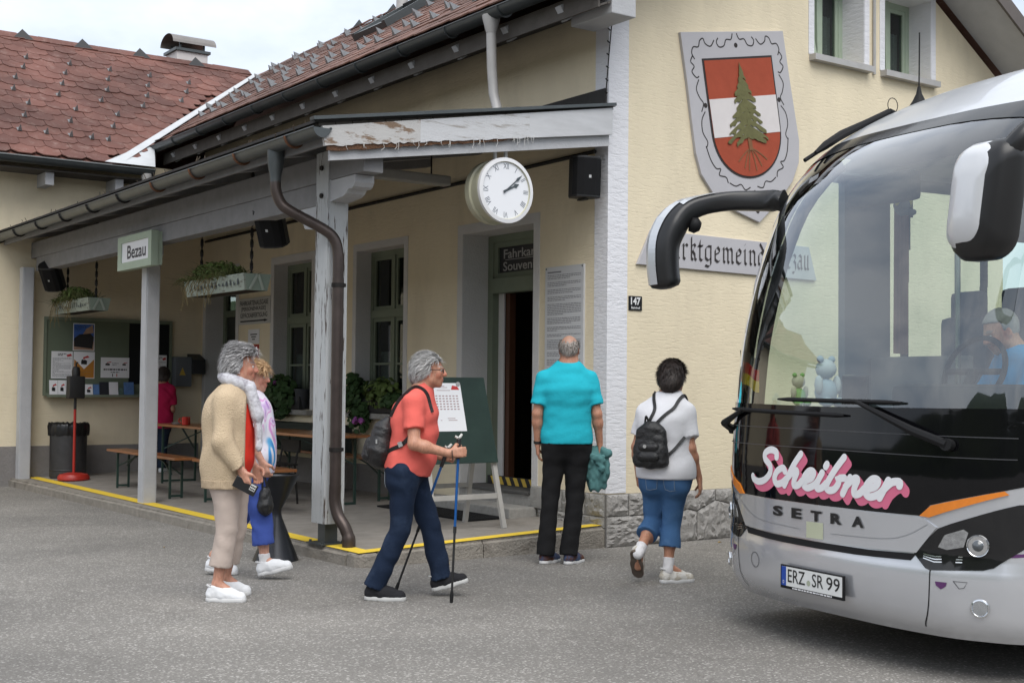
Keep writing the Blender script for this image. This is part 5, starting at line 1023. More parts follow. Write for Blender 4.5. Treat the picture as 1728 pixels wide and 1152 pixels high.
# hanging planters
pl_m = flake('faded green planter paint', (.33, .37, .32), (.17, .16, .14), .55, .62, 6, (3, 1, 6)); pl_e = mat('pale green planter end', (.27, .33, .28), .7, var=.1)
for i, (y0, y1, lab) in enumerate(((12.34, 13.90, 'long hanging planter with trailing grass between the Bezau sign and the flaking post'), (17.36, 18.86, 'hanging planter with trailing grass above the notice board'))):
    x0, w, z0, z1 = 5.45, .25, 2.445, 2.615
    F = thing('hanging_planter', lab, 'planter', (x0 + w / 2, (y0 + y1) / 2, z0), 'planters hung from the canopy')
    t = .02; fl = .03
    m = MB(); m.add([(x0, y0, z0), (x0, y1, z0), (x0 - fl, y1 + fl, z1), (x0 - fl, y0 - fl, z1), (x0 + t, y0, z0), (x0 + t, y1, z0), (x0 - fl + t, y1 + fl, z1), (x0 - fl + t, y0 - fl, z1)], [(0, 1, 2, 3), (7, 6, 5, 4), (0, 4, 5, 1), (1, 5, 6, 2), (2, 6, 7, 3), (3, 7, 4, 0)]); m.build('side', pl_m, F)
    m = MB(); m.add([(x0 + w, y0, z0), (x0 + w, y1, z0), (x0 + w + fl, y1 + fl, z1), (x0 + w + fl, y0 - fl, z1)], [(0, 1, 2, 3)]); m.build('side', pl_m, F, fix=False)
    m = MB(); m.box(x0 + t, x0 + w, y0 + .02, y1 - .02, z0 + .002, z0 + .10); m.build('soil', mat('dark soil', (.03, .022, .016), .95), F)
    for yy, f_ in ((y0, -fl), (y1, fl)):
        m = MB(); m.add([(x0 + t, yy, z0), (x0 + w, yy, z0), (x0 + w + fl, yy + f_, z1), (x0 - fl + t, yy + f_, z1)], [(0, 1, 2, 3)]); m.build('end', pl_e, F, fix=False)
        if f_ < 0:
            m = MB(); m.bar((x0 + .05, yy - .012, z0 + .01), (x0 + .12, yy + f_ - .012, z1 - .01), .006, .028, up=(1, 0, 0)); m.bar((x0 + .20, yy - .012, z0 + .01), (x0 + .13, yy + f_ - .012, z1 - .01), .006, .028, up=(1, 0, 0)); m.build('end_brace', mat('pale brace', (.40, .45, .40), .7), F)
    # faded painted marks along the side
    g = random.Random(i); m = MB()
    for k in range(14):
        yy = y0 + .1 + k * (y1 - y0 - .2) / 14; zz = z0 + .06; dz = g.uniform(.02, .07)
        m.quad((x0 - fl * .6 - .004, yy, zz), (x0 - fl * .6 - .004, yy + g.uniform(.02, .06), zz + g.uniform(-.02, .02)), (x0 - fl * .75 - .005, yy + .03, zz + dz), (x0 - fl * .75 - .005, yy + .01, zz + dz))
    tag(m.build('faded_marks', mat('worn navy paint', (.08, .09, .10), .8), F, fix=False), kind='stuff')
    for yy in (y0 + .12, y1 - .1):      # twisted iron hangers
        m = MB(); n = 54
        for k in range(n):
            zA, zB = z1 - .02 + k * (3.705 - z1) / n, z1 - .02 + (k + 1) * (3.705 - z1) / n; ang = k * .55; d = V3(math.cos(ang), math.sin(ang), 0)
            m.obox((x0 + w / 2, yy, (zA + zB) / 2), d, (-d[1], d[0], 0), (0, 0, 1), .034, .012, zB - zA)
        m.build('hanger', iron, F)
    # grass mound and trailing stalks
    m = MB(); g = random.Random(30 + i)
    for k in range(800):
        yy = g.uniform(y0 + .35 if i == 0 else y0 + .25, y1 + .02); tt = (yy - y0) / (y1 - y0); px_ = x0 + g.uniform(-.0, w); h = (.08 + .11 * max(0., math.sin(tt * math.pi)) ** .7) * g.uniform(.4, 1.15); lean = g.gauss(-.05, .10); ly = g.gauss(.03, .12); w_ = .006
        b0_ = V3(px_, yy, z1 - .06); b1_ = b0_ + V3(lean * .4, ly * .4, h * .7); b2_ = b0_ + V3(lean, ly, h)
        if g.random() < .2: b1_ = b0_ + V3(-.06 - g.random() * .08, ly * .5, .10); b2_ = b1_ + V3(-.05, ly, -g.uniform(.03, .14))
        d = unit((g.gauss(0, 1), g.gauss(0, 1), .2)) * w_; m.add([b0_ - d, b0_ + d, b1_ + d * 1.3, b1_ - d * 1.3, b2_], [(0, 1, 2, 3), (3, 2, 4)])
    tag(m.build('foliage', leafs['grass'], F, fix=False), kind='stuff')
    tag(leafy(1100, (x0 + .09, (y0 + y1) / 2 + .2, z1 + .07), (.17, .55, .13), .020, g).build('foliage', leafs['petunia'], F, fix=False), kind='stuff')
    m = MB()
    for k in range(26):
        yy = g.uniform((y0 + y1) / 2 - .2, y1); p0 = V3(x0 - .03, yy, z1 + .02); l = g.uniform(.12, .40); m.tube([p0, p0 + V3(-.05, g.gauss(0, .04), -l * .4), p0 + V3(-.05 + g.gauss(0, .03), g.gauss(0, .07), -l)], .003, 4)
    tag(m.build('trailing_stalks', leafs['dry'], F, fix=False), kind='stuff')

# ------------------------------------------------------------------ chalkboard easel with timetable sheet
EA = thing('chalkboard_easel', 'dark green chalkboard on a grey timber easel by the entrance', 'chalkboard', (6.65, 10.2, zp(6.7)))
F1, F0 = V3(6.97, 9.86, zp(6.97)), V3(6.30, 10.02, zp(6.30)); ex = unit(F1 - F0); 
A1, A0 = V3(6.90, 10.16, 1.53), V3(6.33, 10.30, 1.53); R1, R0 = V3(6.96, 10.50, zp(6.96)), V3(6.33, 10.66, zp(6.3))
easel_m = mat('grey bare timber', (.40, .39, .37), .8, var=.15, vscale=9)
for a, b in ((F1, A1), (F0, A0), (R1, A1), (R0, A0)): m = MB(); m.bar(a, b - (0, 0, .03), .045, .035, up=(0, 1, 0)); m.build('leg', easel_m, EA)
L_ = lambda a, b, t: a + (b - a) * t
m = MB(); m.bar(L_(F0, A0, .22), L_(F1, A1, .22), .03, .045); m.build('rail', easel_m, EA); m = MB(); m.bar(L_(R0, A0, .27), L_(R1, A1, .27), .03, .04); m.build('rail', easel_m, EA)
dn = unit(np.cross(ex, unit(A1 - F1))); dn = dn if dn[1] < 0 else -dn
bp_ = lambda s, t, h=0: L_(L_(F0, A0, t), L_(F1, A1, t), s) + dn * (.03 + h)
m = MB(); c = [bp_(-.06, .44), bp_(1.04, .44), bp_(1.02, 1.02), bp_(-.04, 1.02)]; m.add(c + [p + dn * .02 for p in c], [(0, 3, 2, 1), (4, 5, 6, 7), (0, 1, 5, 4), (1, 2, 6, 5), (2, 3, 7, 6), (3, 0, 4, 7)])
m.build('board', mat('green chalkboard', (.022, .042, .036), .6, var=.25, vscale=5, col2=(.06, .075, .065), c2lo=.62, c2hi=.85, c2scale=5), EA)
SHT = thing('timetable_sheet', 'white printed timetable sheet pinned to the chalkboard', 'paper', tuple(bp_(.35, .6, .02))); 
sp = lambda a, b, k=0: bp_(.06 + a * .56 + b * -.02, .655 + b * .325, .0225 + .0008 * k)
mk('sheet', [sp(0, 0), sp(1, 0), sp(1, 1), sp(0, 1)], [(0, 1, 2, 3)], mat('bright paper', (.80, .81, .84), .6, var=.01), SHT, fix=False)
m = MB(); g = random.Random(3)
for r_ in range(6):
    for c_ in range(7): a, b = .22 + c_ * .10, .72 - r_ * .055; m.add([sp(a, b, 1), sp(a + .06, b, 1), sp(a + .06, b + .022, 1), sp(a, b + .022, 1)], [(0, 1, 2, 3)])
for (a, b, w) in ((.36, .90, .24), (.40, .93, .12), (.28, .84, .4), (.05, .2, .1), (.05, .23, .08), (.3, .22, .04), (.52, .22, .25), (.5, .26, .22)): m.add([sp(a, b, 1), sp(a + w, b, 1), sp(a + w, b + .012, 1), sp(a, b + .012, 1)], [(0, 1, 2, 3)])
tag(m.build('print', mat('grey red print', (.36, .24, .25), .6, var=0), SHT, fix=False), kind='stuff')
mk('logo', [sp(.7, .86, 1), sp(.95, .86, 1), sp(.9, .93, 1), sp(.75, .95, 1)], [(0, 1, 2, 3)], redink, SHT, fix=False)
for (a, mm, lab) in ((.03, mat('blue magnet', (.03, .09, .4), .4), 'round blue magnet holding the timetable sheet'), (.93, mat('grey magnet', (.35, .35, .35), .4), 'round grey magnet holding the timetable sheet')):
    p = np.array(sp(a, .98)); m = MB(); m.lathe([(.02, 0), (.02, .008), (.0001, .01)], p, 14, axis=dn); tag(m.build('magnet', mm, smooth=40), lab, 'magnet')
# ------------------------------------------------------------------ touring coach (local frame: u across, v backwards, z up)
CO = thing('coach', 'silver and black touring coach with pink and white Scheibner lettering on its nose', 'coach', (5.733, 5.01, 0), rot=R(-98.122))
PZ = np.array([[.20, .09], [.25, .05], [.30, .01], [.38, -.012], [.53, -.018], [.60, -.008], [.66, .0], [.70, .0], [.97, .0], [1.32, .02], [1.7, .06], [2.1, .15], [2.5, .29], [2.7, .38], [2.96, .58], [3.18, .87], [3.43, 1.37], [3.62, 1.95], [3.75, 2.6], [3.80, 3.2]])
CUV = np.array([[0, 0], [.4, .008], [.73, .05], [.88, .09], [1.0, .155], [1.1, .225], [1.18, .32], [1.23, .43], [1.26, .58], [1.275, .8]])
WZ = np.array([[.2, 1.25], [.3, 1.272], [2.2, 1.275], [2.7, 1.25], [3.0, 1.205], [3.25, 1.13], [3.43, 1.04], [3.62, .90], [3.75, .72], [3.80, .5]])
def pchip(T, x):     # smooth interpolation of the profile tables
    X, Y = T[:, 0], T[:, 1]; x = np.clip(x, X[0], X[-1]); i = np.clip(np.searchsorted(X, x) - 1, 0, len(X) - 2); h = np.diff(X); d = np.diff(Y) / h
    mm = np.zeros(len(X)); mm[1:-1] = np.where(d[:-1] * d[1:] > 0, 2 * d[:-1] * d[1:] / (d[:-1] + d[1:] + 1e-12), 0); mm[0], mm[-1] = d[0], d[-1]
    t = (x - X[i]) / h[i]; return Y[i] * (1 + 2 * t) * (1 - t) ** 2 + mm[i] * h[i] * t * (1 - t) ** 2 + Y[i + 1] * t * t * (3 - 2 * t) + mm[i + 1] * h[i] * t * t * (t - 1)
pz_ = lambda z: float(pchip(PZ, z)); wz_ = lambda z: float(pchip(WZ, z))
def sv(u, z): w = wz_(z) / 1.275; return pz_(z) + float(pchip(CUV, min(abs(u) / w, 1.275)))
def sp3(u, z, off=0.):
    e = .01; p = V3(u, sv(u, z), z); uu = u + e if abs(u) < 1.2 else u - math.copysign(e, u)
    a = V3(uu, sv(uu, z), z) - p; b = V3(u, sv(u, z + e), z + e) - p; n = unit(np.cross(a, b)); n = n if n[1] < 0 else -n; return p + n * off
silver = mat('silver coach paint', (.62, .63, .66), .22, metal=.6, var=.03, vscale=3, coat=1., spec=.5)
pale_sil = mat('pale silver roof paint', (.66, .68, .71), .3, metal=.35, var=.02, coat=.5)
blackg = mat('gloss black panel', (.004, .004, .005), .05, var=0, spec=.35); rubber = mat('black rubber', (.012, .012, .013), .6, var=.1)
wind = glass_mat('windscreen glass', (.72, .80, .78), boost=3.2); sideg = glass_mat('green tinted side glass', (.80, .90, .85), boost=1.0)
ZL = sorted(set([.22, .25, .28, .32, .36, .42, .48, .53, .56, .575, .59, .61, .625, .64, .67, .70, .76, .84, .90, .97, 1.05, 1.15, 1.25, 1.33, 1.36] + list(np.linspace(1.36, 3.10, 22)) + [3.14, 3.18, 3.25, 3.32, 3.40, 3.48, 3.56, 3.63, 3.69, 3.74, 3.78, 3.80]))
UF = [1.275, 1.27, 1.255, 1.235, 1.21, 1.18, 1.14, 1.1, 1.05, 1.0, .94, .88, .8, .7, .55, .4, .2]
SV = [12.1, 10.5, 9.2, 7.9, 6.6, 5.3, 4.0, 2.7, 1.9, 1.42]
def ring(z):
    w = wz_(z); L_ = []; f0 = pz_(z) + .8; k = w / 1.275
    for v in SV: L_.append((-w, max(v, f0 + .02 + .01 * (12.1 - v) * 0) if v < f0 else v, z))
    for u in [-q for q in UF] + [0] + UF[::-1]: L_.append((u * k, pz_(z) + float(pchip(CUV, abs(u))), z))
    for v in SV[::-1]: L_.append((w, v if v > f0 else f0 + .02, z))
    return L_
rings = [ring(z) for z in ZL]; NR = len(rings[0]); nS = len(SV); PT = [p for r_ in rings for p in r_]
parts_f = {'body': [], 'wind': [], 'sideL': {}, 'sideR': {}, 'roof': []}
for i in range(len(ZL) - 1):
    zm = (ZL[i] + ZL[i + 1]) / 2
    for k in range(NR - 1):
        f = (i * NR + k, i * NR + k + 1, (i + 1) * NR + k + 1, (i + 1) * NR + k); side = k < nS - 1 or k >= NR - nS
        ku = k - nS; nu = 2 * len(UF); at_corner = (k == nS - 1 or k == NR - nS - 1)
        if 1.36 <= zm <= 3.10 and not side and 2 <= ku <= nu - 3: parts_f['wind'].append(f)
        elif 1.36 <= zm <= 2.95 and (side or at_corner or ku <= 1 or ku >= nu - 2):
            key = 'sideL' if k < NR / 2 else 'sideR'; kk = min(k, NR - 2 - k); parts_f[key].setdefault(kk, []).append(f)
        elif zm > 3.0: parts_f['roof'].append(f)
        else: parts_f['body'].append(f)
def sub(faces):
    idx = sorted({i for f in faces for i in f}); mp_ = {a: b for b, a in enumerate(idx)}; return [PT[i] for i in idx], [tuple(mp_[i] for i in f) for f in faces]
def cbuild(faces, name, mm, smooth=True):
    v, f = sub(faces); return mk(name, v, f, mm, CO, smooth=smooth, fix=True)
body = cbuild(parts_f['body'], 'body', silver, 50)
n0 = (len(ZL) - 1) * NR; cap = [tuple(range(n0, n0 + NR))]; cbuild(parts_f['roof'] + cap, 'roof', pale_sil, 50)
m = MB(); m.add([PT[i] for i in range(NR)], [tuple(range(NR))]); m.build('underside', rubber, CO, fix=False)
m = MB(); m.add([PT[i * NR] for i in range(len(ZL))] + [PT[i * NR + NR - 1] for i in range(len(ZL) - 1, -1, -1)], [tuple(range(2 * len(ZL)))]); m.build('rear_panel', silver, CO, fix=False)
cbuild(parts_f['wind'], 'windscreen', wind)
# side windows: one pane per bay, with black pillars between
for key in ('sideL', 'sideR'):
    d = parts_f[key]; front = [f for kk in d if kk >= nS - 2 for f in d[kk]]; cbuild(front, 'door_glass' if key == 'sideL' else 'driver_window', sideg)
    for kk in sorted(d):
        if kk < nS - 2: cbuild(d[kk], 'side_window', sideg)
    s = -1 if key == 'sideL' else 1
    for v in SV[1:-1]:
        m = MB(); zs = np.linspace(1.34, 2.98, 8)
        for a, b in zip(zs[:-1], zs[1:]): m.obox((s * (wz_((a + b) / 2) + .003), v, (a + b) / 2), (0, 1, 0), (1, 0, 0), (0, 0, 1), .07, .012, b - a + .002)
        m.build('window_pillar', blackg, CO)
def patch(poly, off, mm, name, t=.004, maxe=.06, par=CO, smooth=40):
    bm = bmesh.new(); vs = [bm.verts.new((a, b, 0)) for a, b in poly]; ed = [bm.edges.new((vs[i], vs[(i + 1) % len(vs)])) for i in range(len(vs))]
    bmesh.ops.triangle_fill(bm, use_beauty=True, edges=ed)
    for _ in range(6):
        le = [e for e in bm.edges if e.calc_length() > maxe]
        if not le: break
        bmesh.ops.subdivide_edges(bm, edges=le, cuts=1); bmesh.ops.triangulate(bm, faces=[f for f in bm.faces if len(f.verts) > 3])
    if t:
        r_ = bmesh.ops.extrude_edge_only(bm, edges=[e for e in bm.edges if e.is_boundary])
        for v in r_['geom']:
            if isinstance(v, bmesh.types.BMVert): v.co.z = -1
    mb = MB().bm(bm); mb.v = [tuple(sp3(p[0], p[1], off - (t if p[2] < -.5 else 0))) for p in mb.v]; return mb.build(name, mm, par, smooth=smooth)
def ribbon(pts, w, taper=1.):
    pts = [np.array(p, float) for p in pts]; n = len(pts); v = []; f = []
    for i, p in enumerate(pts):
        d = pts[min(i + 1, n - 1)] - pts[max(i - 1, 0)]; d /= np.linalg.norm(d) + 1e-9; nrm = np.array((-d[1], d[0])) * w / 2; v += [p - nrm, p + nrm]
    f += [(2 * i, 2 * i + 2, 2 * i + 3, 2 * i + 1) for i in range(n - 1)]
    for i, sgn in ((0, -1), (n - 1, 1)):
        d = pts[min(i + 1, n - 1)] - pts[max(i - 1, 0)]; a0 = math.atan2(d[1], d[0]); c0 = len(v); ang = [a0 + sgn * math.pi / 2 * (1 - 2 * k / 6) if sgn > 0 else a0 + math.pi / 2 + math.pi * k / 6 for k in range(7)]
        v += [pts[i] + w / 2 * np.array((math.cos(t), math.sin(t))) for t in ang]; f.append(tuple(range(c0, c0 + 7)))
    return v, f
def sline(pts, w, off, mm, name, par=CO): v, f = ribbon(pts, w); return mk(name, [sp3(a, b, off) for a, b in v], f, mm, par, fix=False)
mir = lambda P_: [(-a, b) for a, b in P_]
# black nose panel with joints
low = [(-1.19, 1.02), (-1.12, .995), (-.79, .90), (-.735, .842), (-.4, .838), (0, .836), (.4, .838), (.735, .842), (.79, .90), (1.12, .995), (1.19, 1.02)]
patch(low + [(1.215, 1.37), (-1.215, 1.37)], .004, blackg, 'nose_panel', .006)
dim = mat('panel joint', (.05, .05, .055), .3, var=0)
for z in (1.155, 1.262): sline([(u, z - .004 * u * u) for u in np.linspace(-1.15, 1.15, 30)], .005, .0085, dim, 'panel_joint')
# grille panel, raised, shade of the gap below laid on as a flat black patch
patch([(-.75, .835), (-.83, .79), (-.715, .648), (-.4, .636), (0, .633), (.4, .636), (.715, .648), (.83, .79), (.75, .835)], .010, silver, 'grille_panel', .012)
patch([(-.71, .642), (-.4, .630), (0, .627), (.4, .630), (.71, .642), (.68, .605), (.3, .592), (0, .590), (-.3, .592), (-.68, .605)], .005, rubber, 'gap_shade_patch', .004)
for pts in ([(-.78, .80), (-.66, .735), (-.5, .70), (-.15, .685)], [(.78, .80), (.66, .735), (.5, .70), (.12, .685)]): sline(smooth_pts(pts, 6), .004, .0112, mat('soft crease', (.30, .31, .33), .4, metal=.5, var=0), 'crease')
# bumper joints, towing cap, stickers
for s in (-1, 1): sline(smooth_pts([(s * .80, .60), (s * .80, .50), (s * .785, .36), (s * .74, .27)], 5), .006, .0015, rubber, 'bumper_joint')
sline([(-.585 + .045 * math.cos(t), .455 + .045 * math.sin(t)) for t in np.linspace(0, 2 * math.pi, 25)], .004, .0015, dim, 'towing_cap')
purple = mat('purple foil', (.10, .03, .12), .4, var=0)
for s in (-1, 1): patch([(s * .83, .515), (s * .89, .515), (s * .885, .495), (s * .86, .478), (s * .835, .495)], .0022, purple, 'purple_mark', 0)
patch([(1.10, .655), (1.2, .668), (1.2, .685), (1.10, .672)], .0022, purple, 'purple_stripe', 0)
sline([(.92, .525), (.98, .525), (.965, .495), (.945, .49), (.92, .525)], .003, .002, dim, 'sensor_outline')
patch([(-.09, .735), (.052, .738), (.052, .645), (-.09, .642)], .0125, mat('faded yellow vignette', (.50, .52, .38), .6, var=.05), 'toll_sticker', .001)
# indicators and headlamps
amber = mat('amber indicator lens', (.75, .22, .02), .2, var=.1, vscale=40, coat=.5); hl_black = mat('black lamp housing', (.012, .012, .013), .06, var=.1); chrome = mat('chrome', (.75, .76, .78), .12, metal=1., var=0); lensg = glass_mat('lamp lens', (.93, .95, .97), boost=1.3)
for s in (-1, 1):
    q_ = lambda L_: [(s * a, b) for a, b in L_]
    H = patch(q_([(.70, .642), (.73, .675), (.835, .785), (.90, .815), (1.16, .925), (1.215, .93), (1.215, .76), (1.17, .70), (1.08, .605), (1.04, .59), (.80, .568), (.775, .575)]), .005, hl_black, 'headlamp', .006)
    patch(q_([(.735, .842), (.80, .900), (1.115, .992), (1.13, .975), (.79, .838)]), .012, amber, 'indicator', .010, par=H)
    patch(q_([(.835, .69), (.87, .755), (.955, .79), (.975, .775), (.955, .70), (.88, .68)]), .0065, mat('silver reflector', (.55, .56, .58), .2, metal=.9, var=.4, vscale=40), 'reflector', .002, par=H)
    m = MB(); c = sp3(s * 1.015, .712, .0); n_ = unit(sp3(s * 1.015, .712, .1) - c)
    m.lathe([(.0001, .008), (.028, .010), (.030, .006), (.045, .004), (.050, .014), (.054, .016), (.058, .008)], c + n_ * .003, 28, axis=n_); m.build('projector_ring', chrome, H, smooth=40)
    m = MB(); m.lathe([(.0001, .026), (.015, .023), (.027, .012)], c + n_ * .003, 20, axis=n_, cap=False); m.build('projector_lens', mat('dark lens', (.08, .09, .10), .05, var=0, coat=1), H, smooth=True)
    for dz in (0, .014, .028): sline(q_([(.76, .648 - dz * .8), (.82, .640 - dz), (.95, .650 - dz)]), .005, .0085, chrome, 'light_bar', H)
    c = sp3(s * 1.03, .40, 0.); n_ = unit(sp3(s * 1.03, .40, .1) - c); m = MB(); m.lathe([(.0001, .004), (.036, .006), (.040, .012), (.046, .010), (.048, .002)], c, 24, axis=n_); F_ = m.build('fog_lamp', chrome, CO, smooth=40)
    m = MB(); m.lathe([(.0001, .012), (.036, .009)], c, 24, axis=n_, cap=False); m.build('lens', lensg, F_, smooth=True)
# lettering
for ch_, x0 in zip('SETRA', (-.396, -.222, -.05, .115, .284)):
    v, f = text2d(ch_, 1, .045); v = fit(v, x0, x0 + .092, .742, .802); mk('letter', [sp3(a, b, .0155) for a, b in v], f, mat('black letters', (.012, .012, .013), .35, var=0), CO, fix=False)
SC = {'S': (1.0, [[(1.05, 1.55), (.95, 1.85), (.6, 1.95), (.32, 1.72), (.42, 1.38), (.78, 1.05), (.86, .6), (.62, .2), (.25, .05), (-.1, .15), (-.22, .32)]]),
 'c': (.70, [[(.68, .80), (.52, .98), (.25, .75), (.18, .35), (.36, .05), (.65, .15), (.86, .42)]]), 'h': (.90, [[(.62, 1.85), (.36, 1.15), (.10, .02)], [(.2, .45), (.46, .88), (.64, .84), (.58, .4), (.62, .08), (.84, .12), (1.0, .38)]]),
 'e': (.72, [[(.18, .38), (.54, .58), (.60, .90), (.36, .95), (.16, .58), (.2, .18), (.44, .02), (.74, .2), (.88, .42)]]), 'i': (.50, [[(.30, .92), (.16, .35), (.22, .05), (.44, .12), (.60, .38)]]),
 'b': (.85, [[(.66, 1.85), (.36, 1.1), (.14, .3), (.26, .03), (.54, .1), (.68, .5), (.54, .82), (.62, .72), (.9, .76)]]), 'n': (.92, [[(.28, .92), (.10, .02)], [(.16, .4), (.44, .86), (.64, .86), (.58, .4), (.64, .08), (.86, .14), (1.02, .42)]]),
 'r': (.80, [[(.28, .95), (.10, .02)], [(.2, .5), (.42, .86), (.70, .92), (.74, .72)]])}
pk = mat('pink foil', (.70, .16, .27), .4, var=.02); wf = mat('white foil', (.80, .80, .82), .4, var=.01)
x = -.60; tot = sum(SC[c][0] for c in 'Scheibner'); kx = 1.20 / tot; ky = .104; sl = .30 * ky
SLET = []
for ci, c in enumerate('Scheibner'):
    w_, st = SC[c]
    for si, pl in enumerate(st):
        P_ = [(x + a * kx * 1.0 + b * sl, .925 + b * ky - .012 * (ci > 5)) for a, b in smooth_pts(pl, 6)]; o_s = .0062 + .00025 * (ci % 3) + .0006 * si
        for k in range(5):
            d = .007 * (k + 1); v, f = ribbon([(a + d, b - d * 1.05) for a, b in P_], .044); SLET.append((v, f, .0050 - .00012 * k + .0002 * si + .00006 * (ci % 3), pk, 'letter_shadow'))
        v, f = ribbon(P_, .042); SLET.append((v, f, o_s + .002, wf, 'letter'))
    if c == 'i':
        P_ = [(x + .40 * kx + 1.28 * sl, .925 + 1.28 * ky), (x + .44 * kx + 1.38 * sl, .925 + 1.40 * ky)]; v, f = ribbon(P_, .044); SLET.append((v, f, .009, wf, 'letter')); v, f = ribbon([(a + .02, b - .02) for a, b in P_], .044); SLET.append((v, f, .0052, pk, 'letter_shadow'))
    x += w_ * kx
sh = MB()
for v, f, o_, mm, nm in SLET:
    if nm == 'letter': mk(nm, [sp3(a, b, o_) for a, b in v], f, mm, CO, fix=False)
    else: sh.add([sp3(a, b, o_) for a, b in v], f)
sh.build('lettering_shadow', pk, CO, fix=False)
# number plate
NP = MB(); NP.v = []; fl_ = lambda a, b, h: (a, -.034 - h, b)
MB().prism(rect(-.275, .262, .335, .470), fl_, .012).build('plate_holder', rubber, CO)
npl = MB().prism(rect(-.262, .250, .352, .462), lambda a, b, h: (a, -.046 - h, b), .003).build('number_plate', mat('white plate', (.72, .73, .72), .35, var=.02), CO)
MB().prism(rect(-.262, -.222, .352, .462), lambda a, b, h: (a, -.049 - h, b), .001).build('blue_strip', mat('plate blue', (.01, .06, .35), .4, var=0), npl)
fN = lambda a, b, h: (a, -.0505, b)
pblk = mat('plate black', (.01, .01, .01), .5, var=0)
put_text('D', -.249, -.236, .364, .382, lambda a, b, h: (a, -.0512, b), wf, npl); put_text('ERZ', -.205, -.055, .376, .450, fN, pblk, npl, bold=.004); put_text('SR', .005, .10, .376, .450, fN, pblk, npl, bold=.004); put_text('99', .125, .235, .376, .450, fN, pblk, npl, bold=.004)
m = MB(); m.lathe([(.0001, 0), (.016, 0)], (-.025, -.0505, .392), 16, axis=(0, 1, 0), cap=False); m.build('seal', mat('plate seal', (.40, .44, .33), .5, var=.3, vscale=80), npl, fix=False)
g = random.Random(1); a = -.17; m = MB()
while a < .17: w = g.uniform(.01, .03); m.add([(a, -.0463, .339), (a + w, -.0463, .339), (a + w, -.0463, .347), (a, -.0463, .347)], [(0, 1, 2, 3)]); a += w + .005
tag(m.build('holder_print', wf, npl, fix=False), kind='stuff')
# windscreen border, wipers
patch([(-1.215, 1.36), (1.215, 1.36), (1.2, 1.405), (.6, 1.40), (0, 1.395), (-.6, 1.40), (-1.2, 1.405)], .003, blackg, 'windscreen_border', 0)
tb = [(u, 3.10) for u in np.linspace(-1.12, 1.12, 16)]; patch(tb + [(u, 3.02 - .10 * (abs(u) / 1.12) ** 3) for u in np.linspace(1.12, -1.12, 16)], .003, mat('dark sun band', (.03, .032, .035), .12, var=0), 'sun_band', 0)
for s in (-1, 1):
    zs = np.linspace(1.37, 3.05, 16); m = MB()
    for a, b in zip(zs[:-1], zs[1:]):
        f_ = lambda z: V3(s * (wz_(z) - .055), pz_(z) + .50, z)
        m.bar(f_(a), f_(b), .05, .07, up=(0, 1, 0))
    m.build('windscreen_pillar', rubber, CO)
    m = MB(); zs = np.linspace(1.36, 3.12, 16)
    for a, b in zip(zs[:-1], zs[1:]): m.add([sp3(s * wz_(z) / 1.275 * u, z, .003) for z, u in ((a, 1.19), (b, 1.19), (b, 1.235), (a, 1.235))], [(0, 1, 2, 3)])
    m.build('glass_edge_seal', blackg, CO, fix=False)
W_ = lambda u, z, o: sp3(u, z, o)
def wiper(piv, tip, b0, b1):
    m = MB(); m.tube([W_(*piv, .015), W_(*piv, .075)], .032, 12); m.tube([W_(*piv, .06), W_(piv[0] + (tip[0] - piv[0]) * .3, piv[1] + (tip[1] - piv[1]) * .3, .065), W_(*tip, .045)], [.026, .024, .011], 8); a = m.build('wiper', rubber, CO, smooth=40)
    n = 10; m = MB(); m.tube([W_(b0[0] + (b1[0] - b0[0]) * k / n, b0[1] + (b1[1] - b0[1]) * k / n, .028) for k in range(n + 1)], [.006] + [.014] * (n - 1) + [.006], 6); m.build('blade', rubber, a, smooth=40)
wiper((.89, 1.215), (.315, 1.425), (-.37, 1.43), (.61, 1.425)); wiper((-1.20, 1.22), (-.72, 1.365), (-.95, 1.362), (.21, 1.348))
m = MB(); m.tube([(-.80, .66, 3.035), (-.80, .74, 3.09), (-.80, .88, 3.175), (-.80, 1.10, 3.28), (-.80, 1.30, 3.375)], [.014, .028, .03, .022, .02], 8); m.tube([(-.86, .62, 2.99), (-.86, .80, 3.10), (-.84, 1.05, 3.235)], .014, 7); m.tube([(-.80, 1.30, 3.375), (-.80, 1.36, 3.36)], .022, 8); tg = m.build('roof_camera_arm', rubber, CO, smooth=40)
m = MB(); m.tube([(-.80, 1.33 + .045 * math.cos(t), 3.42 + .05 * math.sin(t)) for t in np.linspace(0, 2 * math.pi, 16)], .003, 5); m.build('cable_loop', rubber, tg)
# aerial
m = MB(); m.lathe([(.07, -.02), (.045, .02), (.02, .07), (.010, .12)], (-.80, 1.57, 3.455), 14); m.tube([(-.80, 1.57, 3.57), (-.80, 1.575, 3.95)], .005, 6); m.build('aerial', rubber, CO, smooth=40)
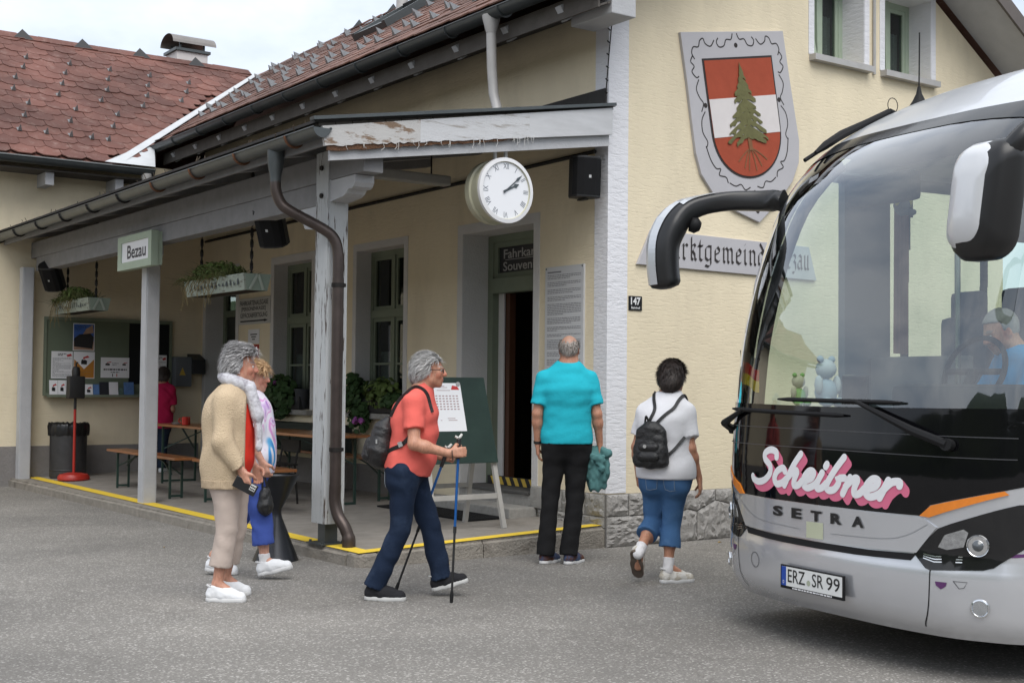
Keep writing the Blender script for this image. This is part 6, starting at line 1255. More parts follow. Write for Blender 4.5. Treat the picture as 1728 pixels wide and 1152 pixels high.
# mirrors
def mirror_arm(pts, wd, ht, mm, name, shell=None):
    pts = smooth_pts(pts, 7); m = MB(); n = len(pts); rg = []
    for i, p in enumerate(pts):
        d = unit(pts[min(i + 1, n - 1)] - pts[max(i - 1, 0)]); a = unit(np.cross(d, (1, .35, 0))); b = unit(np.cross(a, d)); t = i / (n - 1); w_ = np.interp(t, [0, .4, .6, .97, 1], wd); h_ = np.interp(t, [0, .4, .6, .97, 1], ht)
        rg.append([p + a * w_ * math.copysign(abs(math.cos(q)) ** .55, math.cos(q)) + b * h_ * math.copysign(abs(math.sin(q)) ** .55, math.sin(q)) for q in np.linspace(0, 2 * math.pi, 17)[:-1]])
    v = [q for r_ in rg for q in r_]; f = [(i * 16 + k, i * 16 + (k + 1) % 16, (i + 1) * 16 + (k + 1) % 16, (i + 1) * 16 + k) for i in range(n - 1) for k in range(16)] + [tuple(range(16))[::-1], tuple(range((n - 1) * 16, n * 16))]
    o = mk(name, v, f, mm, CO, smooth=50)
    return o, rg
satin = mat('satin black plastic', (.012, .012, .013), .35, var=.05)
mshell = mat('silver mirror shell', (.56, .58, .61), .25, metal=.45, var=.02, coat=.5)
mp_ = [(-1.12, .66, 2.76), (-1.27, .58, 2.77), (-1.42, .36, 2.765), (-1.51, .12, 2.69), (-1.55, .0, 2.52), (-1.555, -.02, 2.35), (-1.55, .0, 2.16)]
o, rg = mirror_arm(mp_, [.068, .066, .085, .08, .03], [.062, .062, .105, .10, .03], satin, 'nearside_mirror')
m = MB(); n = len(rg); k0 = int(n * .36)      # silver outer skin along the outside of the bend
cc = [np.mean(r_, 0) for r_ in rg]
cen = V3(-1.3, .45, 2.3)
for i in range(k0, n - 3):
    for k in range(16):
        q4 = [rg[i][k], rg[i][(k + 1) % 16], rg[i + 1][(k + 1) % 16], rg[i + 1][k]]; mid = np.mean(q4, 0); out = mid - (cc[i] + cc[i + 1]) / 2
        away = unit((cc[i] + cc[i + 1]) / 2 - cen)
        if unit(out) @ away > .62: m.add([p + unit(p - cc[i]) * .006 for p in q4], [(0, 1, 2, 3)])
m.build('mirror_shell', mshell, o, fix=False, smooth=True)
m = MB(); m.lathe([(.0001, -.03), (.05, -.02), (.055, .02), (.03, .05), (.0001, .055)], (-1.46, .16, 2.60), 16, axis=(.5, 1, -.3)); m.build('mirror_lamp', rubber, o, smooth=True)
# offside mirror: big rounded housing, shell towards the front
def rrect(w, h, rr, n=6):
    L_ = []
    for cx_, cy_, a0 in ((w - rr, h - rr, 0), (-w + rr, h - rr, 90), (-w + rr, -h + rr, 180), (w - rr, -h + rr, 270)): L_ += [(cx_ + rr * math.cos(R(a0 + 90 * k / n)), cy_ + rr * math.sin(R(a0 + 90 * k / n))) for k in range(n + 1)]
    return L_
MC = V3(1.475, -.27, 2.375); prof = rrect(.155, .275, .10); m = MB(); rr_ = []
shear = lambda a, b: a + .16 * b
for d, sc in ((-.10, .45), (-.085, .75), (-.055, .92), (-.01, 1.0), (.05, 1.0), (.07, .96)): rr_.append([MC + V3(shear(a * sc, b * sc), d, b * sc) for a, b in prof])
N_ = len(prof); v = [p for r_ in rr_ for p in r_]; f = [(i * N_ + k, i * N_ + (k + 1) % N_, (i + 1) * N_ + (k + 1) % N_, (i + 1) * N_ + k) for i in range(len(rr_) - 1) for k in range(N_)] + [tuple(range(N_))[::-1], tuple(range((len(rr_) - 1) * N_, len(rr_) * N_))]
om = mk('offside_mirror', v, f, satin, CO, smooth=50)
prof2 = rrect(.135, .255, .10); m = MB(); rr2 = []
for d, sc in ((-.108, .40), (-.097, .72), (-.07, .9), (-.03, .99), (-.012, 1.0)): rr2.append([MC + V3(shear(a * sc - .035, b * sc + .012), d - .004, b * sc + .014) for a, b in prof2])
N_ = len(prof2); v = [p for r_ in rr2 for p in r_]; f = [(i * N_ + k, i * N_ + (k + 1) % N_, (i + 1) * N_ + (k + 1) % N_, (i + 1) * N_ + k) for i in range(len(rr2) - 1) for k in range(N_)] + [tuple(range(N_))[::-1]]
mk('mirror_shell', v, f, mat('white silver shell', (.68, .69, .71), .28, metal=.2, var=.05, vscale=6, coat=.4, col2=(.25, .23, .2), c2lo=.70, c2hi=.73, c2scale=11), om, smooth=50)
mir_g = mat('mirror glass', (.7, .72, .74), .03, metal=1., var=0); m = MB(); m.add([MC + V3(shear(a * .86, b * .86), .0715, b * .86) for a, b in prof], [tuple(range(N_))]); m.build('mirror_glass', mir_g, om, fix=False)
m = MB(); m.tube(smooth_pts([tuple(MC + V3(.12, .0, .20)), (1.66, -.2, 2.68), (1.62, .1, 2.82), (1.45, .45, 2.86), (1.15, .75, 2.82)], 5), .05, 10); m.build('mirror_arm', satin, om, smooth=50)
# wheels
tyre = mat('tyre rubber', (.016, .016, .016), .85, bump=.4, bscale=60)
for v_ in (2.75, 8.6, 10.0):
    for s in (-1, 1):
        m = MB(); m.lathe([(.28, -.13), (.46, -.15), (.50, -.11), (.505, 0), (.50, .11), (.46, .15), (.28, .13)], (s * 1.08, v_, .50), 36, axis=(1, 0, 0), cap=False); w_ = m.build('wheel', tyre, CO, smooth=40)
        m = MB(); m.lathe([(.0001, .10), (.10, .11), (.12, .06), (.22, .03), (.285, .10), (.285, -.1)], (s * 1.08, v_, .50), 28, axis=(s, 0, 0), cap=False); m.build('rim', silver, w_, smooth=40)
# ------------------------------------------------------------------ coach interior
grey_in = mat('grey interior trim', (.16, .165, .17), .7, var=.05); dark_tr = mat('dark dashboard', (.035, .036, .038), .6, var=.1); seat_m = mat('grey blue seat cloth', (.10, .12, .15), .9, var=.2, vscale=12); lining = mat('pale ceiling lining', (.38, .38, .37), .9, var=.03)
m = MB(); m.box(-1.22, 1.22, .75, 12, .80, .86); m.build('floor', grey_in, CO); m = MB(); m.box(-1.05, 1.05, 1.6, 12, 3.02, 3.06); m.build('ceiling', lining, CO)
m = MB(); m.box(-1.2, 1.2, 11.7, 11.75, .86, 3.0); m.build('rear_lining', grey_in, CO)
for s in (-1, 1): m = MB(); m.box(s * .62, s * 1.18, 2.4, 11.7, 2.62, 2.98); m.build('luggage_rack', lining, CO); 
for s in (-1, 1): m = MB(); m.box(s * 1.235, s * 1.25, 1.4, 12, .86, 1.36); m.build('side_lining', grey_in, CO)
dsh = MB(); n = 20; top_ = [(u, sv(u, 1.38) + .06) for u in np.linspace(-1.0, 1.0, n)]
dsh.add([(u, v, 1.375) for u, v in top_] + [(u, .72 + .12 * (1 - u * u), 1.36) for u, v in top_] + [(u, v + .03, .9) for u, v in top_] + [(u, .72 + .12 * (1 - u * u), .9) for u, v in top_], [(i, i + 1, n + i + 1, n + i) for i in range(n - 1)] + [(i + 1, i, 2 * n + i, 2 * n + i + 1) for i in range(n - 1)] + [(n + i, n + i + 1, 3 * n + i + 1, 3 * n + i) for i in range(n - 1)])
dsh.build('dashboard', dark_tr, CO, smooth=40)
m = MB(); m.bbox(.08, 1.0, .46, .70, 1.37, 1.53, .05); m.build('instrument_binnacle', dark_tr, CO, smooth=40)
m = MB(); m.tube([(.53 + .21 * math.cos(t), .66 + .07 * math.sin(t), 1.60 + .19 * math.sin(t)) for t in np.linspace(0, 2 * math.pi, 33)], .016, 8); m.tube([(.34, .66, 1.60), (.72, .66, 1.60)], .02, 6); m.tube([(.53, .66, 1.60), (.53, .55, 1.42)], .03, 8); m.build('steering_wheel', rubber, CO, smooth=40)
m = MB(); m.bbox(.28, .78, .92, 1.36, 1.02, 1.16, .05); m.bbox(.29, .77, 1.30, 1.44, 1.12, 1.82, .05); m.bbox(.40, .66, 1.31, 1.42, 1.80, 2.02, .04); m.build('driver_seat', seat_m, CO, smooth=40)
m = MB(); m.box(.33, .73, .95, 1.33, .85, 1.03); m.build('seat_pedestal', dark_tr, CO)
m = MB(); m.tube([(-.2, 1.3, .86), (-.2, 1.3, 1.9), (-.2, 1.3, 2.98)], .018, 8); m.build('grab_pole', chrome, CO); m = MB(); m.bbox(-1.15, -.25, 1.45, 1.50, .86, 1.72, .02); m.build('stairwell_screen', grey_in, CO)
for row in range(5):
    for u0 in (-1.16, -.70, .26, .72):
        v0 = (2.35 if u0 > 0 else 1.72) + row * .85; m = MB(); m.bbox(u0, u0 + .44, v0, v0 + .46, 1.18, 1.32, .04); m.bbox(u0, u0 + .44, v0 + .40, v0 + .54, 1.25, 2.02, .05); m.bbox(u0 + .08, u0 + .36, v0 + .42, v0 + .52, 1.98, 2.20, .04); m.build('passenger_seat', seat_m, CO, smooth=40)
m = MB(); m.box(-1.235, -1.17, 1.24, 1.66, .86, 2.99); m.build('door_pillar', mat('blue grey pillar trim', (.17, .19, .21), .7, var=.06), CO)
m = MB(); n = 14
for k in range(n): a0_, a1_ = k / n, (k + 1) / n; m.quad((-1.15 + .02 * math.sin(k * 1.7), 1.67 + .14 * a0_, 1.75), (-1.15 + .02 * math.sin((k + 1) * 1.7), 1.67 + .14 * a1_, 1.75), (-1.14 + .02 * math.sin((k + 1) * 1.7), 1.67 + .14 * a1_, 2.85), (-1.14 + .02 * math.sin(k * 1.7), 1.67 + .14 * a0_, 2.85))
m.build('curtain', mat('faded red curtain', (.26, .10, .07), .9, var=.2), CO, fix=False, smooth=True)
m = MB(); m.bbox(-.26, -.04, .40, .42, 1.39, 1.58, .01); m.build('screen', blackg, CO)
m = MB(); m.bbox(-.45, .1, .60, .70, 2.62, 2.80, .03); m.build('destination_box', dark_tr, CO, smooth=40)
# ------------------------------------------------------------------ things inside the windscreen
c_ = math.cos(R(-98.122)); s_ = math.sin(R(-98.122))
bw = lambda u, v, z: (5.733 + c_ * u - s_ * v, 5.01 + s_ * u + c_ * v, z)
FLG = thing('pennant', 'small black red gold flag hanging inside the coach windscreen corner', 'flag', bw(-1.12, .44, 1.5))
for k, mm in enumerate((black_m, mat('flag red', (.55, .02, .02), .7), mat('flag gold', (.75, .50, .02), .7))):
    pts = []; n = 8
    for i in range(n + 1):
        t = i / n
        for zz in (0, 1): pts.append(bw(-1.16 + .05 * math.sin(t * 5) * .3, .33 + .17 * t, 1.745 - .075 * (k + 1 - zz) - .05 * t + .01 * math.sin(t * 6)))
    mk('band', pts, [(2 * i, 2 * i + 2, 2 * i + 3, 2 * i + 1) for i in range(n)], mm, FLG, fix=False, smooth=True)
def ball(m, c, r3, n=10): m.add(*(lambda bm: ([tuple(V3(*c) + np.array(v.co) * r3) for v in bm.verts], [tuple(v.index for v in f.verts) for f in bm.faces]))((lambda b: (bmesh.ops.create_icosphere(b, subdivisions=2, radius=1), b.verts.index_update(), b)[2])(bmesh.new()))); return m
def plush(c, mm1, mm2, label, s=1.):
    T_ = thing('plush_toy', label, 'soft toy', c); B_ = lambda x, y, z: V3(*c) + V3(x, y, z) * s
    m = MB(); ball(m, B_(0, 0, .06), (.05 * s, .045 * s, .06 * s)); m.build('torso', mm1, T_, smooth=True); m = MB(); ball(m, B_(0, 0, .155), (.045 * s, .042 * s, .042 * s)); hd = m.build('head', mm2, T_, smooth=True)
    for sx in (-1, 1):
        m = MB(); ball(m, B_(sx * .035, 0, .195), (.015 * s,) * 3); m.build('ear', mm1, hd, smooth=True); m = MB(); ball(m, B_(sx * .055, -.01, .09), (.018 * s, .018 * s, .04 * s)); m.build('arm', mm2, T_, smooth=True); m = MB(); ball(m, B_(sx * .035, -.035, .02), (.022 * s, .035 * s, .02 * s)); m.build('leg', mm1, T_, smooth=True)
plush(bw(-.63, .38, 1.385), mat('green plush', (.20, .48, .10), .95), mat('cream plush', (.6, .55, .38), .95), 'small green plush toy sitting on the coach dashboard', 1.0)
plush(bw(-.42, .42, 1.385), mat('pale blue plush', (.42, .50, .56), .95), mat('white plush', (.62, .64, .64), .95), 'pale blue and white plush animal on the coach dashboard', 1.5)
plush(bw(-.17, .80, 2.56), mat('grey plush', (.16, .17, .19), .95), mat('yellow plush', (.62, .50, .10), .95), 'yellow and grey plush toy hanging behind the windscreen', 1.1)
# ------------------------------------------------------------------ people: smooth-blended distance fields meshed as one surface
def rc(P, p, q, r1, r2):       # round cone distance
    p, q = np.asarray(p, float), np.asarray(q, float); ba = q - p; l2 = max(ba @ ba, 1e-12); rr = r1 - r2
    if l2 < 1e-8 or abs(rr) * abs(rr) >= l2: c, r_ = (p, r1) if r1 >= r2 else (q, r2); return np.sqrt(((P - c) ** 2).sum(-1)) - r_
    a2 = l2 - rr * rr; il2 = 1. / l2; pa = P - p; y = pa @ ba; z = y - l2; x2 = ((pa * l2 - y[..., None] * ba) ** 2).sum(-1); y2 = y * y * l2; z2 = z * z * l2
    k = np.sign(rr) * rr * rr * x2; d = (np.sqrt(x2 * a2 * il2) + y * rr) * il2 - r1
    m1 = np.sign(z) * a2 * z2 > k; m2 = np.sign(y) * a2 * y2 < k
    d = np.where(m2, np.sqrt(x2 + y2) * il2 - r1, d); d = np.where(m1, np.sqrt(x2 + z2) * il2 - r2, d); return d
class Sdf:
    def __init__(s): s.p = []
    def rc(s, p, q, r1, r2, k=.02, an=None, cut=None, op='u'): s.p.append(dict(p=np.asarray(p, float), q=np.asarray(q, float), r1=r1, r2=r2, k=k, an=an, cut=cut, op=op)); return s
    def ell(s, c, axes, rad, k=.02, op='u', cut=None): s.p.append(dict(c=np.asarray(c, float), ax=np.array([unit(a) for a in axes]), rad=np.asarray(rad, float), k=k, op=op, cut=cut)); return s
    def copy(s, grow=0., extra=None):
        t = Sdf()
        for d in s.p:
            e = dict(d)
            if 'c' in e: e['rad'] = e['rad'] + grow
            else: e['r1'] = e['r1'] + grow; e['r2'] = e['r2'] + grow
            t.p.append(e)
        return t
    def mesh(s, h, disp=None, clip=None, pad=.02):
        lo = np.full(3, 1e9); hi = -lo
        for d in s.p:
            if d['op'] == 's': continue
            if 'c' in d: e = np.abs(d['ax'].T * d['rad']).sum(1); a, b = d['c'] - e, d['c'] + e
            else: a = np.minimum(d['p'] - d['r1'], d['q'] - d['r2']) - .0; b = np.maximum(d['p'] + d['r1'], d['q'] + d['r2'])
            if d.get('an'): w = max(d['r1'], d['r2']) * max(0, d['an'][1] - 1); a = a - w; b = b + w
            d['lo'], d['hi'] = a, b; lo = np.minimum(lo, a); hi = np.maximum(hi, b)
        lo -= pad + 3 * h; hi += pad + 3 * h; n = np.ceil((hi - lo) / h).astype(int) + 1; F = np.full(n, .2, np.float32)
        for d in s.p:
            if d['op'] == 's':
                if 'c' in d: e = np.abs(d['ax'].T * d['rad']).sum(1); d['lo'], d['hi'] = d['c'] - e, d['c'] + e
                else: d['lo'] = np.minimum(d['p'] - d['r1'], d['q'] - d['r2']); d['hi'] = np.maximum(d['p'] + d['r1'], d['q'] + d['r2'])
            mg = d['k'] + pad + 2 * h; i0 = np.clip(np.floor((d['lo'] - mg - lo) / h).astype(int), 0, n); i1 = np.clip(np.ceil((d['hi'] + mg - lo) / h).astype(int) + 1, 0, n)
            if np.any(i1 <= i0): continue
            g = np.stack(np.meshgrid(*[lo[a] + h * np.arange(i0[a], i1[a]) for a in range(3)], indexing='ij'), -1)
            if 'c' in d:
                L_ = (g - d['c']) @ d['ax'].T; k0 = np.sqrt(((L_ / d['rad']) ** 2).sum(-1)); k1 = np.sqrt(((L_ / d['rad'] ** 2) ** 2).sum(-1)) + 1e-9; v = k0 * (k0 - 1) / k1
            else:
                if d.get('an'):
                    ax, ra = d['an']; ax = unit(ax); o = d['p']; L_ = (g - o) @ ax; g2 = g + (L_ * (1 / ra - 1))[..., None] * ax; qq = d['q'] + ((d['q'] - o) @ ax) * (1 / ra - 1) * ax; v = rc(g2, o, qq, d['r1'], d['r2']) * min(1, ra)
                else: v = rc(g, d['p'], d['q'], d['r1'], d['r2'])
            for (pt, nr) in (d.get('cut') or []): v = np.maximum(v, (g - np.asarray(pt)) @ unit(nr))
            S_ = F[i0[0]:i1[0], i0[1]:i1[1], i0[2]:i1[2]]; k = d['k']
            if d['op'] == 'u': hh = np.clip(.5 + .5 * (S_ - v) / k, 0, 1); F[i0[0]:i1[0], i0[1]:i1[1], i0[2]:i1[2]] = S_ * (1 - hh) + v * hh - k * hh * (1 - hh)
            else: hh = np.clip(.5 - .5 * (S_ + v) / k, 0, 1); F[i0[0]:i1[0], i0[1]:i1[1], i0[2]:i1[2]] = S_ * (1 - hh) - v * hh + k * hh * (1 - hh)
        if disp is not None or clip is not None:
            near = np.abs(F) < .05; idx = np.argwhere(near); Pn = lo + idx * h
            if disp is not None: F[near] += disp(Pn).astype(np.float32)
            if clip is not None:
                idx = np.argwhere(F < .05); Pn = lo + idx * h; F[tuple(idx.T)] = np.maximum(F[tuple(idx.T)], clip(Pn).astype(np.float32))
        return nets(F, lo, h)
def nets(F, lo, h):
    ins = F < 0; n = F.shape; c = np.zeros(tuple(np.array(n) - 1), np.int8)
    for dx in (0, 1):
        for dy in (0, 1):
            for dz in (0, 1): c += ins[dx:n[0] - 1 + dx, dy:n[1] - 1 + dy, dz:n[2] - 1 + dz]
    act = (c > 0) & (c < 8); I = np.argwhere(act); ids = np.full(act.shape, -1, np.int64); ids[act] = np.arange(len(I)); acc = np.zeros((len(I), 3)); cnt = np.zeros(len(I))
    off = [(a, b, d) for a in (0, 1) for b in (0, 1) for d in (0, 1)]
    for p in off:
        for ax in range(3):
            if p[ax]: continue
            q = list(p); q[ax] = 1; a = F[I[:, 0] + p[0], I[:, 1] + p[1], I[:, 2] + p[2]]; b = F[I[:, 0] + q[0], I[:, 1] + q[1], I[:, 2] + q[2]]; m_ = (a < 0) != (b < 0); t = np.where(m_, a / (a - b + 1e-12), 0)
            pt = np.tile(np.array(p, float), (len(I), 1)); pt[:, ax] = t; acc[m_] += pt[m_]; cnt[m_] += 1
    V_ = lo + (I + acc / cnt[:, None]) * h; Q = []
    for ax in range(3):
        o1, o2 = [(1, 2), (2, 0), (0, 1)][ax]; sl0 = [slice(None)] * 3; sl1 = [slice(None)] * 3; sl0[ax] = slice(0, -1); sl1[ax] = slice(1, None); A, Bq = ins[tuple(sl0)], ins[tuple(sl1)]
        E = np.argwhere(A != Bq); E = E[(E[:, o1] > 0) & (E[:, o2] > 0) & (E[:, o1] < n[o1] - 1) & (E[:, o2] < n[o2] - 1)]; fl = A[tuple(E.T)]
        def g(d1, d2): e = E.copy(); e[:, o1] -= d1; e[:, o2] -= d2; return ids[tuple(e.T)]
        q = np.stack([g(1, 1), g(0, 1), g(0, 0), g(1, 0)], 1); q[~fl] = q[~fl][:, ::-1]; Q.append(q)
    return V_, np.concatenate(Q)
def wrinkle(seed, amp, freq, st=(1, 1, 1)):
    g = np.random.RandomState(seed); K = g.normal(size=(9, 3)) * freq * np.array(st); ph = g.uniform(0, 6.28, 9); K2 = g.normal(size=(5, 3)) * freq * .45; p2 = g.uniform(0, 6.28, 5)
    def f(P):
        w = sum(np.sin(P @ k + p) for k, p in zip(K2, p2)) * .6
        return amp * sum(np.sin(P @ k + p + w) for k, p in zip(K, ph)) / 3.2
    return f
def vcol(o, cols):
    me = o.data; at = me.color_attributes.new('tint', 'FLOAT_COLOR', 'POINT'); at.data.foreach_set('color', np.concatenate([cols, np.ones((len(cols), 1))], 1).astype(np.float32).ravel())
skin_m = bpy.data.materials.new('skin'); skin_m.use_nodes = True
def skin_nodes():
    nt = skin_m.node_tree; b = nt.nodes['Principled BSDF']; L = nt.links.new; a = nn(nt, 'ShaderNodeVertexColor'); a.layer_name = 'tint'; n = nn(nt, 'ShaderNodeTexNoise'); n.inputs['Scale'].default_value = 55; n.inputs['Detail'].default_value = 4
    x = nn(nt, 'ShaderNodeMixRGB', blend_type='MULTIPLY'); x.inputs[0].default_value = .45; r_ = nn(nt, 'ShaderNodeValToRGB'); r_.color_ramp.elements[0].color = (.62, .5, .45, 1); r_.color_ramp.elements[1].color = (1.1, 1.05, 1, 1); r_.color_ramp.elements[0].position = .3; r_.color_ramp.elements[1].position = .6
    L(n.outputs[0], r_.inputs[0]); L(a.outputs[0], x.inputs[1]); L(r_.outputs[0], x.inputs[2]); L(x.outputs[0], b.inputs['Base Color']); b.inputs['Roughness'].default_value = .5; b.inputs['Subsurface Weight'].default_value = .08; b.inputs['Subsurface Radius'].default_value = (.008, .003, .0015); b.inputs['Subsurface Scale'].default_value = 1.
skin_nodes(); MATS['skin'] = skin_m
lock_m = bpy.data.materials.new('hair locks'); lock_m.use_nodes = True
_a = nn(lock_m.node_tree, 'ShaderNodeVertexColor'); _a.layer_name = 'tint'; _b = lock_m.node_tree.nodes['Principled BSDF']; lock_m.node_tree.links.new(_a.outputs[0], _b.inputs['Base Color']); _b.inputs['Roughness'].default_value = .5
A2, B2 = V3(.8137, -.5811, 0), V3(.5811, .8137, 0)
eye_w = mat('eye white', (.70, .68, .66), .2, var=0); eye_d = mat('dark iris', (.03, .025, .02), .1, var=0); brow_m = None
def person(name_label, org, J, face, skin=(.50, .27, .18), hair=None, h=.0075, s=1., clothes=(), build=1., female=False, headscale=1., lids=0., stoop=0., extra_skin=None, seed=1, group=None):
    """J: joints in (a, b, z) about the ground point org. face: facing direction in (a, b, z)."""
    O = V3(*org); W = lambda p: O + A2 * p[0] + B2 * p[1] + V3(0, 0, p[2]); D = lambda p: A2 * p[0] + B2 * p[1] + V3(0, 0, p[2])
    j = {k: W(v) for k, v in J.items() if isinstance(v, tuple) and k != 'bf'}; fw = unit(D(face)); up = unit(V3(0, 0, 1) - fw * fw[2]); lt = np.cross(up, fw)     # lt = person's left
    bf = unit(D(J.get('bf', face)) * V3(1, 1, 0)); bl = np.cross(V3(0, 0, 1), bf)
    hs = headscale * s; H = j['head']; S = Sdf()
    hp = lambda x, y, z: H + lt * x * hs + fw * y * hs + up * z * hs       # head frame: left, front, up (metres)
    S.ell(hp(0, -.012, .022), (lt, fw, up), (.077 * hs, .098 * hs, .098 * hs), .02); S.ell(hp(0, .012, -.03), (lt, fw, up), (.064 * hs, .082 * hs, .085 * hs), .03)
    S.rc(hp(0, .058, -.088), hp(0, .066, -.098), .028 * hs, .022 * hs, .035); S.rc(hp(-.04, .01, -.07), hp(.04, .01, -.07), .032 * hs, .032 * hs, .03)
    for x in (-1, 1):
        S.ell(hp(x * .036, .070, -.028), (lt, fw, up), (.024 * hs, .018 * hs, .024 * hs), .02); S.rc(hp(x * .014, .084, .018), hp(x * .046, .074, .016), .010 * hs, .009 * hs, .012)
        S.ell(hp(x * .031, .094, -.002), (lt, fw, up), (.017 * hs, .013 * hs, .011 * hs), .008, op='s')
        S.ell(hp(x * .078, -.004, -.012), (unit(lt * x + fw * .35), unit(fw - lt * x * .3), up), (.009 * hs, .019 * hs, .032 * hs), .008); S.ell(hp(x * .086, .002, -.012), (lt, fw, up), (.006 * hs, .009 * hs, .016 * hs), .005, op='s')
    S.rc(hp(0, .092, .010), hp(0, .112, -.030), .010 * hs, .013 * hs, .012); S.rc(hp(-.012, .100, -.034), hp(.012, .100, -.034), .009 * hs, .009 * hs, .008)
    S.rc(hp(-.020, .088, -.060), hp(.020, .088, -.060), .009 * hs, .009 * hs, .008); S.rc(hp(-.017, .087, -.072), hp(.017, .087, -.072), .009 * hs, .009 * hs, .008); S.rc(hp(-.02, .099, -.066), hp(.02, .099, -.066), .0035 * hs, .0035 * hs, .004, op='s')
    S.rc(hp(0, -.022, -.05), j['neck'], .056 * s, .062 * s * build ** .5, .03)
    # trunk core and limbs
    S.rc(j['neck'], j['chest'], .07, .11 * build, .04, an=(bl, 1.25)); S.rc(j['chest'], j['pelvis'], .115 * build, .115 * build, .05, an=(bl, 1.22))
    fb = 1.0 if not female else .9
    for sd in ('R', 'L'):
        S.rc(j['chest'] * .3 + j['neck'] * .7, j['sh' + sd], .06, .055 * fb, .04); S.rc(j['sh' + sd], j['el' + sd], .052 * fb * build ** .4, .040 * fb * build ** .3, .03); S.rc(j['el' + sd], j['wr' + sd], .043 * fb * build ** .3, .027 * fb, .02); fm = j['el' + sd] * .7 + j['wr' + sd] * .3; S.rc(fm, fm + V3(0, 0, .001), .042 * fb, .042 * fb, .03)
        if 'kn' + sd in j:
            S.rc(j['hp' + sd], j['kn' + sd], .085 * build ** .5, .052, .05); S.rc(j['kn' + sd], j['an' + sd], .052, .034, .03); c = j['kn' + sd] * .68 + j['an' + sd] * .32 - bf * .014; S.rc(c, c - V3(0, 0, .06), .053, .046, .03); S.rc(j['an' + sd], j['toe' + sd] * .55 + j['an' + sd] * .45 - V3(0, 0, .02), .035, .03, .02)
        # hand: palm and five fingers
        hd_ = J.get('hand' + sd)
        if hd_:
            d = unit(D(hd_['dir'])); pn = unit(D(hd_['palm'])); pn = unit(pn - d * (pn @ d)); side = np.cross(d, pn) * (1 if sd == 'R' else -1); w0 = j['wr' + sd]; cl = hd_.get('curl', .4)     # side = towards thumb
            for k, x in enumerate((-.026, -.009, .009, .026)):
                S.rc(w0 + d * .01 + side * x * .6, w0 + d * .085 + side * x, .016, .0125, .012)
            for k, (x, ln) in enumerate(zip((.027, .009, -.009, -.026), (.072, .080, .074, .058))):
                p = w0 + d * .088 + side * x; a = 0.; dirn = d
                for sgm, (f_, rr) in enumerate(((.45, .0098), (.32, .009), (.25, .0082))):
                    a += cl * (1.1 if sgm else .8) * 1.0; dirn = unit(d * math.cos(a) + pn * math.sin(a)); q = p + dirn * ln * f_; S.rc(p, q, rr, rr * .93, .004); p = q
            t0 = w0 + d * .03 + side * .026; t1 = t0 + unit(side * .75 + d * .6 + pn * .35) * .040; t2 = t1 + unit(d * .8 + pn * (.3 + cl * .8) + side * (.25 - cl * .4)) * .032; t3 = t2 + unit(d * .7 + pn * (.4 + cl) - side * cl * .4) * .024; S.rc(t0, t1, .0155, .012, .01); S.rc(t1, t2, .012, .0105, .004); S.rc(t2, t3, .0105, .009, .004)
    V_, Q = S.mesh(h)
    root = mk('person', V_, Q, skin_m, None, smooth=True, fix=False); tag(root, name_label, 'person', group)
    # skin tones
    L_ = (V_ - H) / hs; x, y, z = L_ @ lt, L_ @ fw, L_ @ up; col = np.tile(np.array(skin), (len(V_), 1)); g = np.random.RandomState(seed)
    onhead = (np.abs(x) < .11) & (np.abs(y) < .14) & (z > -.12) & (z < .14)
    def blend(mask, c, a): col[mask] = col[mask] * (1 - a) + np.array(c) * a
    red_ = (skin[0] * 1.02, skin[1] * .66, skin[2] * .62)
    blend(onhead & (y > .05) & (np.hypot((np.abs(x) - .042) / .03, (z + .035) / .03) < 1), red_, .45); blend(onhead & (y > .09) & (np.abs(x) < .02) & (np.abs(z + .03) < .02), red_, .5); blend(onhead & (np.abs(x) > .07) & (np.abs(z + .01) < .04) & (np.abs(y) < .03), red_, .5)
    blend(onhead & (y > .075) & (np.abs(x) < .027) & (np.abs(z + .066) < .013), (skin[0] * .85, skin[1] * .5, skin[2] * .5), .6)
    if hair: blend(onhead & (y > .06) & (np.abs(np.abs(x) - .032) < .022) & (np.abs(z - .026) < .006), hair['col'], .75)
    if J.get('scalp'): blend(onhead & (z > .03) & (y < .06), hair['col'], J['scalp'])
    vcol(root, np.clip(col, 0, 1))
    for xs in (-1, 1):
        m = MB(); ball(m, hp(xs * .031, .0795, -.002), (.0115 * hs,) * 3); e = m.build('eye', eye_w, root, smooth=True); m = MB(); ball(m, hp(xs * .031, .0865, -.002), (.006 * hs,) * 3); m.build('iris', eye_d, e, smooth=True)
    # hair: a shaggy shell over the skull
    if hair:
        T = Sdf(); gr = hair.get('vol', .012); T.ell(hp(0, -.014, .026), (lt, fw, up), ((.079 + gr) * hs, (.100 + gr) * hs, (.099 + gr * 1.2) * hs), .02)
        if hair.get('nape', 0): T.rc(hp(0, -.07, -.02), hp(0, -.072, -.055 - hair['nape']), (.058 + gr) * hs, .05 * hs, .03, an=(lt, 1.25))
        if hair.get('fringe', 0): T.rc(hp(-.045, .075, .075), hp(.045, .080, .070), .026 * hs, .026 * hs, .02)
        if hair.get('quiff', 0): T.rc(hp(0, -.02, .12), hp(0, .07, .10), .045 * hs, .035 * hs, .04, an=(lt, 1.5))
        wr_ = wrinkle(seed + 9, hair.get('rough', .004), 75, (1, 1, 1)); line = hair.get('line', .045); sb = hair.get('side', .03); bk = hair.get('back', -.06)
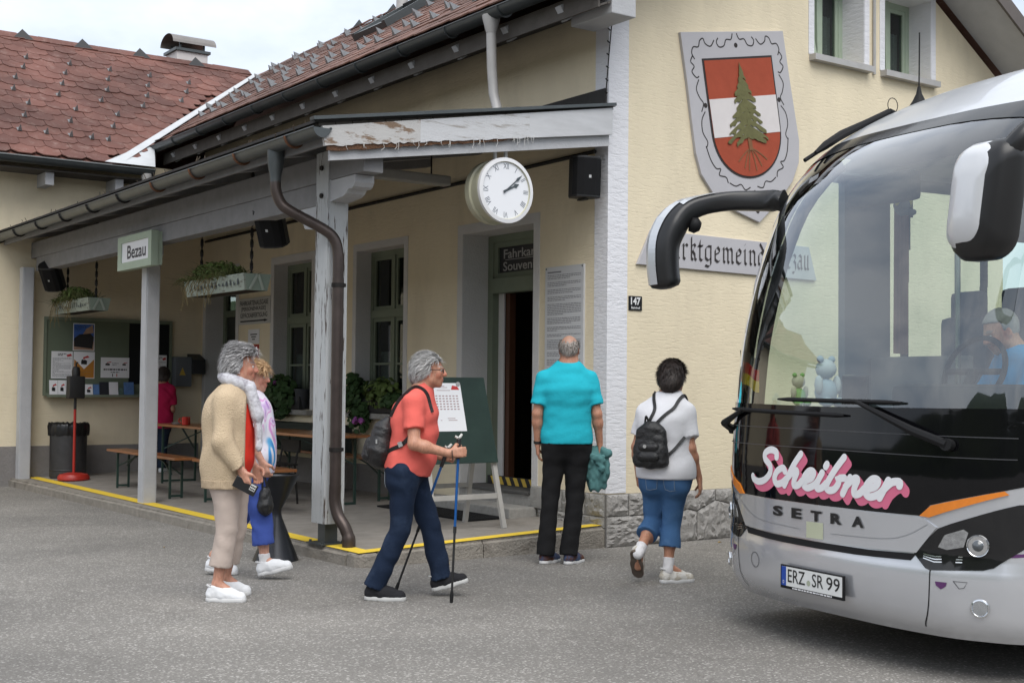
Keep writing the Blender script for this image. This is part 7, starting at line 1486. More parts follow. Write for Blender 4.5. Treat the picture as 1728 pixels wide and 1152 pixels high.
        def clip(P_):
            l_ = (P_ - H) / hs; X, Y, Z = l_ @ lt, l_ @ fw, l_ @ up
            bound = np.where(Y > .02, (line - .0) + (Y - .02) * hair.get('rise', .25), np.where(Y > -.03, sb * (Y + .03) / .05 + (-.030) * (.02 - Y) / .05, bk + (.0) * Y))
            bound = np.where((Y > -.012) & (Y < .022) & (np.abs(X) > .05), np.maximum(bound, -.03 + hair.get('over', 0)), bound); r_ = (bound - Z) * .7
            if hair.get('bald'): b_ = hair['bald']; r_ = np.maximum(r_, (Z - b_ + .012 * np.sin(X * 160 + Y * 90) + .008 * np.sin(X * 310 - Y * 200)) * .5)
            return r_ * hs
        Vh, Qh = T.mesh(.006, disp=wr_, clip=clip); hm_ = hair_mat(hair['name'], hair['col'], hair.get('col2', tuple(c * 1.8 for c in hair['col']))); ho = mk('hair', Vh, Qh, hm_, root, smooth=True, fix=False)
        if hair.get('tufts', 0) and len(Vh):      # loose locks breaking the outline
            g = np.random.RandomState(seed + 3); pick = g.choice(len(Vh), min(hair['tufts'], len(Vh)), False); m = MB(); C0 = hp(0, -.02, -.02)
            for i in pick:
                p = Vh[i]; nrm = unit(p - C0); fl = unit(-fw * hair.get('sweep', .6) - up * .5 + g.normal(size=3) * .16); tn = unit(fl - nrm * (fl @ nrm)); sd_ = np.cross(nrm, tn); w_ = .0026; l_ = 1.7 * hair.get('len', .03) * g.uniform(.6, 1.3); m.add([p - sd_ * w_, p + sd_ * w_, p + tn * l_ * .6 + nrm * .006 + sd_ * w_ * .7, p + tn * l_ * .6 + nrm * .006 - sd_ * w_ * .7, p + tn * l_ + nrm * .004], [(0, 1, 2, 3), (3, 2, 4)])
            lo_ = tag(m.build('hair_locks', lock_m, root, fix=False), kind='stuff'); t_ = np.repeat(g.uniform(0, 1, len(pick)) ** 1.2, 5)[:, None]; vcol(lo_, np.array(hair['col']) * .8 * (1 - t_) + np.array(hair.get('col2', [c * 1.8 for c in hair['col']])) * 1.1 * t_)
    return dict(root=root, j=j, W=W, D=D, hp=hp, fw=fw, lt=lt, up=up, bf=bf, bl=bl, S=S, O=O, hs=hs)
def hair_mat(name, c1, c2):
    if name in MATS: return MATS[name]
    m = bpy.data.materials.new(name); m.use_nodes = True; nt = m.node_tree; L = nt.links.new; b = nt.nodes['Principled BSDF']; g = nn(nt, 'ShaderNodeNewGeometry').outputs['Position']; mp_ = nn(nt, 'ShaderNodeMapping'); mp_.inputs['Scale'].default_value = (.5, .5, .5); L(g, mp_.inputs[0])
    n = nn(nt, 'ShaderNodeTexNoise'); n.inputs['Scale'].default_value = 70; n.inputs['Detail'].default_value = 5; L(mp_.outputs[0], n.inputs['Vector']); r_ = nn(nt, 'ShaderNodeValToRGB'); r_.color_ramp.elements[0].position = .36; r_.color_ramp.elements[1].position = .66; r_.color_ramp.elements[0].color = (*[a * .75 + b * .25 for a, b in zip(c1, c2)], 1); r_.color_ramp.elements[1].color = (*[a * .5 + b * .5 for a, b in zip(c1, c2)], 1); L(n.outputs[0], r_.inputs[0]); L(r_.outputs[0], b.inputs['Base Color']); b.inputs['Roughness'].default_value = .6
    bp = nn(nt, 'ShaderNodeBump'); bp.inputs['Strength'].default_value = .3; bp.inputs['Distance'].default_value = .003; L(n.outputs[0], bp.inputs['Height']); L(bp.outputs[0], b.inputs['Normal']); MATS[name] = m; return m
def top_garment(P, name, mm, hem, sleeve, grow=.014, fit_w=1.2, depth=1.0, build=1., wr=(.004, 26), h=.009, collar=0, hem_flare=0., belly=0., neck_cut=.0, long=False, cuff=.0, seed=4, split=None, tilt=0., wst=(1, 1, 1)):
    j, bl, bf = P['j'], P['bl'], P['bf']; S = Sdf(); hemp = P['O'] + V3(0, 0, hem); cutz = [(hemp - V3(0, 0, .03), (0, 0, -1))]; ntop = [(j['neck'] + V3(0, 0, .035 - neck_cut), unit(V3(0, 0, 1) - bf * .35))]
    S.rc(j['neck'] - V3(0, 0, .02), j['chest'], .075 + grow, .128 * build + grow, .05, an=(bl, fit_w), cut=ntop); S.rc(j['chest'], j['pelvis'], .128 * build * depth + grow, .128 * build * depth + grow + hem_flare, .06, an=(bl, fit_w * .98), cut=cutz)
    S.rc(j['pelvis'], j['pelvis'] - V3(0, 0, .22), .128 * build * depth + grow + hem_flare, .13 * build * depth + grow + hem_flare, .05, an=(bl, fit_w * .98), cut=cutz)
    if belly: b = j['chest'] * .35 + j['pelvis'] * .65 + bf * belly; S.rc(b + V3(0, 0, .09), b - V3(0, 0, .06), .10 * build, .105 * build, .09, an=(bl, 1.25), cut=cutz)
    for sd in 'RL':
        sh, el, wr_ = j['sh' + sd], j['el' + sd], j['wr' + sd]; S.rc(j['neck'] * .8 + j['chest'] * .2, sh, .058 + grow, .048 + grow, .06)
        if long:
            S.rc(sh, el, .060 + grow, .050 + grow, .022); d = unit(wr_ - el); e = el + (wr_ - el) * .93; S.rc(el, wr_, .052 + grow, .036 + grow, .018, cut=[(e, d)])
        else: d = unit(el - sh); e = sh + (el - sh) * sleeve; S.rc(sh, el, .056 + grow, .062 + grow, .028, cut=[(e, d)])
    if collar: S.rc(j['neck'] + V3(0, 0, .03) + bf * .012, j['neck'] - V3(0, 0, .02), .066 + collar, .080 + collar, .012, cut=[(j['neck'] + V3(0, 0, .045) - bf * .0, unit(V3(0, 0, 1) + bf * -.55))])
    def clip(Pn):
        c = (hem + P['O'][2]) - Pn[:, 2] - tilt * ((Pn - j['pelvis']) @ bf)
        arm = np.min([np.linalg.norm(Pn - j['wr' + q_], axis=1) for q_ in 'RL'], 0) < .13 if long else np.zeros(len(Pn), bool)
        c = np.where(arm, -1., c); return np.maximum(c, split(Pn)) if split else c
    V_, Q = S.mesh(h, disp=wrinkle(seed, wr[0], wr[1], wst), clip=clip); return mk(name, V_, Q, mm, P['root'], smooth=50, fix=False)
def trousers(P, name, mm, hem, grow=.012, waist=None, build=1., wr=(.004, 30), h=.009, seat=.0, flare=.0, seed=7, hems=None, knee_g=0.):
    j, bl, bf = P['j'], P['bl'], P['bf']; S = Sdf(); top = [(P['O'] + V3(0, 0, waist or (j['pelvis'][2] - P['O'][2] + .08)), (0, 0, 1))]
    S.rc(j['pelvis'] + V3(0, 0, .10), j['pelvis'] - V3(0, 0, .02), .12 * build + grow, .125 * build + grow, .05, an=(bl, 1.22), cut=top)
    for sd in 'RL':
        hp, kn, an = j['hp' + sd], j['kn' + sd], j['an' + sd]; S.rc(hp - bf * seat * .5, hp - bf * seat - V3(0, 0, .06), .10 * build + grow, .095 * build + grow, .06)
        S.rc(hp, kn, .090 * build ** .6 + grow, .057 + grow + knee_g, .03)
        hm = (hems or {}).get(sd, hem); d = unit(an - kn); t = (kn[2] - P['O'][2] - hm) / max(1e-6, kn[2] - an[2]) if hm >= 0 else 1.2; e = kn + (an - kn) * t; S.rc(kn, kn + (an - kn) * max(t, .05) * 1.05, .057 + grow + knee_g, .050 + grow + flare, .016, cut=[(e, d)])
    V_, Q = S.mesh(h, disp=wrinkle(seed, *wr)); return mk(name, V_, Q, mm, P['root'], smooth=50, fix=False)
def shoe(P, heel, toe, up, mm, sole_m, s=1., accent=None, seed=2, ankle=None, sole_t=.028):
    W, D = P['W'], P['D']; h0, t0 = W(heel), W(toe); d = unit(t0 - h0); u = unit(D(up)); u = unit(u - d * (u @ d)); l = np.linalg.norm(t0 - h0); sd = np.cross(u, d); S = Sdf()
    flat_ = [(h0 + u * .020, -u)]
    S.rc(h0 + d * .045 + u * .045, h0 + d * l * .5 + u * .042, .040, .040, .02, cut=flat_, an=(sd, .95)); S.rc(h0 + d * l * .45 + u * .040, t0 - d * .045 + u * .030, .044, .040, .03, cut=flat_, an=(sd, 1.05)); S.rc(h0 + d * .045 + u * .05, h0 + d * .058 + u * .095, .040, .038, .025, cut=[(h0 + d * .05 + u * .10, unit(u * .9 - d * .25))]); S.rc(h0 + d * .07 + u * .085, h0 + d * l * .62 + u * .055, .036, .034, .03, cut=flat_)
    V_, Q = S.mesh(.0055, disp=wrinkle(seed, .0012, 90)); o = mk('shoe', V_, Q, mm, P['root'], smooth=60, fix=False)
    T = Sdf(); T.rc(h0 + d * .042 + u * .01, h0 + d * l * .55 + u * .008, .043, .043, .02, an=(sd, 1.0), cut=[(h0 + u * (sole_t), u), (h0 - u * .002, -u)]); T.rc(h0 + d * l * .5 + u * .008, t0 - d * .045 + u * .012, .046, .044, .02, an=(sd, 1.06), cut=[(h0 + u * (sole_t), u), (h0 - u * .002, -u)])
    V_, Q = T.mesh(.006); mk('sole', V_, Q, sole_m, o, smooth=40, fix=False)
    m = MB(); cc_ = h0 + d * .054 + u * .100; m.tube([cc_ + d * .044 * math.cos(t) * 1.05 + sd * .036 * math.sin(t) - u * .010 * math.cos(t) for t in np.linspace(0, 2 * math.pi, 19)], .0065, 6, cap=False); m.build('collar', sole_m, o, smooth=True)
    m = MB(); lace_m = accent or sole_m
    for k in range(4): c = h0 + d * (l * (.42 + .085 * k)) + u * (.098 - .0095 * k); m.bar(c - sd * .024, c + sd * .024, .006, .005, up=u)
    tag(m.build('laces', lace_m, o, fix=False), kind='stuff')
    return o
from mathutils.bvhtree import BVHTree
def snap(obj, pts, off):      # lay points on a garment's surface
    me = obj.data; base = Vector(WLOC[obj.name]); t = BVHTree.FromPolygons([v.co + base for v in me.vertices], [tuple(p.vertices) for p in me.polygons]); o_ = []
    for p in smooth_pts(pts, 4):
        l_, n_, i_, d_ = t.find_nearest(Vector(p)); o_.append(np.array(l_) + np.array(n_) * off)
    return o_
def sock(P, sd, z0, z1, mm, t=.003):
    j = P['j']; a, k = j['an' + sd], j['kn' + sd]; d = unit(k - a); S = Sdf(); S.rc(a + d * -.03, a + d * (z1), .038 + t, .040 + t, .01, cut=[(a + d * z1, d)]); V_, Q = S.mesh(.0065, disp=wrinkle(3, .0015, 80)); return mk('sock', V_, Q, mm, P['root'], smooth=True, fix=False)
cloth = lambda n_, c, **k: mat(n_, c, k.pop('rough', .9), var=k.pop('var', .07), vscale=k.pop('vscale', 9), bump=k.pop('bump', .35), bscale=k.pop('bscale', 10), **k)
denim = cloth('dark blue denim', (.010, .019, .042), col2=(.028, .046, .085), c2lo=.5, c2hi=.8, c2scale=5); denim_l = cloth('mid blue denim', (.055, .13, .27), col2=(.11, .21, .36), c2lo=.5, c2hi=.8, c2scale=5)
coral = cloth('coral polo shirt', (.72, .135, .11)); turq = cloth('turquoise polo shirt', (.02, .41, .51)); white_c = cloth('white polo shirt', (.74, .74, .77), var=.03); knit = cloth('beige knitted wool', (.64, .50, .34), bump=.8, bscale=95, bstretch=(1, 1, 1.6)); stone_c = cloth('pale stone trousers', (.50, .415, .365)); blue_c = cloth('royal blue trousers', (.055, .095, .35)); black_c = cloth('black trousers', (.012, .012, .013)); red_top = cloth('red top', (.62, .035, .02)); pink_c = cloth('raspberry shirt', (.46, .015, .075)); teal_c = cloth('teal jacket', (.085, .20, .20)); blue_sh = cloth('bright blue shirt', (.02, .25, .52)); jacket_b = cloth('dark jeans', (.02, .03, .055))
leather = mat('black bag leather', (.012, .012, .013), .45, var=.15, bump=.4, bscale=60); wsole = mat('white sole', (.60, .60, .60), .6, var=.05); wshoe = cloth('white sneaker mesh', (.74, .75, .77), var=.03); kshoe = cloth('black sneaker mesh', (.02, .02, .023)); gsole = mat('grey white sole', (.5, .5, .49), .7); bshoe = cloth('brown and blue shoe', (.10, .045, .03), col2=(.05, .07, .13), c2lo=.45, c2hi=.55, c2scale=9); cshoe = cloth('cream sneaker', (.50, .46, .39), col2=(.68, .66, .62), c2lo=.5, c2hi=.55, c2scale=9); whsock = cloth('white sock', (.70, .69, .70), var=.03)
def blob(name, S_, mm, par, h=.006, disp=None, sm=50): v, f = S_.mesh(h, disp=disp); return mk(name, v, f, mm, par, smooth=sm, fix=False)
def strap(pts, w, t, mm, par, name='strap', up=None):
    pts = [np.array(p) for p in smooth_pts(pts, 5)]; m = MB()
    v = []; 
    for i, p in enumerate(pts):
        d = unit(pts[min(i + 1, len(pts) - 1)] - pts[max(i - 1, 0)]); a = unit(np.cross(d, up if up is not None else (0, 0, 1))); b = np.cross(a, d); v += [p - a * w / 2 - b * t / 2, p + a * w / 2 - b * t / 2, p + a * w / 2 + b * t / 2, p - a * w / 2 + b * t / 2]
    f = [(4 * i + k, 4 * i + (k + 1) % 4, 4 * i + 4 + (k + 1) % 4, 4 * i + 4 + k) for i in range(len(pts) - 1) for k in range(4)] + [(0, 1, 2, 3), tuple(4 * (len(pts) - 1) + k for k in range(4))]; return mk(name, v, f, mm, par, smooth=40)

def pocket(P, TR, c, w, hh, mm):
    W = P['W']; g_ = [(x, z) for z in np.linspace(-hh / 2, hh / 2, 5) for x in np.linspace(-w / 2, w / 2, 5)]; bl_ = P['bl']; pts = [c + bl_ * x + V3(0, 0, z - (abs(x) < .01) * (z < -hh * .4) * .01) for x, z in g_]
    me = TR.data; base = Vector(WLOC[TR.name]); t = BVHTree.FromPolygons([v.co + base for v in me.vertices], [tuple(p.vertices) for p in me.polygons]); q = []
    for p in pts: l_, n_, i_, d_ = t.find_nearest(Vector(p)); q.append(np.array(l_) + np.array(n_) * .004)
    mk('back_pocket', q, [(5 * r_ + k, 5 * r_ + k + 1, 5 * r_ + k + 6, 5 * r_ + k + 5) for r_ in range(4) for k in range(4)], mm, P['root'], fix=False, smooth=True)
    e = [q[k] for k in (20, 15, 10, 5, 0, 1, 2, 3, 4, 9, 14, 19, 24)]; m = MB(); m.tube(e, .0018, 4, cap=False); m.build('pocket_stitching', mat('pale stitching', (.28, .32, .36), .9), P['root'], fix=False)
# ------------------------------------------------------------------ man in the coral polo with walking poles
P = person('elderly man in coral polo shirt and jeans striding with two walking poles', (4.729, 7.887, 0), dict(
    head=(.155, 0, 1.598), neck=(.095, 0, 1.45), chest=(.055, 0, 1.27), pelvis=(.0, 0, .93), shR=(.055, -.175, 1.375), shL=(.085, .17, 1.37), elR=(.07, -.255, 1.09), wrR=(.31, -.215, 1.025), elL=(.08, .25, 1.10), wrL=(.215, .20, .985),
    hpR=(-.01, -.095, .88), hpL=(.02, .095, .88), knR=(-.03, -.10, .485), anR=(-.20, -.105, .105), toeR=(.02, -.12, .04), knL=(.165, .10, .49), anL=(.25, .10, .13), toeL=(.44, .10, .12),
    handR=dict(dir=(1, 0, .12), palm=(-.1, 1, -.1), curl=.95), handL=dict(dir=(1, 0, -.1), palm=(-.1, -1, -.1), curl=.95)), (1, -.05, .0), skin=(.50, .255, .17),
    hair=dict(name='silver grey hair', col=(.30, .29, .28), col2=(.62, .61, .60), vol=.006, nape=.012, line=.060, side=.01, back=-.075, tufts=4500, len=.04, rough=.002, rise=.15), build=1.08, seed=11)
TG = top_garment(P, 'polo_shirt', coral, .885, .66, tilt=.22, build=1.10, belly=.06, collar=.006, wr=(.005, 28), wst=(.6, .6, .9), fit_w=1.24, hem_flare=.005)
TRS = trousers(P, 'jeans', denim, .10, grow=.014, waist=.93, build=1.03, wr=(.0045, 24), seat=.02, flare=.012, hems=dict(R=.085, L=.12))
pocket(P, TRS, P['j']['pelvis'] - P['bf'] * .16 - P['bl'] * .085 - V3(0, 0, .10), .10, .12, denim)
shoe(P, (-.275, -.105, .003), (.02, -.125, .0), (0, 0, 1), kshoe, gsole, ankle='R'); shoe(P, (.185, .10, .03), (.445, .10, .105), (-.28, 0, 1), kshoe, gsole)
for lens in (-1, 1):
    m = MB(); c = P['hp'](lens * .033, .100, -.002); m.tube([c + P['lt'] * .021 * math.cos(t) + P['up'] * .015 * math.sin(t) for t in np.linspace(0, 2 * math.pi, 17)], .0028, 5); m.tube([c + P['lt'] * lens * .021, P['hp'](lens * .082, .07, .003), P['hp'](lens * .084, -.005, .005)], .0028, 5); m.build('spectacles', black_m, P['root'])
Wd, Dd = P['W'], P['D']
def pole(top, tip, label):
    t0, t1 = Wd(top), Wd(tip); d = unit(t1 - t0); l = np.linalg.norm(t1 - t0); T_ = thing('walking_pole', label, 'walking pole', tuple(t1), 'walking poles'); bl_ = mat('blue anodised pole', (.02, .13, .42), .3, metal=.5, var=.05)
    m = MB(); m.tube([t0 + d * .14, t0 + d * l * .55], .0095, 10); m.build('upper_shaft', bl_, T_, smooth=40); m = MB(); m.tube([t0 + d * l * .55, t0 + d * (l * .95)], .0085, 10); m.tube([t0 + d * l * .54, t0 + d * l * .58], .012, 10); m.build('lower_shaft', black_m, T_, smooth=40); m = MB(); m.tube([t0 + d * l * .93, t0 + d * l * .96, t1], [.010, .014, .011], 10); m.build('tip', rubber, T_, smooth=40)
    m = MB(); m.tube([t0 + d * .0, t0 + d * .03, t0 + d * .08, t0 + d * .15], [.014, .016, .0145, .015], 10); m.build('grip', black_m, T_, smooth=40); m = MB(); m.tube([t0 - d * .012 + Dd((.02, 0, .012)), t0 + d * .01, t0 - d * .004 - Dd((.028, 0, -.004))], [.008, .015, .008], 8); m.build('grip_cap', mat('pale grip cap', (.55, .55, .52), .5), T_, smooth=True); return T_
pole((.375, -.175, 1.135), (.335, -.19, .0), 'blue and black walking pole held forward in the near hand'); pole((.285, .165, 1.05), (-.09, .22, .0), 'blue and black walking pole trailing from the far hand')
strap([Wd((.33, -.245, 1.05)), Wd((.335, -.24, 1.0)), Wd((.335, -.19, .985))], .03, .004, black_m, P['root'], 'wrist_strap', up=Dd((1, 0, 0)))
BP = thing('backpack', 'small black leather backpack on the back of the man in coral', 'backpack', tuple(Wd((-.19, -.03, .92))))
S = Sdf(); S.rc(Wd((-.165, -.03, 1.17)), Wd((-.185, -.03, 1.03)), .075, .098, .05, an=(B2, 1.2)); S.rc(Wd((-.185, -.03, 1.03)), Wd((-.19, -.03, .985)), .095, .085, .03, an=(B2, 1.25)); S.rc(Wd((-.135, -.03, 1.24)), Wd((-.15, -.03, 1.18)), .03, .06, .03, an=(B2, 1.2)); blob('bag', S, leather, BP, disp=wrinkle(5, .003, 45))
S = Sdf(); S.rc(Wd((-.25, -.03, 1.09)), Wd((-.265, -.03, 1.00)), .042, .052, .03, an=(B2, 1.45)); blob('front_pocket', S, leather, BP, disp=wrinkle(6, .002, 60))
strap(snap(TG, [Wd((-.10, -.10, 1.27)), Wd((-.04, -.12, 1.40)), Wd((.05, -.12, 1.487)), Wd((.13, -.12, 1.42)), Wd((.17, -.13, 1.30))], .006), .028, .008, leather, BP, up=Dd((0, 1, .3))); strap(snap(TG, [Wd((-.13, -.13, 1.03)), Wd((-.03, -.20, 1.08)), Wd((.04, -.22, 1.14))], .006), .028, .008, leather, BP, up=Dd((0, -1, 0)))
m = MB(); c = Wd((-.03, -.212, 1.085)); m.obox(c, Dd((1, 0, .4)), Dd((0, 1, 0)), Dd((-.4, 0, 1)), .03, .006, .035); m.build('buckle', chrome, BP); m = MB(); m.obox(Wd((-.20, -.148, 1.10)), A2, B2, (0, 0, 1), .012, .006, .03); m.build('zip_pull', chrome, BP)

# ------------------------------------------------------------------ woman in the beige cardigan
P = person('woman with short grey hair in beige knitted cardigan holding a phone', (3.675, 8.488, 0), dict(
    head=(.055, 0, 1.615), neck=(.015, 0, 1.475), chest=(-.02, 0, 1.28), pelvis=(-.02, 0, .93), shR=(-.02, -.16, 1.375), shL=(.02, .16, 1.375), elR=(-.015, -.235, 1.10), wrR=(.115, -.225, .905), elL=(.03, .22, 1.1), wrL=(.12, .16, .92),
    hpR=(-.02, -.09, .86), hpL=(.0, .09, .86), knR=(-.005, -.095, .49), anR=(-.065, -.10, .115), toeR=(.14, -.11, .04), knL=(.01, .12, .49), anL=(-.07, .17, .12), toeL=(.1, .2, .04),
    handR=dict(dir=(.35, -.05, -.95), palm=(.35, 1, .1), curl=.45), handL=dict(dir=(.3, 0, -.9), palm=(0, -1, 0), curl=.5)), (1, .08, -.05), skin=(.52, .27, .19),
    hair=dict(name='salt and pepper hair', col=(.20, .19, .19), col2=(.58, .57, .57), vol=.012, nape=.012, line=.07, side=-.0, back=-.075, tufts=4500, len=.04, rough=.003, quiff=1, rise=.1), build=1.12, female=True, seed=21)
j = P['j']
front = lambda Pn: np.where((Pn - P['O']) @ P['bf'] > 0, ((Pn - j['chest']) @ P['bf'] - .115 - .0 * Pn[:, 2]), -1.) 
top_garment(P, 'red_top', red_top, .80, .3, build=1.02, belly=.055, grow=.006, wr=(.003, 26), fit_w=1.15, seed=31)
top_garment(P, 'cardigan', knit, .775, 1., build=1.22, grow=.018, long=True, wr=(.005, 15), fit_w=1.22, hem_flare=.012, split=lambda Pn: np.where(np.abs((Pn - j['chest']) @ P['bl']) < .40, ((Pn - j['chest']) @ P['bf'] - .125), -1.), seed=33, neck_cut=.01)
rib = cloth('ribbed beige hem', (.59, .455, .31), bump=1.2, bscale=70, bstretch=(1.6, 1.6, .05))
top_garment(P, 'ribbed_hem', rib, .773, 1., build=1.22, grow=.0215, long=True, wr=(.005, 15), fit_w=1.22, hem_flare=.012, split=lambda Pn: np.maximum(np.where(np.abs((Pn - j['chest']) @ P['bl']) < .40, ((Pn - j['chest']) @ P['bf'] - .126), -1.), np.where(np.min([np.linalg.norm(Pn - j['wr' + q_], axis=1) for q_ in 'RL'], 0) < .07, -1., Pn[:, 2] - .835)), seed=33, neck_cut=.01)
trousers(P, 'cropped_trousers', stone_c, .235, grow=.016, build=1.04, wr=(.0035, 22), flare=.014)
shoe(P, (-.142, -.095, .002), (.142, -.115, 0), (0, 0, 1), wshoe, wsole, seed=41); shoe(P, (-.155, .165, .004), (.115, .19, 0), (0, 0, 1), wshoe, wsole, seed=42)
hp = P['hp']; scarf = mat('pale printed scarf', (.60, .60, .64), .9, var=.25, vscale=16, col2=(.36, .34, .38), c2lo=.5, c2hi=.62, c2scale=18, bump=.5, bscale=40)
S = Sdf(); nk = P['j']['neck']; N3 = lambda a, b, z: nk + A2 * a + B2 * b + V3(0, 0, z)
ringp = [N3(.085 * math.cos(t) + .01, .085 * math.sin(t), .03 - .035 * math.cos(t)) for t in np.linspace(0, 2 * math.pi, 25)]
for a, b in zip(ringp[:-1], ringp[1:]): S.rc(a, b, .040, .040, .02)
S.rc(N3(.11, -.05, -.02), N3(.165, -.04, -.20), .042, .045, .03); S.rc(N3(.165, -.04, -.20), N3(.18, -.035, -.42), .04, .035, .03, an=(A2, .7)); blob('scarf', S, scarf, P['root'], .008, wrinkle(12, .003, 70, (1.2, 1.2, .12)))
m = MB(); ball(m, hp(-.09, .0, -.05), (.006,) * 3); m.build('earring', chrome, P['root'], smooth=True)
PH = thing('mobile_phone', 'black mobile phone with white camera block held beside the cardigan', 'phone', tuple(P['W']((.14, -.25, .78)))); c = P['W']((.145, -.235, .800)); ux = unit(P['D']((.88, 0, -.45))); uy = unit(P['D']((.45, 0, .88))); un = P['D']((0, -1, 0))
m = MB(); m.obox(c, ux, uy, un, .165, .08, .010); m.build('body', mat('phone black', (.01, .01, .011), .3), PH, bevel=.004); m = MB(); m.obox(c + ux * .052 + uy * .012 + un * .0065, ux, uy, un, .040, .042, .003); cb = m.build('camera_block', mat('pale camera block', (.6, .6, .58), .4), PH, bevel=.001)
for k in range(6): m = MB(); m.lathe([(.0001, .002), (.0055, .002), (.0055, 0)], c + ux * (.040 + .012 * (k % 3)) + uy * (.002 + .018 * (k // 3)) + un * .008, 10, axis=un); m.build('lens', black_m, cb)

# ------------------------------------------------------------------ woman in blue trousers just behind
P = person('fair haired woman in royal blue cropped trousers walking beside the cardigan wearer', (4.273, 9.325, 0), dict(
    head=(-.055, 0, 1.545), neck=(-.09, 0, 1.41), chest=(-.08, 0, 1.24), pelvis=(-.07, 0, .90), shR=(-.09, -.165, 1.35), shL=(-.07, .165, 1.35), elR=(-.05, -.21, 1.08), wrR=(.05, -.19, .90), elL=(-.1, .22, 1.07), wrL=(-.04, .2, .86),
    hpR=(-.07, -.09, .84), hpL=(-.07, .09, .84), knR=(.035, -.09, .46), anR=(.065, -.095, .135), toeR=(.29, -.10, .12), knL=(-.16, .09, .47), anL=(-.37, .10, .15), toeL=(-.19, .11, .04),
    handR=dict(dir=(.3, 0, -.95), palm=(.2, 1, 0), curl=.7), handL=dict(dir=(.2, 0, -1), palm=(.2, -1, 0), curl=.5)), (1, -.1, -.02), skin=(.55, .30, .22),
    hair=dict(name='strawberry blond hair', col=(.36, .20, .09), col2=(.62, .42, .24), vol=.012, nape=.02, line=.045, side=-.02, back=-.08, fringe=1, tufts=3500, len=.045, rough=.003, rise=.0), build=1.05, female=True, seed=51)
floral = mat('white blouse with blue and violet swirls', (.70, .70, .76), .85, var=.04, vscale=5)
def swirl(mm):
    nt = mm.node_tree; L = nt.links.new; b = nt.nodes['Principled BSDF']; g = nn(nt, 'ShaderNodeNewGeometry').outputs['Position']; mp_ = nn(nt, 'ShaderNodeMapping'); mp_.inputs['Scale'].default_value = (1, 1, .45); L(g, mp_.inputs[0]); w = nn(nt, 'ShaderNodeTexNoise'); w.inputs['Scale'].default_value = 6.5; w.inputs['Detail'].default_value = 1; w.inputs['Distortion'].default_value = 1.5; L(mp_.outputs[0], w.inputs['Vector'])
    r_ = nn(nt, 'ShaderNodeValToRGB'); cr = r_.color_ramp; cr.elements[0].position = .36; cr.elements[0].color = (.06, .25, .60, 1); cr.elements[1].position = .66; cr.elements[1].color = (.30, .10, .42, 1)
    for p, c in ((.41, (.12, .40, .68, 1)), (.44, (.70, .70, .78, 1)), (.53, (.72, .70, .78, 1)), (.57, (.60, .25, .55, 1)), (.60, (.68, .62, .74, 1))): e = cr.elements.new(p); e.color = c
    L(w.outputs[0], r_.inputs[0]); L(r_.outputs[0], b.inputs['Base Color'])
swirl(floral)
top_garment(P, 'blouse', floral, .80, .9, build=1.10, belly=.055, grow=.016, wr=(.006, 22), fit_w=1.18, seed=61, collar=.006, hem_flare=.01)
trousers(P, 'cropped_trousers', blue_c, .27, grow=.020, build=1.04, wr=(.005, 26), flare=.018, hems=dict(R=.26, L=.30))
shoe(P, (.015, -.095, .02), (.285, -.10, .085), (-.2, 0, 1), wshoe, wsole, seed=43); shoe(P, (-.44, .10, .035), (-.18, .11, .0), (.15, 0, 1), wshoe, wsole, seed=44); sock(P, 'R', 0, .06, whsock)
HB = thing('handbag', 'black handbag hanging from the hand of the woman in blue trousers', 'handbag', tuple(P['W']((.07, -.17, .55)))); S = Sdf(); S.rc(P['W']((.07, -.15, .66)), P['W']((.07, -.15, .56)), .05, .075, .03, an=(A2, .8)); blob('bag', S, leather, HB, disp=wrinkle(8, .003, 50)); strap([P['W']((.05, -.16, .70)), P['W']((.06, -.18, .82)), P['W']((.085, -.16, .70))], .014, .005, leather, HB, up=B2)

# ------------------------------------------------------------------ tall man in turquoise, back turned
P = person('tall balding man in turquoise polo and black trousers standing with his back turned', (6.784, 8.69, 0), dict(
    head=(.017, .02, 1.805), neck=(.01, 0, 1.675), chest=(.0, 0, 1.45), pelvis=(.0, 0, 1.06), shL=(-.195, .0, 1.555), shR=(.195, .02, 1.555), elL=(-.25, -.02, 1.26), wrL=(-.245, .03, 1.0), elR=(.255, -.01, 1.26), wrR=(.285, .04, 1.005),
    hpL=(-.095, 0, .98), hpR=(.09, .0, .98), knL=(-.135, .0, .57), anL=(-.17, -.03, .125), toeL=(-.06, .14, .04), knR=(.075, .0, .56), anR=(.03, -.04, .115), toeR=(.13, .12, .04), scalp=.35,
    handL=dict(dir=(.05, .1, -1), palm=(1, .1, 0), curl=.4), handR=dict(dir=(0, .05, -1), palm=(-1, .0, 0), curl=.8)), (.10, 1, .02), skin=(.47, .235, .155),
    hair=dict(name='thin grey hair', col=(.25, .215, .19), col2=(.42, .38, .35), vol=.003, nape=.0, line=.055, side=.02, back=-.06, tufts=900, len=.02, rough=.001, bald=.06, rise=.3), build=1.16, h=.0078, seed=71)
top_garment(P, 'polo_shirt', turq, 1.01, .74, build=1.13, grow=.014, wr=(.0025, 30), wst=(.35, .35, 1.1), fit_w=1.34, collar=.008, seed=72, hem_flare=.0)
trousers(P, 'trousers', black_c, .075, grow=.012, build=1.10, wr=(.005, 20), flare=.012, knee_g=.008, seed=73, waist=1.06)
shoe(P, (-.205, -.085, .003), (-.055, .155, 0), (0, 0, 1), bshoe, wsole, seed=74); shoe(P, (.0, -.10, .003), (.145, .14, 0), (0, 0, 1), bshoe, wsole, seed=75)
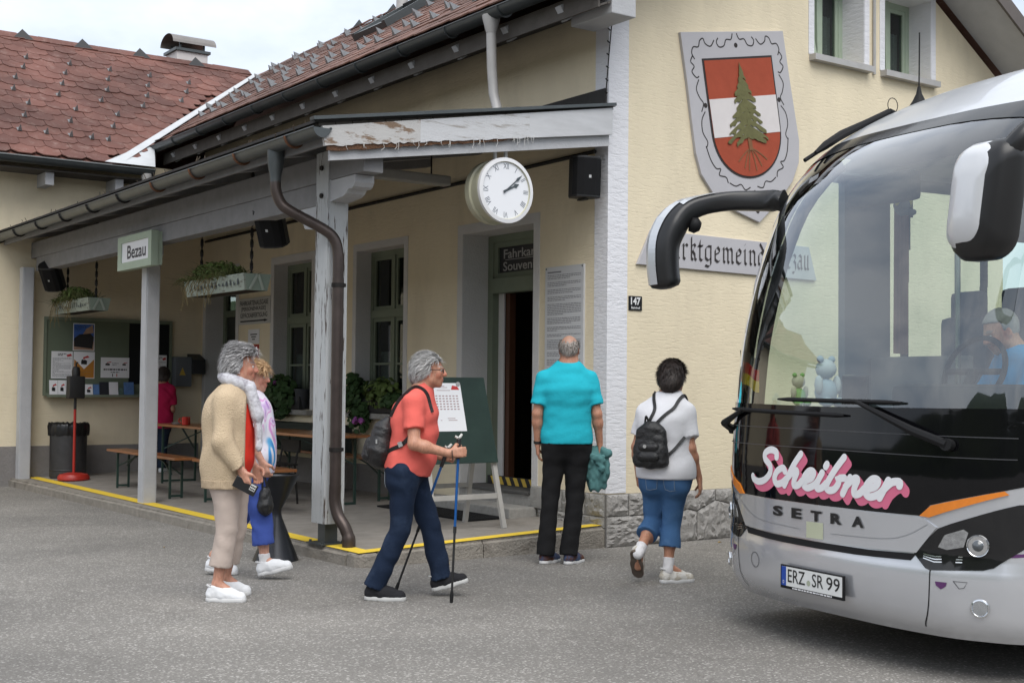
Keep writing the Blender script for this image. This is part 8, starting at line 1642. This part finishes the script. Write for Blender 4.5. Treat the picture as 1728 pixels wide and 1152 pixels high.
m = MB(); w0 = P['j']['wrL'] * .93 + P['j']['elL'] * .07; m.lathe([(.031, -.012), (.034, -.01), (.034, .01), (.031, .012)], w0, 16, axis=P['j']['elL'] - P['j']['wrL'], cap=False); m.build('wristwatch', black_m, P['root'])
JK = thing('folded_jacket', 'teal jacket bundled in the hand of the man in turquoise', 'jacket', tuple(P['W']((.27, .03, .60))))
S = Sdf(); W = P['W']; S.rc(W((.27, .05, .95)), W((.24, .03, .80)), .05, .075, .04, an=(B2, .7)); S.rc(W((.24, .03, .82)), W((.26, .03, .69)), .080, .088, .05, an=(B2, .6)); S.rc(W((.33, .04, .92)), W((.33, .03, .76)), .035, .045, .03, an=(B2, .8)); S.rc(W((.22, -.0, .90)), W((.20, -.01, .82)), .035, .032, .015); S.rc(W((.30, .02, .95)), W((.36, .02, .93)), .028, .03, .02)
blob('cloth', S, teal_c, JK, .007, wrinkle(77, .010, 42, (1, 1, .5)))
S = Sdf(); S.rc(W((.215, -.035, .905)), W((.295, -.035, .87)), .030, .036, .01, an=(B2, .6)); S.rc(W((.30, -.03, .90)), W((.30, -.035, .80)), .022, .026, .01); blob('sleeve', S, teal_c, JK, .006, wrinkle(78, .006, 60))

# ------------------------------------------------------------------ woman in the white polo with a small backpack
P = person('dark haired woman in white polo and denim capris walking away with small backpack', (6.79, 7.448, 0), dict(
    head=(.05, .03, 1.565), neck=(.02, 0, 1.43), chest=(-.01, 0, 1.23), pelvis=(.0, 0, .88), shL=(-.145, .085, 1.305), shR=(.14, -.05, 1.305), elR=(.175, -.10, 1.03), wrR=(.25, -.03, .80), elL=(-.22, .10, 1.03), wrL=(-.20, .15, .81),
    hpL=(-.08, .05, .82), hpR=(.075, -.03, .82), knL=(-.085, .12, .46), anL=(-.215, -.12, .25), toeL=(-.22, -.03, .06), knR=(.045, .02, .46), anR=(.015, -.03, .125), toeR=(.21, .04, .04), bf=(.42, .90, 0),
    handR=dict(dir=(.12, .05, -1), palm=(-.9, .3, 0), curl=.4), handL=dict(dir=(.1, .1, -1), palm=(.9, .2, 0), curl=.7)), (.42, .90, .0), skin=(.47, .235, .15),
    hair=dict(name='dark brown hair', col=(.016, .011, .009), col2=(.05, .034, .028), vol=.018, nape=.03, line=.05, side=-.03, back=-.10, tufts=4000, len=.035, rough=.003, over=.02, rise=.1), build=1.15, female=True, seed=81)
TG = top_garment(P, 'polo_shirt', white_c, .795, .70, build=1.18, grow=.016, wr=(.0045, 30), wst=(.35, .35, 1.0), fit_w=1.26, collar=.008, belly=.05, seed=82, hem_flare=.012)
TRS = trousers(P, 'denim_capris', denim_l, .27, grow=.014, build=1.12, wr=(.004, 22), flare=.020, hems=dict(R=.27, L=.36), seat=.03, seed=83)
for sg in (-1, 1): pocket(P, TRS, P['j']['pelvis'] - P['bf'] * .2 + P['bl'] * .075 * sg - V3(0, 0, .135), .105, .12, denim_l)
shoe(P, (-.05, -.045, .002), (.225, .05, 0), (0, 0, 1), cshoe, wsole, seed=84); shoe(P, (-.255, -.165, .255), (-.215, .0, .03), (.5, .85, .55), cshoe, mat('worn brown sole', (.14, .11, .09), .8), seed=85); sock(P, 'R', 0, .07, whsock); sock(P, 'L', 0, .07, whsock)
BP = thing('backpack', 'small black square backpack on the back of the woman in white', 'backpack', tuple(P['W']((-.14, -.17, .9)))); W, D, bf_, bl_ = P['W'], P['D'], P['bf'], P['bl']; c = W((-.135, -.165, 1.06)); S = Sdf()
K = lambda l_, b_, z_: c + bl_ * l_ - bf_ * b_ + V3(0, 0, z_)
for x in (-.075, .075): S.rc(K(x, 0, .09), K(x * 1.2, .012, -.12), .045, .052, .04)
S.rc(K(-.03, 0, .13), K(.03, 0, .13), .038, .038, .04); S.rc(K(0, .0, .10), K(0, .01, -.12), .062, .066, .05); S.rc(K(-.06, .01, -.05), K(.06, .01, -.05), .06, .06, .03); blob('bag', S, leather, BP, disp=wrinkle(5, .003, 45))
S = Sdf(); S.rc(K(-.05, .05, -.02), K(.05, .05, -.02), .036, .036, .02); S.rc(K(-.05, .052, -.09), K(.05, .052, -.09), .04, .04, .02); blob('front_pocket', S, leather, BP); m = MB(); m.lathe([(.0001, .004), (.014, .004), (.014, 0)], K(.02, .092, -.01), 14, axis=-bf_); m.build('badge', chrome, BP)
N3 = lambda l_, b_, z_: P['j']['neck'] + bl_ * l_ - bf_ * b_ + V3(0, 0, z_)
strap(snap(TG, [K(.03, -.03, .155), N3(.055, .125, -.13), N3(.085, .085, -.035), N3(.095, .0, .005), N3(.1, -.08, -.06)], .006), .024, .008, leather, BP, up=bf_); strap(snap(TG, [K(-.03, -.03, .155), N3(-.06, .125, -.12), N3(-.105, .08, -.03), N3(-.12, .0, -.0), N3(-.12, -.08, -.06)], .006), .024, .008, leather, BP, up=bf_); strap(snap(TG, [K(-.10, -.02, -.10), K(-.17, -.05, -.03), K(-.235, -.10, .06)], .006), .022, .008, leather, BP, up=bf_); strap([K(.02, .0, .165), K(.035, .02, .215), K(.05, .0, .165)], .014, .006, leather, BP, up=bf_)

# ------------------------------------------------------------------ person in raspberry at the notice board
P = person('person in raspberry shirt reading the notice board with back turned', (6.87, 18.62, .155), dict(
    head=(.08, .05, 1.42), neck=(.055, 0, 1.30), chest=(.03, 0, 1.12), pelvis=(.02, 0, .80), shL=(-.13, 0, 1.22), shR=(.185, .0, 1.22), elL=(-.19, .02, .95), wrL=(-.12, .18, .85), elR=(.235, -.02, .94), wrR=(.18, .16, .86),
    hpL=(-.06, 0, .74), hpR=(.10, 0, .74), knL=(-.07, 0, .42), anL=(-.085, 0, .1), toeL=(-.12, .2, .03), knR=(.09, 0, .42), anR=(.085, 0, .1), toeR=(.14, .2, .03), handL=dict(dir=(.3, 1, 0), palm=(1, 0, 0), curl=.5), handR=dict(dir=(-.3, 1, 0), palm=(-1, 0, 0), curl=.5)), (.05, 1, -.15), skin=(.42, .21, .14),
    hair=dict(name='dark cropped hair', col=(.02, .014, .012), col2=(.06, .045, .04), vol=.018, nape=.02, line=.05, side=-.01, back=-.08, tufts=200, rough=.004), build=1.12, female=True, h=.01, seed=91)
top_garment(P, 'shirt', pink_c, .66, .8, build=1.12, grow=.018, wr=(.006, 22), fit_w=1.3, h=.012, seed=92); trousers(P, 'jeans', jacket_b, .08, grow=.016, build=1.05, h=.012, seed=93)
shoe(P, (-.07, -.06, .002), (-.12, .19, 0), (0, 0, 1), wshoe, wsole, seed=94); shoe(P, (.08, -.06, .002), (.14, .19, 0), (0, 0, 1), wshoe, wsole, seed=95)

# ------------------------------------------------------------------ coach driver
bx, by, _ = bw(.50, .96, 0); P = person('coach driver in bright blue shirt looking down behind the windscreen', (bx, by, .80), dict(
    head=(-.05, -.02, 1.035), neck=(.03, .0, .92), chest=(.09, .0, .72), pelvis=(.16, .0, .36), shR=(.045, .18, .84), shL=(.10, -.19, .84), elR=(-.08, .22, .62), wrR=(-.24, .10, .66), elL=(-.02, -.25, .60), wrL=(-.2, -.14, .64),
    hpR=(.12, .09, .34), hpL=(.12, -.09, .34), knR=(-.26, .12, .36), anR=(-.30, .12, .06), toeR=(-.45, .12, .03), knL=(-.26, -.1, .36), anL=(-.3, -.1, .06), toeL=(-.45, -.1, .03), handR=dict(dir=(-1, 0, .1), palm=(0, -.3, -1), curl=.8), handL=dict(dir=(-1, .1, .1), palm=(0, .3, -1), curl=.8)), (-1, -.12, -.42), skin=(.50, .26, .18),
    hair=dict(name='short grey stubble hair', col=(.22, .20, .19), col2=(.42, .40, .38), vol=.005, line=.06, side=.01, back=-.06, tufts=0, rough=.0015), build=1.15, h=.009, seed=101)
top_garment(P, 'shirt', blue_sh, .28, .8, build=1.15, grow=.014, fit_w=1.25, h=.011, collar=.008, seed=102); trousers(P, 'trousers', black_c, .12, grow=.014, h=.012, seed=103)

# ------------------------------------------------------------------ a few dry leaves blown against the plinth
rng = random.Random(17); leaf_m = mat('dry yellow leaf', (.36, .24, .07), .8, var=.2, vscale=30)
for x, y, lab in ((8.95, 9.05, 'small dry yellow leaf close to the stone plinth behind the coach nose'), (8.75, 8.45, 'small dry yellow leaf between the white polo wearer and the coach'), (5.9, 9.15, 'small dry yellow leaf below the kerb of the platform end'), (4.3, 11.4, 'small dry yellow leaf by the long platform kerb')):
    m = MB(); a = rng.uniform(0, 6); s_l = rng.uniform(.018, .032); d = V3(math.cos(a), math.sin(a), 0); e = V3(-d[1], d[0], 0); c = V3(x, y, .006)
    m.add([c - d * s_l, c - e * s_l * .5 + V3(0, 0, .008), c + d * s_l, c + e * s_l * .5 + V3(0, 0, .006), c + V3(0, 0, -.002)], [(0, 1, 4), (1, 2, 4), (2, 3, 4), (3, 0, 4)]); tag(m.build('dry_leaf', leaf_m, fix=False), lab, 'leaf', 'dry leaves on the asphalt')
